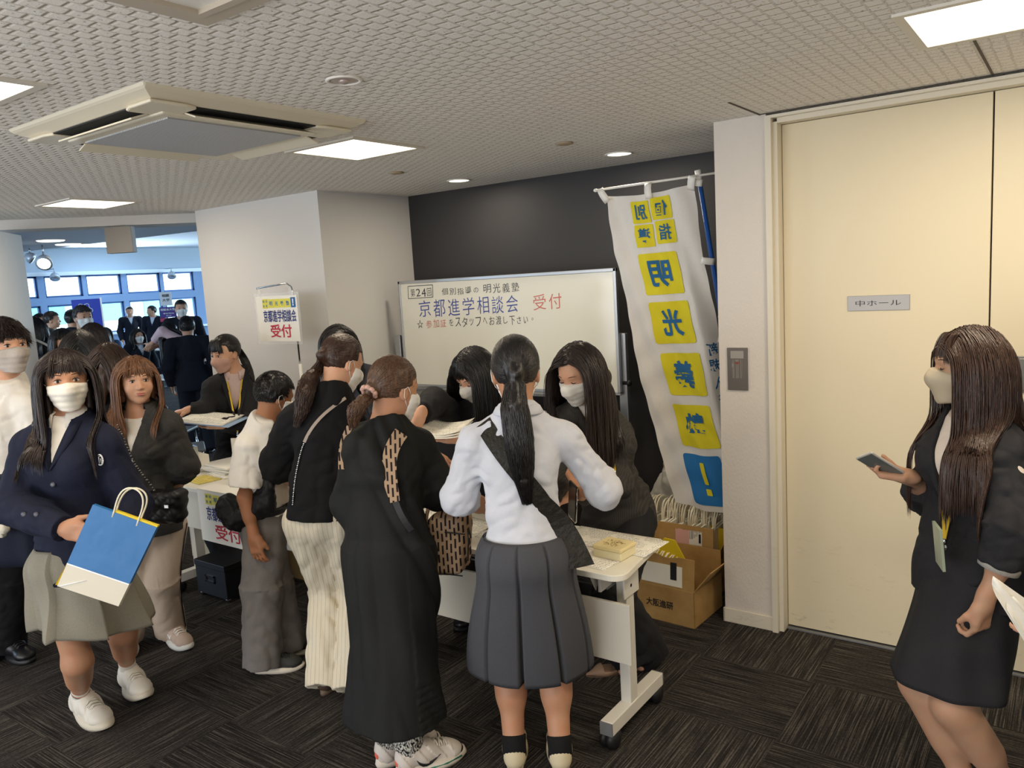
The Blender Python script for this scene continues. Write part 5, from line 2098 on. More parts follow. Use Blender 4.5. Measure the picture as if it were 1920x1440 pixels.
    def skirt(s, name, m, top=.09, hem=.42, r_top=.145, r_hem=.25, pleats=14, depth=.02, sharp=2.0, flat=.8, shift=(0, 0), wob=.006, lean=None, phase=0., solid=.003, hemz=None, box=False):
        """pleated or plain skirt; top/hem measured from the pelvis centre along the body"""
        c = s.s
        n, rows = max(240, pleats * 26), 30
        km = (s.K[0] + s.K[1]) / 2
        a = s.P + np.array([0, 0, top])
        dn = lean if lean is not None else unit((km - s.P) * [1, 1, 1])
        V = []
        for j in range(rows):
            f = j / (rows - 1)
            ctr = a + (s.P - a) * min(1, f * 3) + np.array([dn[0], dn[1], 0]) * hem * max(0, f - .2) / max(.2, -dn[2]) * .9
            z = a[2] - (top + hem) * f
            rx = r_top + (r_hem - r_top) * (1 - (1 - min(1, f * 1.0)) ** 1.5)
            hipb = .03 * math.exp(-((f * (top + hem) - top) / .08) ** 2)
            for i in range(n):
                th = 2 * pi * i / n
                ph = (th * pleats / (2 * pi) + phase) % 1
                if box:
                    w_ = max(0, 1 - abs(ph - .5) / .075)
                    pl = -depth * (w_ ** .6) * (.15 + .85 * f)
                else:
                    pl = depth * ((ph ** sharp) - .5) * (.2 + .8 * f)
                nz = wob * (.3 + f) * float(math.sin(3 * th + 4 * f + phase * 5) + .6 * math.sin(7 * th - 3 * f))
                r_ = (rx + hipb) * c + pl + nz
                ct, st = cos(th), sin(th)
                p = np.array([ctr[0], ctr[1], z]) + s.pr * r_ * ct + s.pf * (r_ * flat) * st
                if hemz is not None:
                    p[2] += hemz(ct, st) * f
                V.append(p)
        F = [(j * n + i, j * n + (i + 1) % n, (j + 1) * n + (i + 1) % n, (j + 1) * n + i) for j in range(rows - 1) for i in range(n)]
        b = MB()
        b.add(V, F, 0, True)
        o = b.build(name, m, s.o, solid=solid)
        return o

    def sock(s, q, m, h0=.06, name='sock', stripe=None, rad=.036):
        A, K = s.A[q], s.K[q]
        d = unit(K - A)
        b = MB()
        b.tube([A - [0, 0, .03], A, A + d * h0 * .5, A + d * h0, A + d * (h0 + .004)], [rad, rad * .98, rad, rad * 1.03, rad * .9], 20)
        o = b.build(name, m, s.o)
        if stripe:
            for i, c in enumerate(stripe):
                t = MB()
                t.tube([A + d * (h0 * .74 - .010 * i), A + d * (h0 * .74 - .010 * i + .006)], rad * 1.035, 20)
                t.build('stripe', c, o)
        return o

    def shoes(s, kind, az=None, pitch=(0, 0), which=(0, 1), sc=1.0):
        for q in which:
            a = s.paz if az is None else (az[q] if isinstance(az, (tuple, list)) else az)
            f = az_dir(a)
            x = np.array([cos(a), -sin(a), 0])
            pt = radians(pitch[q])
            y = f * cos(pt) + np.array([0, 0, sin(pt)])
            z = np.cross(x, y)
            S_ = s.s * sc
            org = s.A[q] - (y * .045 + z * .085) * S_
            if abs(pitch[q]) < 1:
                org[2] = 0.0
            M = Matrix([[x[i] * S_, y[i] * S_, z[i] * S_, org[i]] for i in range(3)] + [[0, 0, 0, 1]])
            SHOES[kind](s.o, M)
        return s


def seg_dist(P, a, b):
    ab = b - a
    t = np.clip((P - a) @ ab / (ab @ ab + 1e-9), 0, 1)
    return np.linalg.norm(P - a - t[:, None] * ab, axis=1)


def body_caps(s):
    c = s.s * s.bulk
    g = getattr(s, 'pg', 0)
    return [(s.S[0], s.S[1], .052 * c + g), (s.NB, s.C, .070 * c + g), (s.C, s.Wst, .104 * c + g), (s.S[0], s.E[0], .044 * c + g), (s.S[1], s.E[1], .044 * c + g),
            (s.C + s.fwd * .07 * c - s.rgt * .06 * c, s.C + s.fwd * .07 * c + s.rgt * .06 * c, .052 * c + g)]


def push_many(s, P, extra):
    for kk, (a, b, r_) in enumerate(body_caps(s)):
        ab = b - a
        t = np.clip((P - a) @ ab / (ab @ ab + 1e-9), 0, 1)
        w_ = P - a - t[:, None] * ab
        d = np.linalg.norm(w_, axis=1)
        lim = r_ + extra
        m_ = d < lim
        if m_.any():
            if kk in (0, 3, 4):
                y = w_ @ s.fwd
                o_ = w_ - y[:, None] * s.fwd
                need = np.sqrt(np.maximum(lim ** 2 - (o_ ** 2).sum(1), 0)) - np.abs(y)
                sg = np.where(y >= -.015, 1.0, -1.0)
                need = np.where(np.sign(y) == sg, need, need + 2 * np.abs(y))
                P[m_] += (sg * np.clip(need, 0, .03))[m_, None] * s.fwd
            else:
                P[m_] += (w_ / (d[:, None] + 1e-9) * (lim - d)[:, None])[m_]
    return P


def self_push(s, p, extra):
    return push_many(s, np.array([p], float), np.array([extra]))[0]


M_EYEW = mat('eye_white', '#cfc4bc', .3)
M_IRIS = mat('iris', '#2a1b15', .15)
M_LASH = mat('eyelash', '#1c1312', .7)
M_LIPS = mat('lip_skin', '#b56a62', .45)
M_MASKW = cloth('mask_white', '#eceae4', .85, .15, .03)

# ---------------------------------------------------------------- shoes
_shoe_cache = {}


def shoe_parts(kind):
    if kind in _shoe_cache:
        return _shoe_cache[kind]
    up = Vol(.0038)
    sole = MB()
    chunky = kind in ('chunky', 'runner')
    z0 = .034 if chunky else .022
    if kind == 'flat':
        z0 = .008
    def outline(grow=0.0, n=36):
        pts = []
        for i in range(n):
            t = 2 * pi * i / n
            y = .128 + (.128 + grow) * sin(t)
            u = (y + grow) / (.256 + 2 * grow)
            wv = .034 + .014 * sin(min(1, max(0, (u - .25) / .75)) * pi * .78)
            x = cos(t) * (wv + grow) / max(.35, abs(cos(t)) ** .45) * abs(cos(t)) ** .35
            pts.append((x, y))
        return pts
    if kind == 'flat':
        up.cap((0, .03, .030), (0, .05, .028), .034, .036, .02)
        up.cap((0, .05, .022), (0, .17, .016), .036, .034, .03, (0, 0, 1), .8)
        up.cap((0, .17, .016), (0, .245, .008), .032, .008, .03, (0, 0, 1), .7)
        up.carve(lambda P: np.maximum(np.maximum((.062 - .20 * P[:, 1]) * 0 + .024 - P[:, 2], P[:, 1] - .175), .008 - P[:, 1]))
        up.cut((0, 0, .004), (0, 0, -1))
        sole.prism([(x * .82, y) for x, y in outline(-.002)], 0, .006)
        sole.lathe([(.012, 0), (.010, .01), (.016, .02)], (0, .03, 0), 12)
    else:
        up.cap((0, .045, .062), (0, .100, .060), .040, .040, .03)
        up.cap((0, .100, .056), (0, .185, .040), .041, .039, .03)
        up.ell((0, .200, .036), (.045, .048, .030), k=.02)
        up.cap((0, .030, .045), (0, .036, .085), .037, .034, .02)
        up.cap((0, .050, .080), (0, .085, .088), .030, .026, .02)
        up.cut((0, .03, .104), (0, -.35, 1))
        up.carve(lambda P: np.hypot(np.hypot(P[:, 0] / .9, (P[:, 1] - .048)) / 1.0, 0 * P[:, 0]) - .026 + np.maximum(0, .075 - P[:, 2]) * 4)
        up.cut((0, 0, z0 - .008), (0, 0, -1))
        if chunky:
            up.disp(lambda P: .0022 * np.sign(np.sin(P[:, 1] * 95 + P[:, 2] * 60)) * (P[:, 1] < .2), .02)
        n = 36
        o1, o2, o3 = outline(.004, n), outline(.010 if chunky else .005, n), outline(.003, n)
        V = []
        for k_, (o_, z) in enumerate(((o1, 0), (o2, z0 * .45), (o3, z0))):
            for i, (x, y) in enumerate(o_):
                zz = z + (.012 * max(0, (y - .19) / .07) ** 2 if k_ == 0 else 0)
                if k_ == 2:
                    zz += .012 * max(0, (.05 - y) / .05) if chunky else .004
                V.append((x, y, zz))
        F = [(k_ * n + i, k_ * n + (i + 1) % n, (k_ + 1) * n + (i + 1) % n, (k_ + 1) * n + i) for k_ in range(2) for i in range(n)]
        F += [tuple(range(n))[::-1], tuple(2 * n + i for i in range(n))]
        sole.add(V, F, 0, True)
    lace = MB()
    if kind != 'flat':
        for i in range(5):
            y = .100 + .018 * i
            z = .1035 - .0048 * i
            lace.tube([(-.026, y, z - .012), (-.012, y + .004, z), (.012, y + .010, z), (.026, y + .012, z - .012)], .0030, 5)
            lace.tube([(.026, y, z - .012), (.012, y + .004, z + .001), (-.012, y + .010, z), (-.026, y + .012, z - .012)], .0030, 5)
        lace.tube([(0, .098, .103), (-.018, .088, .112), (-.030, .100, .102), (-.004, .104, .100)], .0026, 5)
        lace.tube([(0, .098, .103), (.018, .090, .112), (.032, .104, .100), (.004, .104, .100)], .0026, 5)
    _shoe_cache[kind] = (up.mesh('shoe', 1), sole, lace)
    return _shoe_cache[kind]


def make_shoe(kind, um, sm, lm, extra=None):
    cache = {}

    def place(parent, M):
        up, sole, lace = shoe_parts(kind)
        if not cache:
            me = up.copy()
            me.materials.clear()
            me.materials.append(um)
            o = link('shoe', me, None, parent)
            so = sole.build('sole', sm, o)
            las = [lace.build('laces', lm, o)] if lace.v else []
            ex = extra(o) if extra else []
            cache['m'] = (me, [so] + las + ex)
        else:
            o = link('shoe', cache['m'][0], None, parent)
            for c in cache['m'][1]:
                d = c.copy()
                COL.objects.link(d)
                d.parent = o
        o.matrix_local = M
    return place


SHOES = {}
_w = mat('shoe_white', '#dcd6ca', .55)
_wl = mat('lace_white', '#d9d2c4', .7)
SHOES['chunky'] = make_shoe('chunky', _w, mat('sole_white', '#d5ccba', .6), _wl)
def _ns(o):
    b = MB()
    for x in (-1, 1):
        b.tube([(x * .0415, .105, .045), (x * .0425, .108, .075), (x * .0425, .135, .046), (x * .0405, .138, .070)], .004, 5)
    return [b.build('side_mark', mat('mark_white', '#f2f2ee', .5), o)]
SHOES['runner'] = make_shoe('runner', mat('shoe_beige', '#b9a597', .7), mat('sole_pale', '#dcdcd8', .6), mat('lace_pale', '#e4ddd2', .7), _ns)
SHOES['dark'] = make_shoe('sneaker', mat('shoe_dark', '#2c2d2a', .7), mat('sole_cream', '#d9cfbf', .6), M_BLACK)
def _sw(o):
    b = MB()
    for x in (-1, 1):
        pts = [(x * .043, .060 + .09 * u, .040 + .018 * u + .022 * (1 - u) ** 6 - .012 * sin(pi * u)) for u in np.linspace(0, 1, 9)]
        b.tube(pts, [.001, .006, .008, .0075, .006, .005, .0035, .002, .001], 6)
    c = MB()
    c.ball((0, -.002, .052), (.014, .006, .016))
    d = MB()
    for x in (-1, 1):
        d.tube([(x * .049, .09, .020), (x * .052, .17, .020), (x * .040, .232, .022)], .0035, 5)
    e = MB().ball((0, .222, .034), (.036, .030, .018))
    return [b.build('side_swoosh', M_BLACK, o), c.build('heel_mark', mat('mark_coral', '#e06a58', .6), o), d.build('sole_stripe', mat('stripe_green', '#2f7a62', .6), o), e.build('toe_guard', M_BLACK, o)]
SHOES['sporty'] = make_shoe('chunky', mat('shoe_offwhite', '#d8cfc6', .6), mat('sole_white2', '#dfd6c8', .6), _wl, _sw)
SHOES['cream'] = make_shoe('sneaker', mat('shoe_cream', '#cfc2a2', .65), mat('sole_cream2', '#d8ccb0', .6), _wl)
SHOES['flat'] = make_shoe('flat', mat('shoe_tan', '#a88a72', .5), mat('sole_tan', '#6f5a4a', .6), _wl)
SHOES['brown'] = make_shoe('sneaker', mat('shoe_brown', '#4a3a30', .55), mat('sole_brown', '#6a5848', .6), M_BLACK)
SHOES['leather'] = make_shoe('sneaker', mat('shoe_black', '#15151a', .35), M_BLACK, M_BLACK)

# ================================================================== PEOPLE: the cast
J = W
def AN(px, py, z=.085):
    return WZ(px, py, z)

SK1 = skin_mat('skin_light', '#d3a78a')
SK2 = skin_mat('skin_warm', '#bb8e70')
SK3 = skin_mat('skin_tan', '#a67554')
SK4 = skin_mat('skin_hose', '#b28e74')
H_BLACK = hair_mat('hair_black', '#131112', '#1f1b1b', .30)
H_DBROWN = hair_mat('hair_dark_brown', '#241a17', '#382a25', .33)
H_BROWN = hair_mat('hair_brown', '#2e2019', '#4a3226', .34)
H_LBROWN = hair_mat('hair_light_brown', '#6b472f', '#96694a', .42)
H_LB2 = hair_mat('hair_auburn', '#402b1f', '#664832', .38)
C_NAVY = cloth('navy_wool', '#1c2033', .85, .3, .2, wr=.1)
C_SUIT = cloth('black_suiting', '#232326', .8, .25, .15, wr=.08)
C_BLACKT = cloth('black_knit', '#171719', .9, .3, .2, wr=.1)
C_SHIRT = cloth('white_cotton', '#ced1da', .85, .2, .03, wr=.25)
C_SHIRTW = cloth('white_cotton_warm', '#efeae1', .85, .2, .03, wr=.25)
C_PINK = cloth('pink_blouse', '#d9c0bb', .8, .2, .04, wr=.2)
C_GREYSK = cloth('beige_grey_wool', '#8f8a7c', .9, .5, .12)
C_DGREY = cloth('charcoal_wool', '#4a4b50', .88, .3, .08)
C_DRESS = cloth('black_cotton', '#1b1c1c', .75, .2, .15, wr=.35, wscale=14)
C_DENIM = cloth('washed_black_denim', '#3b3a39', .85, .6, .3, wr=.4, wscale=12)
C_GPANT = cloth('grey_suiting', '#75706c', .85, .3, .1, wr=.3)
C_BPANT = cloth('beige_twill', '#b8a796', .85, .25, .06, wr=.3)


def stripes(name, c, c2, per=.022, w_=.12, axis=0, wr=.2, rough=.8, rot=0):
    m = cloth(name, c, rough, .2, .04, wr=wr)
    t = NT(m)
    t.b = m.node_tree.nodes['Principled BSDF']
    v = t.mapped(rot=(0, 0, rot))
    s_ = t.n('SeparateXYZ')
    t.l(v, s_.inputs[0])
    f = t.math('LESS_THAN', t.math('FRACT', t.math('DIVIDE', s_.outputs[axis], per)), w_)
    src = t.b.inputs['Base Color'].links[0].from_socket
    t.l(t.mix(t.math('MULTIPLY', f, .6), src, lin(c2)), t.b.inputs['Base Color'])
    return m


def tubes_on(parent, name, m, pts_list, r, n=8, flat=1.0):
    b = MB()
    for pts in pts_list:
        b.tube(pts, r, n, flat=flat)
    return b.build(name, m, parent)


def band(parent, name, m, pts, nrm, w_, th=.003):
    """strap: ribbon through pts, nrm = outward direction at each point"""
    pts = [np.array(p, float) for p in pts]
    V = []
    for i, p in enumerate(pts):
        d = unit(pts[min(i + 1, len(pts) - 1)] - pts[max(i - 1, 0)])
        n_ = unit(np.array(nrm[i] if isinstance(nrm, list) else nrm, float))
        s_ = unit(np.cross(d, n_))
        ww = w_[i] if hasattr(w_, '__len__') else w_
        V += [p - s_ * ww / 2, p + s_ * ww / 2, p + s_ * ww / 2 + n_ * th, p - s_ * ww / 2 + n_ * th]
    F = []
    for i in range(len(pts) - 1):
        for k in range(4):
            F.append((i * 4 + k, i * 4 + (k + 1) % 4, (i + 1) * 4 + (k + 1) % 4, (i + 1) * 4 + k))
    F += [(0, 1, 2, 3), tuple((len(pts) - 1) * 4 + k for k in (3, 2, 1, 0))]
    b = MB()
    b.add(V, F)
    return b.build(name, m, parent)


from mathutils.bvhtree import BVHTree


def on_surf(objs, p, d, off=.003, maxd=1.0):
    """first hit of a ray on the clothes (figure-local), lifted by off"""
    best = None
    for o in objs:
        if 'bvh' not in _bvh.get(o.name, {}):
            me = o.data
            _bvh[o.name] = {'bvh': BVHTree.FromPolygons([v.co for v in me.vertices], [tuple(q.vertices) for q in me.polygons])}
        h = _bvh[o.name]['bvh'].ray_cast(Vector(p), Vector(d), maxd)
        if h[0] is not None and (best is None or h[3] < best[1]):
            best = (np.array(h[0]) - np.array(unit(d)) * off, h[3], np.array(h[1]))
    return best


_bvh = {}


def project_line(objs, pts, d, off=.004, start=.5):
    """drapes a polyline onto surfaces along direction d"""
    out, nr = [], []
    d = unit(d)
    for p in pts:
        h = on_surf(objs, np.array(p) - d * start, d, off, start * 2)
        if h is None:
            out.append(np.array(p, float))
            nr.append(-d)
        else:
            out.append(h[0])
            nr.append(-d)
    for _ in range(7):
        out = [out[0]] + [(out[i - 1] + out[i] * 2 + out[i + 1]) / 4 for i in range(1, len(out) - 1)] + [out[-1]]
    return out, nr


def lerp_pts(pts, n):
    pts = np.array(pts, float)
    cum = np.concatenate([[0], np.cumsum(np.linalg.norm(np.diff(pts, axis=0), axis=1))])
    return [np.array([np.interp(t, cum, pts[:, k]) for k in range(3)]) for t in np.linspace(0, cum[-1], n)]


def lanyard(f, objs, low, badge=True, w_=.010, spread=.055, edge_on=False):
    """yellow ribbon round the neck down to low (figure-local) with a clip and a badge"""
    L_ = []
    for sg in (-1, 1):
        a = f.NB + f.rgt * sg * spread * f.s + f.up * .03 + f.fwd * -.01
        pts = lerp_pts([a, f.NB + f.rgt * sg * spread * .9 * f.s + f.fwd * .06 - f.up * .03, low], 14)
        P_, N_ = project_line(objs, pts, -f.fwd, .006)
        P_[0] = a
        L_.append(band(f.o, 'lanyard', M_LANY, P_, N_, w_, .0018))
    o = L_[0]
    o['kind'] = 'thing'
    b = MB()
    e = P_[-1]
    b.tube([e, e - [0, 0, .02]], .006, 8).ball(e - [0, 0, .028], (.011, .006, .012))
    b.build('lanyard_clip', M_CHROME, f.o)
    if badge:
        R_ = np.stack([f.rgt if not edge_on else f.fwd, f.fwd if not edge_on else -f.rgt, np.array([0, 0, 1.])], 1)
        M = Matrix([[*R_[i], (e - [0, 0, .10])[i]] for i in range(3)] + [[0, 0, 0, 1]])
        bo = MB().box((-.045, .004, -.060), (.045, .007, .060), M=M).build('badge', M_PAPER, f.o)
        M2 = M @ Matrix.Translation((0, .0075, 0)) @ Matrix.Rotation(pi, 4, 'Z') @ Matrix.Rotation(radians(90), 4, 'X')
        letters(bo, [('担当', 0, .02, .03, .014, .01)], M2, M_BLACK)
        bb_ = MB()
        bb_.box((-.03, .0072, -.045), (.03, .0078, -.032), M=M)
        bb_.build('badge_strip', M_SIGNY, bo)


M_LANY = mat('lanyard_yellow', '#d9b52a', .6)


def collar(f, m, r_=.062, h_=.035, open_=.5, wing=.035, parent=None, up_off=.0, drop=.0):
    """turned-down shirt collar round the neck"""
    b = MB()
    n = 30
    c = f.NB + f.up * (.008 + up_off) * f.s
    hdir = unit(f.hl((0, -.02, -.06)) - f.NB)
    V = []
    for i in range(n):
        t = open_ + (2 * pi - 2 * open_) * i / (n - 1)
        d = f.fwd * cos(t) + f.rgt * sin(t)
        fr = max(0, cos(t))
        top = c + d * r_ * f.s * .92 + hdir * h_ * f.s * (1 - .55 * fr) - f.up * drop * fr
        out = c + d * (r_ + .018) * f.s + f.up * (.004 - .012 * fr) * f.s
        inn = c + d * r_ * f.s * .86 - f.up * .01
        edge = 1 if (i in (0, n - 1)) else 0
        low = out - f.up * (wing * (1 + .9 * fr ** 3)) * f.s * .55 + d * .012 * f.s
        V += [inn, top, out + hdir * .006, low]
    F = [(i * 4 + k, i * 4 + k + 1, (i + 1) * 4 + k + 1, (i + 1) * 4 + k) for i in range(n - 1) for k in range(3)]
    b.add(V, F, 0, True)
    return b.build('collar', m, parent or f.o, solid=.0022)


def lapels(f, jk, m, zt=-.0, zl=.20, wt=.07, lw=.045):
    """pair of folded lapels lying on the jacket front along its V"""
    for sg in (-1, 1):
        pts_in, pts_out = [], []
        for i in range(14):
            t = i / 13
            z = zt + .015 - (zl + zt + .015) * t
            w0 = wt * max(0, (z + zl) / (zl + zt)) + .002
            w1 = w0 + lw * (1 - t) ** .5 * (1.0 if t > .28 else .62 + t) * f.s
            pts_in.append(f.NB + f.up * z + f.rgt * sg * w0)
            pts_out.append(f.NB + f.up * z + f.rgt * sg * w1)
        A_, _ = project_line([jk], pts_in, -f.fwd, .006)
        B_, _ = project_line([jk], pts_out, -f.fwd, .005)
        b = MB()
        V = []
        for a, c in zip(A_, B_):
            V += [a, a + (c - a) * .5 + f.fwd * .002, c]
        F = [(i * 3 + k, i * 3 + k + 1, (i + 1) * 3 + k + 1, (i + 1) * 3 + k) for i in range(13) for k in range(2)]
        b.add(V, F, 0, True)
        b.build('lapel', m, f.o, solid=.003)


def buttons(f, objs, m, zs, r_=.009, x=0.0, name='button'):
    for z in zs:
        h = on_surf(objs, f.NB + f.up * z + f.rgt * x + f.fwd * .5, -f.fwd, .001)
        if h is None:
            continue
        b = MB()
        q = Vector(f.fwd).to_track_quat('Z', 'Y').to_matrix().to_4x4()
        b.lathe([(0, .0), (r_, 0), (r_, .003), (r_ * .5, .0045), (0, .004)], n=14)
        b.v = [tuple(q @ Vector(p) + Vector(h[0])) for p in b.v]
        b.build(name, m, f.o)


# ---------------------------------------------------------------- girl with the long ponytail, seen from behind
f = Fig('person', 'person from behind in white shirt, charcoal pleated skirt and very long black ponytail', 2.71, 968, 180,
        J(967, 700, 2.76), J(984, 1030, 2.70), (AN(964, 1400), AN(1050, 1402)), .995, pitch=8,
        shoulders=(J(893, 828, 2.73), J(1058, 822, 2.76)), elbows=(J(862, 930, 2.80), J(1133, 918, 2.82)), wrists=(J(930, 960, 3.02), J(1085, 921, 3.0)), hscale=1.08, legk=1.2)
f.body(SK2, hands={0: dict(d=_fh + [0, 0, -.1], n=(0, 0, -1)), 1: dict(d=np.array([-.5, .35, .35]), n=(.3, .5, .5), curl=(1.1,))})
sh = f.top('shirt', C_SHIRT, g=.012, t=.62, hem=-.035, loose=.018, amp=.007, seed=2., big=.006, fu=22, neck_cut=.03)
f.skirt('skirt', C_DGREY, top=.055, hem=.49, r_top=.130, r_hem=.240, pleats=10, depth=.055, box=True, flat=.82, wob=.004, phase=.27)
f.sock(0, C_BLACKT, .040, rad=.045)
f.sock(1, C_BLACKT, .040, rad=.045)
b = MB()
b.add([tuple(f.P + np.array([0, 0, z]) + f.pr * r_ * cos(a) + f.pf * r_ * .82 * sin(a)) for z, r_ in ((.022, .153), (.058, .140)) for a in np.linspace(0, 2 * pi, 61)[:-1]], [(i, (i + 1) % 60, 60 + (i + 1) % 60, 60 + i) for i in range(60)], 0, True)
b.build('waistband', C_DGREY, f.o, solid=.004)
f.shoes('cream')
f.mask(M_MASKW)
f.hair(H_BLACK, 'tail', N=2400, tie=(0, -.108, -.004), tail=[J(966, 708, 2.66), J(964, 760, 2.61), J(974, 830, 2.60), J(982, 900, 2.61), J(988, 945, 2.62)], tail_r=.043, seed=3, seg=14, hairline=.078)
collar(f, C_SHIRT, .060, .030, .6, .03)
dn = _fh
pl_ = lerp_pts([f.L(p) for p in (J(905, 792, 2.7), J(950, 850, 2.7), J(1000, 908, 2.7), J(1036, 960, 2.7), J(1058, 1010, 2.7), J(1066, 1050, 2.7))], 22)
P_, N_ = project_line([sh, [c for c in f.o.children if c.name.startswith('skirt')][0]], pl_, dn, .008)
M_STRAPL = cloth('ruched_black_nylon', '#26241f', .45, .2, .3, wr=1.2, wscale=40)
band(f.o, 'bag_strap', M_STRAPL, P_, N_, [.062] * 12 + [.06 + .012 * i for i in range(10)], .006)
# phone with strap loop in her right hand
t0 = thing('phone', 'black phone with clear edge held at the waist by the ponytailed person', 'phone', J(1072, 935, 3.0) - [0, 0, .06])
Mp = Matrix.Rotation(radians(-35), 4, 'Z') @ Matrix.Rotation(radians(12), 4, 'Y')
MB().box((-.036, -.005, -.02), (.036, .004, .13), M=Mp).build('casing', mat('phone_black', '#111114', .2), t0, bevel=.004)
MB().tube([Mp @ Vector(p) for p in ((-.037, 0, -.02), (-.037, 0, .125), (.037, 0, .125), (.037, 0, -.02), (.03, 0, -.027), (-.03, 0, -.027), (-.037, 0, -.02))], .0025, 6).build('bumper', M_CHROME, t0)

# ---------------------------------------------------------------- girl in navy blazer with the paper bag
f = Fig('person', 'person in navy blazer with crest and grey skirt holding the blue paper bag', 3.1, 124, 6,
        J(124, 716, 3.10), J(150, 1040, 3.10), (AN(240, 1256, .09), AN(152, 1306)), 1.0, hrel=2,
        shoulders=(J(196, 832, 3.10), J(58, 838, 3.12)), elbows=(J(250, 945, 3.13), J(24, 950, 3.0)), wrists=(J(232, 1010, 2.97), J(122, 992, 2.86)), legk=1.0)
right_px = -_fh * .25 + np.array([cos(C_YAW), -sin(C_YAW), 0])
f.body(SK2, hands={1: dict(d=right_px + [0, 0, -.18], n=_fh * .9 + right_px * .3 + [0, 0, -.1], curl=(.42, .45, .5, .55), thumb=(.7, .6, .1)),
                   0: dict(d=-right_px + [0, 0, .1], n=-_fh, curl=(.8,))})
si = f.top('shirt', C_SHIRTW, g=.004, t=.5, hem=-.02, amp=.003)
jk = f.top('blazer', C_NAVY, g=.022, t=1.0, hem=.085, loose=.012, amp=.006, v_open=(.0, .20, .046), seed=5., big=.006, hemflare=.022, fu=15, neck_cut=.022)
f.skirt('skirt', C_GREYSK, top=.06, hem=.285, r_top=.135, r_hem=.225, pleats=7, depth=.045, sharp=4, flat=.80, phase=.12, wob=.012, hemz=lambda c, s_: -.01 - .035 * c * -1 - .02)
M_ORANGE, M_DKST = mat('stripe_orange', '#c77a45', .8), mat('stripe_dark', '#33302c', .8)
f.sock(1, cloth('sock_white', '#ddd8cf', .9), .105, stripe=(M_ORANGE, M_DKST))
f.sock(0, cloth('sock_white2', '#ddd8cf', .9), .105)
f.shoes('chunky', az=(f.va - radians(12), f.va - radians(22)), pitch=(8, 0), sc=1.10)
f.mask(cloth('mask_cream', '#e9e4d8', .85, .15, .03))
f.face(eyes='open')
f.hair(H_DBROWN, 'down', N=1700, length=.29, bangs=260, seed=5, seg=16, hairline=.078)
collar(f, C_SHIRTW, .058, .028, .35, .045)
lapels(f, jk, C_NAVY, .0, .20, .046, .05)
buttons(f, [jk], mat('navy_button', '#3b3c48', .3), (-.255, -.345), .011)
buttons(f, [jk], mat('navy_button2', '#3b3c48', .3), (-.345,), .011, x=.05)
# crest: letter O ring with vertical stroke
h_ = on_surf([jk], f.L(J(179, 866, 3.0)) - _fh * .5, _fh, .0045)
if h_:
    b = MB()
    c_ = h_[0]
    rr_ = unit(right_px * [1, 1, 0])
    b.tube([c_ + rr_ * .014 * cos(a) + np.array([0, 0, .021 * sin(a)]) for a in np.linspace(0, 2 * pi, 24)], .0030, 6)
    b.tube([c_ + rr_ * -.004 + [0, 0, .014], c_ + rr_ * -.004 - [0, 0, .014]], .0018, 5)
    b.tube([c_ + rr_ * .005 + [0, 0, .006], c_ + rr_ * .005 - [0, 0, .012]], .0018, 5)
    b.tube([c_ + rr_ * -.006 + [0, 0, .012], c_ + rr_ * .006 + [0, 0, .015]], .0016, 5)
    b.build('crest', M_PRW, f.o)
h_ = on_surf([si], f.L(J(124, 816, 3.0)) - _fh * .5, _fh, .004)
if h_:
    MB().tube([h_[0] - rr_ * .010 - [0, 0, .002], h_[0] + rr_ * .010 + [0, 0, .003]], .003, 5).build('shirt_mark', M_NAVY, f.o)
# paper bag, tilted
def bag_pt(px, py, db=0.0):
    return J(px, py, 2.80 + db)
q_ = [bag_pt(174, 946), bag_pt(294, 989, -.02), bag_pt(222, 1137, -.05), bag_pt(107, 1099, -.02)]
o_ = sum(q_) / 4
t0 = thing('paper_bag', 'blue and white paper bag with yellow edge held by the person in the navy blazer', 'paper bag', o_)
q_ = [p - o_ for p in q_]
ex = unit(q_[1] - q_[0])
en = unit(np.cross(ex, q_[3] - q_[0]))
if en @ _fh < 0:
    en = -en
f1, f2 = .715, .715
m1, m2 = q_[0] + (q_[3] - q_[0]) * f1, q_[1] + (q_[2] - q_[1]) * f2
M_BAGB = mat('bag_blue', '#1f6aa8', .5)
_t = NT(M_BAGB)
_t.bump(_t.noise(_t.mapped(), 7, 3), .5, .02)
th = .018
def slab(a, b, c, d, t_=th):
    m = MB()
    V = [a, b, c, d, a + en * t_, b + en * t_, c + en * t_, d + en * t_]
    m.add(V, [(0, 1, 2, 3), (7, 6, 5, 4), (0, 4, 5, 1), (1, 5, 6, 2), (2, 6, 7, 3), (3, 7, 4, 0)])
    return m
slab(q_[0], q_[1], m2, m1).build('blue_front', M_BAGB, t0)
slab(m1, m2, q_[2], q_[3]).build('white_base', mat('bag_base_white', '#d9d2c0', .6), t0)
slab(m1 - en * .001, m1 + (m2 - m1) - en * .001, m2 + (q_[2] - m2) * .05 - en * .001, m1 + (q_[3] - m1) * .05 - en * .001, .002).build('fold_strip', M_PRW, t0)
tb_ = MB()
pa_, pb_ = m1 + (q_[3] - m1) * .95 + ex * .01, m1 + (q_[3] - m1) * .40 + (m2 - m1) * .38
tb_.tube([pa_ - en * .002, pb_ - en * .002], .002, 5)
tb_.build('crease', M_PRW, t0)
slab(q_[0] + ex * .085 + en * .002 + (q_[0] - q_[3]) * .022, q_[1] + (q_[0] - q_[3]) * .022 + en * .002, q_[1] + en * .002, q_[0] + ex * .085 + en * .002, .014).build('yellow_lip', M_BAGY, t0)
slab(q_[3] - ex * .010 + en * .003, m1 - ex * .002 + en * .003, m1 + en * .012, q_[3] + en * .012, .006).build('yellow_gusset', M_BAGY, t0)
ctr = q_[0] + (m1 - q_[0]) * .82 + ex * .045
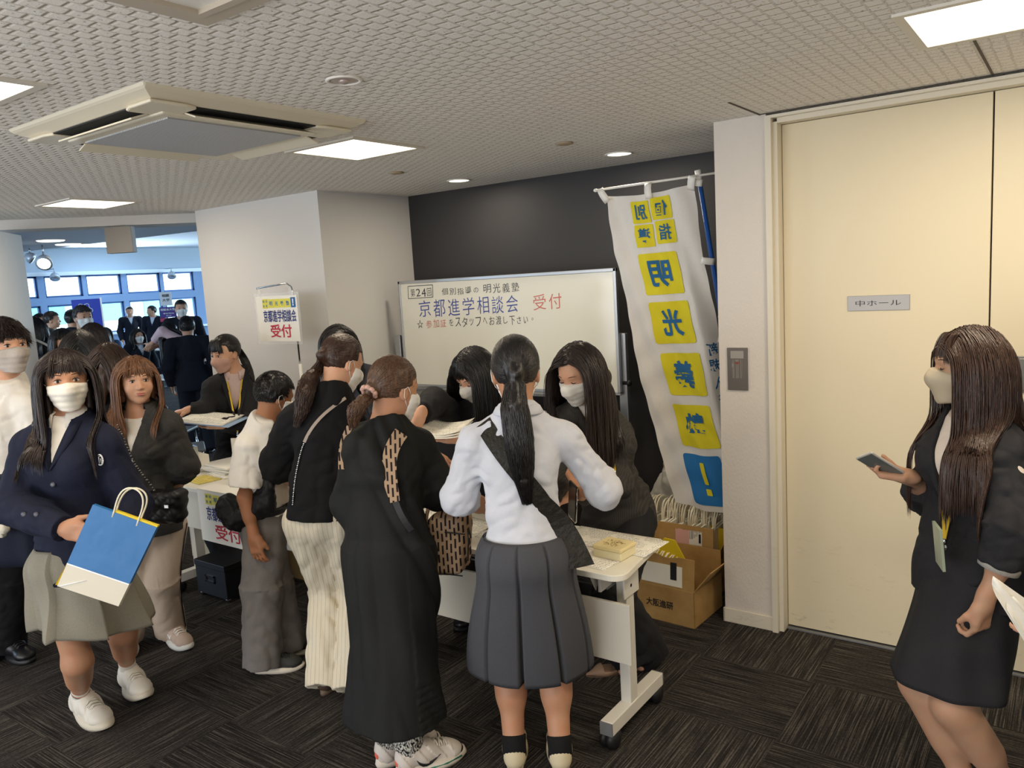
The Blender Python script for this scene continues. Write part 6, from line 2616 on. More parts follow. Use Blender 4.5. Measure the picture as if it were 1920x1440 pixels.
slab(ctr - en * .001, ctr + ex * .008 - en * .001, ctr + ex * .006 + (m1 - q_[0]) * .05 - en * .001, ctr + ex * .001 + (m1 - q_[0]) * .05 - en * .001, .001).build('exclamation_mark', mat('mark_pale', '#dfe08a', .6), t0)
ha, hb = q_[0] + (q_[1] - q_[0]) * .33, q_[0] + (q_[1] - q_[0]) * .71
hd = MB()
for k_ in (0, 1):
    up_ = unit((q_[0] - q_[3]) * .55 + np.array([0, 0, 1.]) * .35 + ex * .12)
    pts = []
    for i in range(19):
        a = pi * i / 18
        pts.append((ha + hb) / 2 - (hb - ha) / 2 * cos(a) * (1 + .25 * sin(a)) + up_ * .11 * sin(a) ** .7 + en * (.016 * k_) + ex * (.01 * k_ * sin(a)))
    pts = [pts[0] - up_ * .02] + pts + [pts[-1] - up_ * .02]
    hd.tube(pts, .0032, 8)
hd.build('handle', M_HANDLE, t0)
# backpack and plush charm at her right hip
t0 = thing('plush_charm', 'white plush charm hanging at the left edge beside the blazer sleeve', 'charm', J(5, 975, 3.15))
v_ = Vol(.005)
for c, r_ in (((0, 0, 0), .026), ((.028, -.01, -.03), .022), ((-.02, 0, -.035), .022), ((.03, 0, .02), .016), ((0, -.01, -.055), .018)):
    v_.ell(c, (r_, r_, r_), k=.012)
v_.disp(lambda P: .003 * vnoise(P * 160))
link('body', v_.mesh(), cloth('plush', '#d9d3c2', .95, .5, .1), t0)
MB().tube([(0, 0, .02), (-.01, .02, .09), (-.03, .06, .12)], .003, 6).build('cord', M_BLACK, t0)
t0 = thing('backpack', 'dark navy backpack behind the person in the navy blazer', 'backpack', J(38, 975, 3.27))
v_ = Vol(.01)
v_.box((0, 0, 0), (.13, .08, .20), np.stack([right_px, _fh, [0, 0, 1]], 1), rr=.06)
v_.disp(lambda P: .006 * vnoise(P * 18))
link('bag', v_.mesh(), cloth('backpack_navy', '#161b2c', .8, .3, .2), t0)

# ---------------------------------------------------------------- woman in black denim shirt
f = Fig('person', 'person with light brown bob in washed black denim shirt over white tee', 3.9, 255, 8,
        J(256, 716, 3.90), J(282, 985, 3.92), (AN(318, 1172), AN(240, 1182)), .985, knees=(J(303, 1085, 3.88), J(256, 1090, 3.88)),
        shoulders=(J(316, 800, 3.90), J(206, 798, 3.90)), elbows=(J(345, 872, 3.95), J(185, 885, 3.95)), wrists=(J(322, 935, 4.12), J(205, 960, 3.85)), bulk=.97)
f.body(SK1, hands={0: dict(d=(0, 0, -1), n=_fh), 1: dict(d=(0, 0, -1), n=_fh)})
si = f.top('tee', C_SHIRTW, g=.004, t=.3, hem=-.02, amp=.003, neck_cut=-.02)
jk = f.top('denim_shirt', C_DENIM, g=.024, t=.66, hem=.03, loose=.020, amp=.009, v_open=(.02, .21, .070), seed=9., big=.014, lapel=0, fu=20, neck_cut=.03)
f.pants('trousers', C_BPANT, g=.010, wide=.020, hem=.045, amp=.004, seed=4)
tr_ = [c for c in f.o.children if c.name.startswith('trousers')][0]
pts = lerp_pts([f.H[0] + [0, 0, .02], f.K[0], f.A[0] + [0, 0, -.01]], 22)
P_, N_ = project_line([tr_], pts, -(f.rgt * -1) , .003, .3)
band(f.o, 'side_stripe', M_BLACK, P_, N_, .012, .001)
f.shoes('runner', az=(f.va - radians(22), f.va - radians(-5)))
f.face(eyes='open', lips=True)
f.hair(H_LBROWN, 'bob', N=1600, length=.20, bangs=240, seed=8, seg=13, curl_in=.25)
collar(f, C_DENIM, .078, .030, .75, .075)
buttons(f, [jk], mat('pearl_snap', '#d8d4c8', .2, .3), (-.245, -.30, -.38), .007)
# quilted bag on a chain
t0 = thing('shoulder_bag', 'black quilted bag with silver clasp hanging from a chain at the denim shirt', 'bag', J(312, 948, 3.72))
R_ = np.stack([right_px * [1, 1, 0], _fh, [0, 0, 1]], 1)
v_ = Vol(.0055)
v_.box((0, 0, -.01), (.085, .045, .075), R_, rr=.04)
v_.box((0, -.0, .035), (.088, .052, .04), R_, rr=.03, k=.01)
Rn = R_
v_.disp(lambda P: -.006 * np.abs(np.sin((P @ Rn[:, 0] + P[:, 2]) * 55)) * np.abs(np.sin((P @ Rn[:, 0] - P[:, 2]) * 55)) ** .3)
bg = link('bag', v_.mesh(), mat('bag_leather', '#151416', .4), t0)
MB().box((-.013, -.0, -.010), (.013, .006, .010), M=Matrix([[*R_[i], ( - _fh * .058 + np.array([0, 0, .012]) + R_[:, 0] * .028)[i]] for i in range(3)] + [[0, 0, 0, 1]])).build('clasp', M_CHROME, t0, bevel=.003)
ch = lerp_pts([J(298, 935, 3.70), J(285, 912, 3.70), J(268, 890, 3.70), J(252, 868, 3.74), J(230, 820, 3.76), J(214, 780, 3.84)], 34)
cm = MB()
for i, p in enumerate(ch):
    cm.ball(p - J(312, 948, 3.72), (.0065, .0065, .0065) if i % 2 else (.0045, .0045, .0045), n=5)
cm.build('chain', mat('chain_metal', '#7d7a75', .25, .9), t0)['kind'] = 'stuff'

# ---------------------------------------------------------------- youth in white tee at the left edge
f = Fig('person', 'person with short dark hair in white tee cut by the left edge', 3.6, 12, 25,
        J(10, 652, 3.60), J(-10, 935, 3.62), (AN(15, 1200), AN(-50, 1200)), 1.04, male=True, res=.0065,
        shoulders=(J(52, 762, 3.60), J(-62, 765, 3.58)))
f.body(SK1, hands=None)
f.top('tee', C_SHIRTW, g=.020, t=.42, hem=.06, loose=.030, amp=.007, seed=3, big=.01)
f.pants('trousers', C_BLACKT, g=.015, wide=.02)
f.shoes('leather')
f.face(eyes='open', lips=True)
f.mask(cloth('mask_grey', '#b9b0a8', .85))
f.hair(H_DBROWN, 'short', N=2600, length=.055, bangs=260, seed=12, wid=.0022)

# ---------------------------------------------------------------- reception staff with papers at the left table
f = Fig('person', 'person in black suit and pink shirt with black side ponytail and pink mask handing papers', 5.25, 425, -48,
        J(424, 664, 5.25), J(442, 862, 5.35), (AN(452, 1040), AN(425, 1050)), 1.0, hrel=-52, pitch=12,
        shoulders=(J(462, 735, 5.28), J(398, 727, 5.20)), elbows=(J(462, 797, 5.08), J(386, 772, 5.12)), wrists=(J(415, 797, 4.92), J(356, 768, 5.08)), res=.006)
lf = -right_px
f.body(SK1, hands={0: dict(d=lf + [0, 0, -.1], n=np.array([0, 0, 1.]), curl=(.35,)), 1: dict(d=lf * .8 - _fh * .5 + [0, 0, -.1], n=np.array([0, 0, -1.]), curl=(.5,))})
si = f.top('shirt', C_PINK, g=.004, t=.5, hem=-.02, amp=.003, res=.006)
jk = f.top('jacket', C_SUIT, g=.018, t=.98, hem=.05, loose=.008, amp=.006, v_open=(.0, .24, .065), seed=11., big=.004, res=.006)
f.pants('trousers', C_SUIT, g=.012, wide=.01, res=.008)
f.shoes('leather')
f.mask(cloth('mask_pink', '#c9a091', .85, .1, .03), 'cup')
f.face(eyes='open')
f.hair(H_BLACK, 'tail', N=1200, tie=(.02, -.105, .045), tail=[J(446, 652, 5.33), J(455, 668, 5.38), J(468, 695, 5.38), J(476, 718, 5.36)], tail_r=.024, bangs=240, seed=15)
collar(f, C_PINK, .056, .026, .4, .04)
lapels(f, jk, C_SUIT, .0, .24, .065, .045)
lanyard(f, [jk, si], f.NB - f.up * .30 + f.fwd * .16)
def paper_stack(c, ax, ay, w_, d_, label, n=3, group='papers held by the staff', curlf=.0):
    ax, ay = unit(ax), unit(ay)
    nz = unit(np.cross(ax, ay))
    ay = np.cross(nz, ax)
    t0 = thing('papers', label, 'papers', c, group)
    for k in range(n):
        def fn(u, v, k=k):
            return ax * (u - .5) * w_ + ay * (v - .5 + .06 * k) * d_ + nz * (.003 * k + curlf * ((u - .5) ** 2) * (1 + .3 * k))
        MB().grid(fn, 12, 8).build('sheet', M_PRINT if k == n - 1 else M_PAPER, t0, solid=.0012)
    return t0, ax, ay, nz
t0, a_, b_2, n_ = paper_stack(J(392, 786, 4.95), right_px * 1.0 + [0, 0, -.10], _fh + [0, 0, .10], .33, .22, 'white papers on a blue folder held by the person with the pink mask', 3)
MB().grid(lambda u, v: a_ * (u - .42) * .36 + b_2 * (v - .45) * .25 - n_ * .006, 6, 4).build('folder', mat('folder_blue', '#9db7d8', .4), t0, solid=.002)

# ---------------------------------------------------------------- boy in white short-sleeved shirt
f = Fig('person', 'child in white short-sleeved shirt and grey trousers with cropped black hair', 3.6, 515, 118,
        J(514, 745, 3.70), J(492, 972, 3.70), (AN(535, 1198), AN(492, 1228)), .90, knees=(J(512, 1090, 3.72), J(490, 1098, 3.60)), hrel=118, pitch=22, prel=105, roll=0,
        shoulders=(J(524, 838, 3.86), J(464, 838, 3.58)), elbows=(J(540, 915, 3.88), J(460, 932, 3.54)), wrists=(J(560, 960, 3.83), J(476, 1005, 3.50)), bulk=1.06, hipw=.075, sw=.15)
f.body(SK3, hands={1: dict(d=np.array([.15, .0, -1]) , n=_fh * 1.0 + right_px * .3, curl=(.45,), spread=.06, thumb=(.8, .5, .2)), 0: dict(d=_fh, n=(0, 0, -1))})
sh = f.top('shirt', C_SHIRTW, g=.020, t=.40, hem=-.03, loose=.034, amp=.008, seed=6, big=.010, belly=.012, fu=18, neck_cut=.02)
f.pants('trousers', C_GPANT, g=.016, wide=.030, hem=.030, amp=.010, seed=8, fu=13, rise=.05)
b = MB()
bl = [f.P + [0, 0, .058] + f.pr * .152 * cos(a) + f.pf * .118 * sin(a) for a in np.linspace(0, 2 * pi, 40)]
b.tube(bl, .011, 8, flat=1.6)
b.build('belt', M_BLACK, f.o)
f.shoes('dark', az=(f.va - radians(95), f.va - radians(80)))
f.mask(M_MASKW)
f.hair(H_BLACK, 'short', N=3800, length=.026, seed=20, wid=.0016)
collar(f, C_SHIRTW, .064, .034, .5, .05)
M_CROSS = cloth('black_nylon', '#1a1a1c', .5, .2, .3, wr=1.0, wscale=20)
t0 = thing('sling_bag', 'black crumpled sling bag across the back of the child in grey trousers', 'bag', J(425, 945, 3.50))
v_ = Vol(.007)
Lx = lambda px, py, b: J(px, py, b + .08) - J(425, 945, 3.50)
v_.cap(Lx(428, 950, 3.56), Lx(445, 975, 3.56), .062, .058, k=.04)
v_.cap(Lx(450, 978, 3.52), Lx(492, 945, 3.48), .045, .055, k=.05)
v_.cap(Lx(492, 945, 3.48), Lx(512, 880, 3.48), .055, .030, k=.05)
v_.disp(lambda P: .009 * vnoise(P * 22) + .006 * (1 - 2 * np.abs(vnoise(P * 34))), .04)
link('bag', v_.mesh(), M_CROSS, t0)
band(t0, 'strap', M_CROSS, [Lx(*p) for p in ((508, 880, 3.46), (520, 850, 3.47), (530, 835, 3.58), (533, 830, 3.7))], list(-_fh for _ in range(4)), .05, .005)

# ---------------------------------------------------------------- woman in black top and cream pinstripe trousers
f = Fig('person', 'person in black top and cream pinstriped wide trousers with long brown ponytail', 3.4, 625, 140,
        J(640, 682, 3.50), J(606, 968, 3.38), (AN(612, 1262), AN(664, 1268)), 1.0, hrel=126, pitch=26, prel=160,
        shoulders=(J(553, 792, 3.42), J(655, 782, 3.55)), elbows=(J(523, 868, 3.58), J(690, 870, 3.6)), wrists=(J(560, 920, 3.72), J(680, 900, 3.8)), bulk=.95)
f.body(SK1, hands={0: dict(d=_fh, n=(0, 0, -1)), 1: dict(d=_fh, n=(0, 0, -1))})
sh = f.top('knit_top', C_BLACKT, g=.030, t=.62, hem=.0, loose=.030, amp=.010, seed=12, big=.008, fu=15, neck_cut=.025, belly=.015)
M_PINS = stripes('cream_pinstripe', '#ddd3bd', '#9a8f78', .020, .10, 0, .3, rot=C_YAW)
f.pants('trousers', M_PINS, g=.014, wide=.030, hem=.030, amp=.012, seed=14, fu=11)
f.shoes('brown', az=(f.va - radians(150), f.va - radians(130)))
f.mask(M_MASKW)
f.hair(H_BROWN, 'tail', N=1500, tie=(0, -.112, .000), tail=[J(598, 690, 3.47), J(582, 706, 3.40), J(572, 735, 3.34), J(566, 770, 3.32), J(556, 800, 3.32)], tail_r=.034, seed=22, frizz=.006)
pl_ = lerp_pts([f.L(p) for p in (J(640, 752, 3.3), J(605, 775, 3.3), J(578, 808, 3.3), J(560, 850, 3.3), J(552, 900, 3.3), J(550, 945, 3.3))], 22)
P_, N_ = project_line([sh], pl_, _fh, .006)
band(f.o, 'bag_strap', mat('strap_taupe', '#a99b90', .5), P_[:11], N_[:11], .013, .004)
cm = MB()
for i, p in enumerate(lerp_pts(P_[10:], 34)):
    cm.ball(p, (.005, .005, .005) if i % 2 else (.0035, .0035, .0035), n=4)
cm.build('bag_chain', M_CHROME, f.o)['kind'] = 'stuff'

# ---------------------------------------------------------------- staff bending behind the pinstripe woman
f = Fig('person', 'person in dark suit bending behind the tables, mostly hidden by the black top', 4.5, 635, -20,
        J(634, 652, 4.45), J(672, 860, 4.75), (AN(650, 1050), AN(690, 1050)), 1.0, hrel=15, pitch=42,
        shoulders=(J(690, 705, 4.55), J(600, 715, 4.5)), wrists=(J(660, 860, 4.1), J(600, 850, 4.1)), res=.0075)
f.body(SK1, hands=None)
f.top('shirt', C_SHIRTW, g=.004, t=.5, hem=-.02, res=.0075)
f.top('jacket', cloth('dark_blue_suiting', '#2b2d3a', .8), g=.018, hem=.05, v_open=(.0, .24, .06), res=.0075, seed=3)
f.pants('trousers', C_SUIT, g=.012, wide=.01, res=.009)
f.shoes('leather')
f.mask(M_MASKW)
f.hair(H_BLACK, 'bob', N=900, length=.16, seed=25)

# ---------------------------------------------------------------- woman in long black dress
f = Fig('person', 'person in long black dress with light brown low ponytail and dashed beige shoulder strap', 2.86, 737, 140,
        J(738, 732, 2.92), J(728, 1030, 2.86), (AN(727, 1392), AN(766, 1408)), .985, hrel=130, pitch=16, prel=140,
        shoulders=(J(677, 833, 2.84), J(782, 836, 2.98)), elbows=(J(664, 935, 2.95), J(822, 918, 3.02)), wrists=(J(800, 850, 3.12), J(806, 862, 3.05)), bulk=.98, knees=(J(742, 1215, 2.88), J(762, 1222, 2.86)))
f.body(SK2, hands={1: dict(d=unit(-right_px * .25 + _fh * .3 + [0, 0, .8]), n=(-.6, .3, .3), curl=(.7,), sc=.95),
                   0: dict(d=right_px * .8 + [0, 0, -.5], n=np.array([-.2, .5, -.9]), curl=(.55, .5, .5), sc=.95)}, legs=True)
def dress_extra(v):
    a = f.P + np.array([0, 0, .08])
    km = (f.A[0] + f.A[1]) / 2
    z = np.array([km[0], km[1], .17])
    v.cap(a, f.P - [0, 0, .15], .150, .168, .08, f.pf, .88)
    vcone(v, f.P - [0, 0, .0], z + [.0, 0, -.05], .160, .205, .08, f.pf, .9)
v = Vol(.0065)
f.torso(v, .026)
f.arms(v, .022, t=.60, loose=.030)
dress_extra(v)
def vf(P):
    q = P - f.P
    th = np.arctan2(q @ f.pf, q @ f.pr)
    k_ = np.clip((.22 - q[:, 2]) * 1.6, 0, 1)
    fall = (1 - 2 * np.abs(vnoise(np.stack([th * 2.6 + q[:, 2] * 1.2, q[:, 2] * 1.1 + 3, np.cos(th) * 1.5], 1)))) * .014 * k_
    sw = (1 - 2 * np.abs(vnoise(np.stack([q[:, 2] * 5 + np.sin(th) * 2.2, th * 1.0, q[:, 2] * 0 + 9], 1)))) * .010
    return fall + sw
v.disp(vf, .05)
v.disp(folds([(f.S[0], f.E[0]), (f.E[0], f.Wr[0]), (f.S[1], f.E[1]), (f.E[1], f.Wr[1])], .005, 18, 1.6, 3.), .04)
v.ops.append(('c', lambda P: np.where(np.linalg.norm(P - f.NB, axis=1) < .11, (P - (f.NB + f.up * .025)) @ unit(f.up + f.fwd * .4), -1), None, None, 0))
v.cut((0, 0, .20), (f.pf[0] * .0, f.pf[1] * .0, -1))
dr = link('dress', v.mesh('dress', 1), C_DRESS, f.o)
M_KNIT = cloth('speckled_knit', '#8b8983', .95, .4, .1)
_t = NT(M_KNIT)
_t.b = M_KNIT.node_tree.nodes['Principled BSDF']
_w = _t.noise(_t.mapped(scale=(1.6, 1.6, .7)), 130, 2)
_t.l(_t.ramp(_w, [(.46, lin('#1b1b1e')), (.54, lin('#d9d6cd'))]), _t.b.inputs['Base Color'])
_t.bump(_w, .6, .01)
for q in (0, 1):
    b = MB()
    A_, K_ = f.A[q], f.K[q]
    d = unit(K_ - A_)
    b.tube([A_ - [0, 0, .015], A_ + d * .03, A_ + d * .08, A_ + d * .14], [.042, .058, .064, .066], 18)
    b.build('knit_legwear', M_KNIT, f.o)
f.shoes('sporty', az=(f.va - radians(118), f.va - radians(108)), sc=1.05)
f.hair(H_LB2, 'tail', N=1500, tie=(0, -.108, -.012), tail=[J(694, 745, 2.86), J(680, 752, 2.80), J(669, 765, 2.78), J(664, 785, 2.78), J(662, 803, 2.78)], tail_r=.030, seed=30, frizz=.005)
f.mask(M_MASKW)
# scrunchie
tp = f.hl((0, -.108, -.012))
b = MB()
ax_ = unit(f.L(J(680, 752, 2.80)) - tp)
e1 = unit(np.cross(ax_, [0, 0, 1.]))
e2 = np.cross(ax_, e1)
c_ = tp + ax_ * .012
b.tube([c_ + (e1 * cos(a) + e2 * sin(a)) * (.026 + .003 * sin(9 * a)) for a in np.linspace(0, 2 * pi, 40)], .008, 8)
b.build('scrunchie', mat('scrunchie_pink', '#c9a090', .6), f.o)
M_DASH = cloth('dashed_beige', '#b59a7c', .8, .2, .05)
_t = NT(M_DASH)
_t.b = M_DASH.node_tree.nodes['Principled BSDF']
_mv = _t.mapped(rot=(0, 0, C_YAW))
_s = _t.n('SeparateXYZ')
_t.l(_mv, _s.inputs[0])
_u = _t.math('MULTIPLY', _s.outputs[0], 62.0)
_cu = _t.math('FLOOR', _u)
_v = _t.math('ADD', _t.math('MULTIPLY', _s.outputs[2], 22.0), _t.math('MULTIPLY', _t.math('MODULO', _t.math('ABSOLUTE', _cu), 2.0), .5))
_v2 = _t.math('ADD', _v, _t.math('MULTIPLY', _t.math('FRACT', _t.math('MULTIPLY', _cu, .377)), .35))
_a = _t.math('LESS_THAN', _t.math('PINGPONG', _t.math('ADD', _t.math('FRACT', _u), .25), .5), .22)
_b = _t.math('LESS_THAN', _t.math('PINGPONG', _t.math('FRACT', _v2), .5), .36)
_t.l(_t.mix(_t.math('MULTIPLY', _a, _b), lin('#b0957a'), lin('#241b1c')), _t.b.inputs['Base Color'])
pl_ = lerp_pts([f.L(p) for p in (J(752, 812, 2.8), J(738, 830, 2.8), J(731, 860, 2.8), J(735, 895, 2.8), J(745, 932, 2.8))], 18)
P_, N_ = project_line([dr], pl_, _fh, .008)
band(f.o, 'shoulder_strap', M_DASH, P_, N_, [.052] * 12 + [.05, .048, .045, .042, .038, .034], .008)
P2, N2 = project_line([dr], lerp_pts([P_[-1], f.L(J(758, 962, 2.8)), f.L(J(775, 985, 2.8))], 8), _fh, .006)
band(f.o, 'strap_webbing', M_BLACK, P2, N2, .022, .004)
P_, N_ = project_line([dr], lerp_pts([f.L(p) for p in (J(656, 800, 2.8), J(642, 815, 2.8), J(637, 850, 2.8), J(640, 880, 2.8))], 8), _fh, .008)
band(f.o, 'shoulder_strap', M_DASH, P_, N_, .022, .006)
# backpack hanging at her right side
cb = J(843, 1015, 2.98)
t0 = thing('backpack', 'beige backpack with black dashes hanging beside the long black dress', 'backpack', cb)
R_ = np.stack([unit(right_px * [1, 1, 0]), _fh, [0, 0, 1]], 1)
tl = radians(5)
Rt = R_ @ np.array([[cos(tl), 0, sin(tl)], [0, 1, 0], [-sin(tl), 0, cos(tl)]])
v_ = Vol(.006)
v_.box((0, 0, 0), (.072, .075, .118), Rt, rr=.035)
v_.box(R_[:, 0] * .0 + _fh * -.055 + [0, 0, -.045], (.055, .035, .062), Rt, rr=.022, k=.012)
v_.box(_fh * -.03 + [0, 0, .085], (.055, .05, .03), Rt, rr=.02, k=.012)
v_.disp(lambda P: .004 * vnoise(P * 20) + .002 * vnoise(P * 60))
bo = link('bag', v_.mesh(), M_DASH, t0)
b = MB()
for z, rx in ((.062, .073), (-.105, .066)):
    b.tube([Rt @ np.array([x * rx, -.078 + .0 * x, z]) for x in (-.9, -.5, 0, .5, .9)], .0028, 5)
b.tube([Rt @ np.array(p) for p in ((.075, -.03, .06), (.078, -.03, .02), (.078, -.03, -.06))], .0028, 5)
b.build('zip', M_BLACK, bo)
MB().tube([Rt @ np.array(p) for p in ((.080, -.02, .062), (.085, -.02, .045), (.088, -.02, .030))], .003, 6).build('zip_pull', M_BLACK, bo)
MB().tube([Rt @ np.array([.05 * cos(a), .0, .118 + .03 * sin(a)]) for a in np.linspace(0, pi, 12)], .006, 8).build('grab_loop', M_DASH, t0)
MB().tube([Rt @ np.array(p) for p in ((-.07, -.02, -.06), (-.09, -.03, -.02), (-.10, -.04, .05), (-.09, -.03, .12), (-.06, 0, .22))], .010, 8, flat=.5).build('strap', M_DASH, t0)

# ---------------------------------------------------------------- staff with black bob reaching across
f = Fig('person', 'person in black suit with a black bob leaning over the table, arm stretched to papers', 3.85, 890, -40,
        J(892, 702, 3.72), J(915, 955, 4.0), (AN(900, 1130), AN(950, 1130)), 1.0, hrel=-48, pitch=34, roll=0,
        shoulders=(J(948, 800, 3.82), J(862, 785, 3.78)), elbows=(J(935, 880, 3.68), J(815, 752, 3.62)), wrists=(J(868, 822, 3.55), J(787, 778, 3.40)), res=.006)
f.body(SK1, hands={0: dict(d=lf + [0, 0, -.05], n=np.array([0, 0, 1.]), curl=(.30,), thumb=(.8, .5, .3)), 1: dict(d=unit(lf * .35 - _fh * .2 + [0, 0, -.7]), n=lf * .5 + [0, 0, -.3] , curl=(.5,))})
si = f.top('shirt', cloth('grey_shirt', '#a9a79f', .85), g=.004, t=.5, hem=-.02, res=.006)
jk = f.top('jacket', C_SUIT, g=.018, t=.93, hem=.05, loose=.010, amp=.006, v_open=(.0, .27, .065), seed=21., res=.006)
f.pants('trousers', C_SUIT, g=.012, wide=.01, res=.008)
f.shoes('leather')
f.mask(M_MASKW, 'pleat')
f.face(eyes='shut')
f.hair(H_BLACK, 'bob', N=1900, length=.215, bangs=120, seed=33, part=.02, seg=13)
lapels(f, jk, C_SUIT, .0, .27, .065, .045)
lanyard(f, [jk, si], f.NB - f.up * .30 + f.fwd * .16, badge=False)
paper_stack(J(812, 808, 3.42), right_px + [0, 0, -.16], _fh + [0, 0, .15] - right_px * .2, .30, .21, 'open white papers held by the bob-haired person in front of the long black dress', 3, curlf=.10)

# ---------------------------------------------------------------- staff with long brown hair at the table end
M_PSUIT = stripes('charcoal_pinstripe', '#3a3836', '#4b4845', .008, .3, 0, .2)
f = Fig('person', 'person in charcoal pinstripe jacket with long brown hair bending over the table end', 3.4, 1088, -32,
        J(1086, 700, 3.30), J(1160, 962, 3.62), (AN(1214, 1218, .075), AN(1180, 1226, .075)), 1.0, hrel=-38, pitch=24,
        shoulders=(J(1140, 806, 3.42), J(1052, 796, 3.36)), elbows=(J(1158, 905, 3.34), J(1050, 880, 3.3)), wrists=(J(1088, 925, 3.18), J(1030, 930, 3.1)))
f.body(SK1, hands={0: dict(d=lf * .9 - _fh * .4 + [0, 0, -.2], n=(0, 0, -1), curl=(.5,)), 1: dict(d=lf * .6 - _fh * .5 + [0, 0, -.2], n=(0, 0, -1), curl=(.5,))})
si = f.top('shirt', C_SHIRTW, g=.004, t=.5, hem=-.02, amp=.004)
jk = f.top('jacket', M_PSUIT, g=.020, t=1.0, hem=.09, loose=.012, amp=.008, v_open=(.0, .24, .060), seed=25., hemflare=.012, fu=20)
f.pants('trousers', C_SUIT, g=.014, wide=.028, hem=.055, amp=.008, seed=5, fu=12)
f.shoes('flat', az=(f.va - radians(-68), f.va - radians(-75)))
f.mask(M_MASKW)
f.face(eyes='shut', browc='#4a3328')
f.hair(H_DBROWN, 'down', N=1900, length=.33, bangs=0, hairline=.084, seed=36, part=-.02, seg=16, sweep=.0, frizz=.003)
collar(f, C_SHIRTW, .056, .026, .35, .04)
lapels(f, jk, M_PSUIT, .0, .24, .060, .045)
lanyard(f, [jk, si], f.NB - f.up * .27 + f.fwd * .15, badge=False)
h_ = on_surf([jk], f.L(J(1119, 825, 3.0)) - _fh * .4, _fh, .003)
if h_:
    b = MB()
    for dx in (-.008, .002, .011):
        b.tube([h_[0] + right_px * dx - [0, 0, .012], h_[0] + right_px * dx + [0, 0, .014]], .0035, 6)
    b.build('pocket_pens', M_PRW, f.o)

# ---------------------------------------------------------------- staff at the right looking at a phone
f = Fig('person', 'person in black jacket and skirt with long brown hair looking at a phone', 2.45, 1822, -58,
        J(1816, 690, 2.45), J(1822, 1058, 2.42), (AN(1905, 1500), AN(1822, 1490)), 1.0, hrel=-72, pitch=2, prel=-50,
        shoulders=(J(1893, 858, 2.32), J(1770, 850, 2.52)), elbows=(J(1902, 990, 2.20), J(1745, 925, 2.66)), wrists=(J(1846, 1128, 2.22), J(1700, 893, 2.52)), bulk=1.03)
f.body(SK4, hands={0: dict(d=np.array([-.12, .05, -1]), n=_fh * .9 + lf * .5, curl=(1.05, 1.1, 1.15, 1.2), spread=.03, thumb=(.75, .35, .45), tc=.5),
                   1: dict(d=lf + [0, 0, .16], n=-_fh * .10 + np.array([0, 0, 1.0]) + lf * .2, curl=(.75, .85, .9, .95), spread=.06, thumb=(.75, .55, .55), tc=.35)})
si = f.top('shirt', cloth('cream_blouse', '#cfc3b6', .7, .2, .04, wr=.2), g=.010, t=.5, hem=-.02, amp=.004, neck_cut=.01)
jk = f.top('jacket', C_SUIT, g=.022, t=.74, hem=.10, loose=.020, amp=.010, v_open=(.0, .33, .075), seed=31., hemflare=.02, fu=24)
f.skirt('skirt', C_SUIT, top=.06, hem=.345, r_top=.130, r_hem=.180, pleats=3, depth=.0, flat=.82, wob=.008)
b = MB()
E_, W_ = f.E[0], f.Wr[0]
d_ = unit(W_ - E_)
c_ = E_ + (W_ - E_) * .46
b.tube([c_ - d_ * .02, c_, c_ + d_ * .022], [.058, .057, .054], 20, caps=False)
b.build('shirt_cuff', cloth('cuff_grey', '#a9a69e', .7), f.o, solid=.003)
f.shoes('flat')
f.mask(mat('mask_beige', '#b3a68e', .6), 'cup')
f.face(eyes='shut', browc='#3a2a22')
f.hair(H_BROWN, 'down', N=3000, length=.41, bangs=200, seed=40, part=.0, seg=19, frizz=.002, wid=.0015, fy=-.004)
lapels(f, jk, C_SUIT, .0, .33, .075, .05)
lanyard(f, [jk, si], f.NB - f.up * .40 + f.fwd * .20, badge=False, w_=.012, spread=.050)
b = MB()
p_ = f.L(J(1757, 985, 2.30))
b.box((-.004, -.045, -.13), (.004, .045, .0), M=Matrix.Translation(Vector(p_)) @ Matrix.Rotation(radians(20), 4, 'Z') @ Matrix.Rotation(radians(-5), 4, 'Y'))
b.build('badge', mat('badge_film', '#8f9a86', .2), f.o)
buttons(f, [jk], M_BLACK, (-.345,), .012)
t0 = thing('phone', 'silver phone held up in the hand of the person at the right', 'phone', J(1650, 872, 2.51))
ax_ = unit(J(1705, 905, 2.51) - J(1615, 850, 2.49))
ny = unit(np.cross(ax_, _fh * .75 + np.array([0, 0, -.65])))
nx = unit(np.cross(ny, ax_))
Mp = Matrix([[ax_[i], nx[i], ny[i], 0] for i in range(3)] + [[0, 0, 0, 1]])
MB().box((-.070, -.035, -.0045), (.070, .035, .0045), M=Mp).build('casing', mat('phone_silver', '#c4c0ba', .3, .4), t0, bevel=.004)
MB().box((-.066, -.031, .0045), (.066, .031, .0052), M=Mp).box((-.066, -.031, -.0052), (.066, .031, -.0045), M=Mp).build('screen', mat('phone_screen', '#5c5f5c', .12), t0)


# ================================================================== PEOPLE: the far hall and the edge of the picture
C_BGSUIT = cloth('hall_suit_dark', '#1b1f2a', .85)
C_BGGREY = cloth('hall_suit_grey', '#3a3c40', .85)
C_BGPINK = cloth('hall_pink_blouse', '#d8b9bc', .8)
C_BGSHIRT = cloth('hall_shirt', '#dfe4ee', .85)
M_TIE = mat('tie_blue', '#4b5a7a', .6)
H_GREY = hair_mat('hair_greying', '#2c2a2b', '#5b5856', .5)


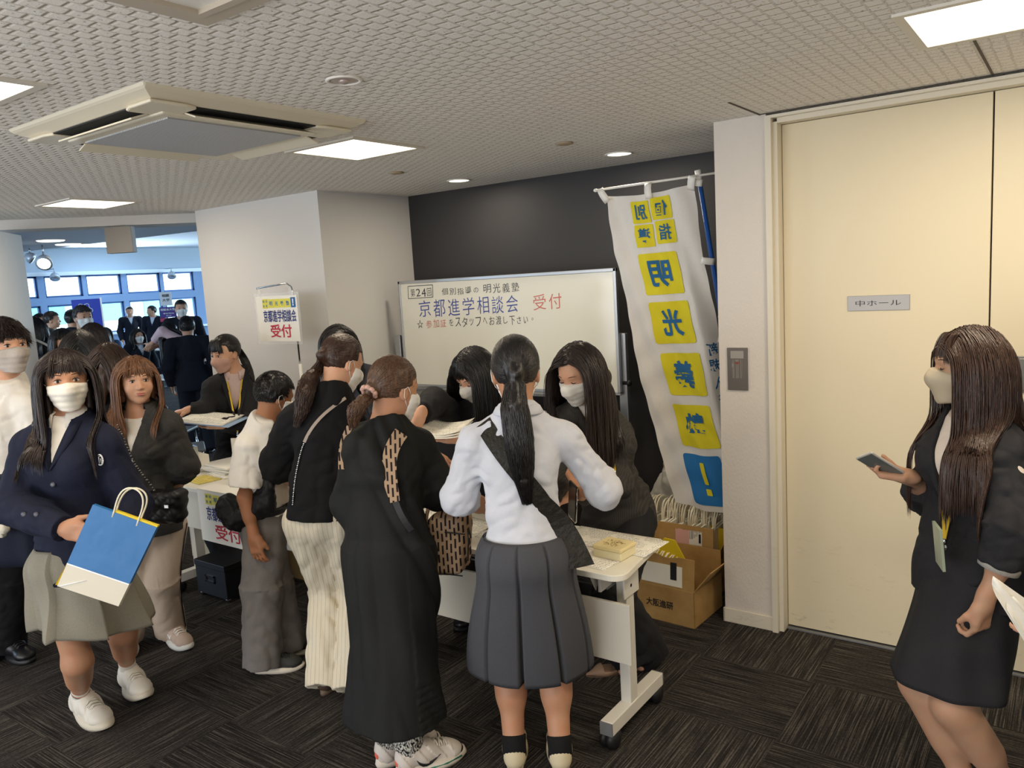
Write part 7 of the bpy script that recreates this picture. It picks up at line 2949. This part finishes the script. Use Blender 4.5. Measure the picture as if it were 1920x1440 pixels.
def simple(label, px, py, b, rel, hm=None, hs='short', topc=None, male=True, hrel=None, pitch=0, seat=False, mask=False, wr=None, el=None, lean=0.0, res=.011, hl=.03, N=500, tie=False, face=True, sk=None, bangs=0, group='people in the far hall', side=0.0, low=True):
    hd = J(px, py, b)
    s_ = .78 / .62 if False else (1.0 if seat else min(1.12, max(.9, hd[2] / 1.475)))
    fwd_ = az_dir(view_az(px) + pi - radians(rel))
    rg_ = np.array([fwd_[1], -fwd_[0], 0])
    pel = hd - fwd_ * (lean + .02) - np.array([0, 0, .60 * s_ - .25 * lean])
    if seat:
        ft = np.array([pel[0], pel[1], 0]) + fwd_ * .36
    else:
        ft = np.array([pel[0], pel[1], 0])
    an = (ft - rg_ * .10 + [0, 0, .085], ft + rg_ * .10 + [0, 0, .085])
    kn = None
    if seat:
        kn = (pel + fwd_ * .38 - rg_ * .10 + [0, 0, .02], pel + fwd_ * .38 + rg_ * .10 + [0, 0, .02])
    f = Fig('person', label, b, px, rel, hd, pel, an, s_, hrel=hrel, pitch=pitch, male=male, res=res, sw=.185 if male else .165, wrists=wr, elbows=el, group=group, knees=kn)
    f.body(sk or SK1, hands={0: dict(d=unit(f.Wr[0] - f.E[0]), n=f.rgt), 1: dict(d=unit(f.Wr[1] - f.E[1]), n=-f.rgt)}, res=max(.008, res * .8))
    tc = topc or C_BGSUIT
    if male or tc is C_BGSUIT:
        f.top('shirt', C_BGSHIRT, g=.006, t=.5, hem=-.02, amp=0, big=0, res=res)
        f.top('jacket', tc, g=.024, hem=.12, loose=.010, amp=.004, v_open=(.0, .20, .055), res=res)
        if tie:
            P_, N_ = project_line([c for c in f.o.children if c.name.startswith('shirt')], lerp_pts([f.NB + f.up * .01, f.NB - f.up * .20], 6), -f.fwd, .006)
            band(f.o, 'tie', M_TIE, P_, N_, .05, .004)
    else:
        f.top('blouse', tc, g=.016, hem=.05, t=.9, loose=.012, amp=.004, res=res)
    f.pants('trousers', C_BGSUIT, g=.018, wide=.012, hem=.04, amp=.003, res=res)
    f.shoes('leather')
    if face and b < 14:
        f.face(eyes='open', lips=not mask)
    if mask:
        f.mask(M_MASKW)
    f.hair(hm or H_BLACK, hs, N=N, length=hl, bangs=bangs, seed=int(px), wid=.0026, seg=9)
    return f


simple('person in dark suit seen from behind, standing next to the white wall panel', 351, 614, 9.0, 178, hl=.025, N=1400, face=False, res=.009)
simple('person in dark suit and white mask facing the hall entrance, beside the purple poster', 340, 580, 12.2, 5, mask=True, hl=.02, tie=True)
hp_ = J(322, 622, 9.9)
simple('person in pink blouse with long black hair bending over the hall table', 318, 622, 9.9, -80, hs='bob', topc=C_BGPINK, male=False, pitch=40, hl=.24, N=900, lean=.30,
       wr=(J(284, 645, 9.8), J(290, 650, 10.1)), bangs=60)
simple('person in dark suit with folded arms before the hall windows, hand at the chin', 243, 585, 19.5, 5, tie=True, hl=.02, wr=None)
simple('person in dark suit with blue tie and white name badge before the hall windows', 284, 584, 18.5, -20, hrel=-70, tie=True, hl=.02)
simple('seated person in dark clothes with white mask at the hall table', 259, 631, 13.0, 20, hs='bob', male=False, mask=True, hl=.16, seat=True, N=600)
simple('person with grey hair and white mask in front of the blue banner', 156, 597, 8.9, 25, hm=H_GREY, mask=True, hl=.03, N=1200, tie=True, res=.009, topc=C_BGGREY)
simple('person with dark hair in grey suit turned to the right near the hall windows', 98, 601, 12.0, 80, hm=H_DBROWN, hl=.035, tie=True, topc=C_BGGREY)
simple('masked person in dark suit half hidden by the door leaf of the far hall', 76, 604, 12.6, 40, mask=True, hl=.03)
simple('person with dark bobbed hair and fringe behind the person in the navy blazer', 119, 642, 7.2, 15, hs='bob', male=False, hl=.15, bangs=200, N=900, res=.009)
simple('person with long black hair seen from behind, above the navy blazer', 152, 655, 5.3, 172, hs='down', male=False, hl=.30, N=1500, res=.009, face=False)
simple('person with very dark brown bob seen from behind, in front of the blue banner', 177, 634, 6.8, 160, hm=H_DBROWN, hs='bob', male=False, hl=.20, N=1200, res=.009, face=False)
simple('person with long brown hair and black top seen from behind, left of the denim shirt', 208, 682, 4.7, 150, hm=H_BROWN, hs='down', male=False, hl=.34, N=1700, res=.008, topc=C_BLACKT, face=False)
f_ = simple('person with black hair and white shoulder strap beside the left door leaf', 64, 618, 8.2, 150, hs='bob', male=False, hl=.15, N=800, topc=C_BLACKT, face=False)
pp = lerp_pts([f_.L(J(64, 636, 7.9)), f_.L(J(78, 655, 7.9)), f_.L(J(92, 690, 7.9))], 10)
P_, N_ = project_line([c for c in f_.o.children if c.name.startswith('blouse')], pp, _fh, .01)
band(f_.o, 'bag_strap', M_OFFW, P_, N_, .025, .004)
simple('seated person in blue clothes far back below the hall windows', 199, 627, 14.5, 10, hs='bob', male=False, mask=True, hl=.12, seat=True, topc=cloth('hall_blue', '#3d4f6e', .85), N=500)
simple('person with black hair behind the person with grey hair and mask', 137, 600, 10.8, 150, hl=.03, face=False)

# someone just outside the picture, whose hand holds the papers at the right edge
f = Fig('person', 'person outside the right edge whose hand reaches in with white papers', 2.0, 2090, -60,
        J(2140, 660, 2.05), J(2120, 1110, 2.05), (J(2150, 1600, 2.05) * [1, 1, 0] + [0, 0, .085], J(2060, 1600, 2.05) * [1, 1, 0] + [0, 0, .085]), 1.0, res=.008,
        elbows=(J(2250, 1100, 1.95), J(2120, 1130, 2.1)), wrists=(J(2240, 1280, 1.9), J(2018, 1205, 2.04)))
f.body(SK1, hands={1: dict(d=lf + [0, 0, .1], n=_fh * .3 + [0, 0, 1.], curl=(.25,), thumb=(.8, .4, .5)), 0: dict(d=(0, 0, -1), n=f.rgt)})
f.top('jacket', C_SUIT, g=.02, hem=.10, loose=.01, t=.9, res=.009)
f.pants('trousers', C_SUIT, res=.01)
f.shoes('leather')
f.hair(H_BLACK, 'bob', N=500, length=.2, seed=77)
t0 = thing('papers', 'white folded papers reaching in from the right edge below the black jacket', 'papers', J(1915, 1160, 1.98))
o_ = J(1915, 1160, 1.98)
for k in range(3):
    a, b, c, d = J(1862 + 38 * k * (k < 2), 1080 + 38 * k * (k < 2), 1.97 + .004 * k), J(1990, 1230 - 30 * k, 1.99 + .004 * k), J(1975, 1290, 2.0 + .004 * k), J(1868 + 20 * k, 1118 + 25 * k, 1.97 + .004 * k)
    MB().grid(lambda u, v: ((a + (b - a) * u) * (1 - v) + (d + (c - d) * u) * v) - o_ + _fh * .012 * sin(pi * v), 8, 5).build('sheet', M_PAPER, t0, solid=.001)

# furniture of the far hall
def hall_table(px, py, w_, label):
    p = WZ(px, py, .72)
    t0 = thing('meeting_table', label, 'table', (p[0], p[1], 0), 'tables of the far hall', C_YAW * -1 * 0 + .5)
    MB().box((-w_ / 2, -.3, .695), (w_ / 2, .3, .72)).build('tabletop', M_WHITE, t0, bevel=.004)
    for x in (-w_ / 2 + .08, w_ / 2 - .08):
        lg = MB().box((x - .02, -.03, .03), (x + .02, .03, .70)).box((x - .02, -.26, 0), (x + .02, .26, .04))
        lg.build('leg', M_TLEG, t0)
    return p


def hall_chair(px, py, b, rz, label):
    p = J(px, py, b)
    t0 = thing('chair', label, 'chair', (p[0], p[1], 0), 'chairs of the far hall', rz)
    MB().box((-.21, -.21, .43), (.21, .21, .46)).build('seat', M_GREYP, t0, bevel=.01)
    MB().grid(lambda u, v: ((u - .5) * .42, .20 + .05 * v + .03 * (1 - (2 * u - 1) ** 2), .58 + .26 * v), 8, 5).build('backrest', mat('chair_blue_grey', '#b9cfe0', .5), t0, solid=.012)
    for x in (-.18, .18):
        for y in (-.18, .18):
            MB().tube([(x, y, .43), (x * 1.15, y * 1.15, 0)], .011, 8).build('leg', M_CHROME, t0)


tp = hall_table(296, 654, 1.5, 'white meeting table of the far hall with the blue bottle')
hall_table(322, 705, 1.2, 'white table of the far hall near the black suited back')
hall_chair(306, 700, 8.0, 2.2, 'chair with blue grey back left of the person seen from behind')
hall_chair(325, 735, 7.0, 2.6, 'chair with blue grey back nearest the opening to the far hall')
bt = tp + np.array([.807, .589, 0]) * .12 + np.array([-.3, .4, 0]) * .2
t0 = thing('bottle', 'blue bottle standing on the white hall table', 'bottle', (bt[0], bt[1], .7205))
MB().lathe([(.035, 0), (.038, .01), (.038, .14), (.02, .18)], n=16).build('body', mat('bottle_blue', '#2f6fd8', .3), t0)
MB().lathe([(.02, .18), (.022, .185), (.022, .21), (0, .212)], n=16).build('cap', mat('bottle_cap', '#3f86ea', .4), t0)
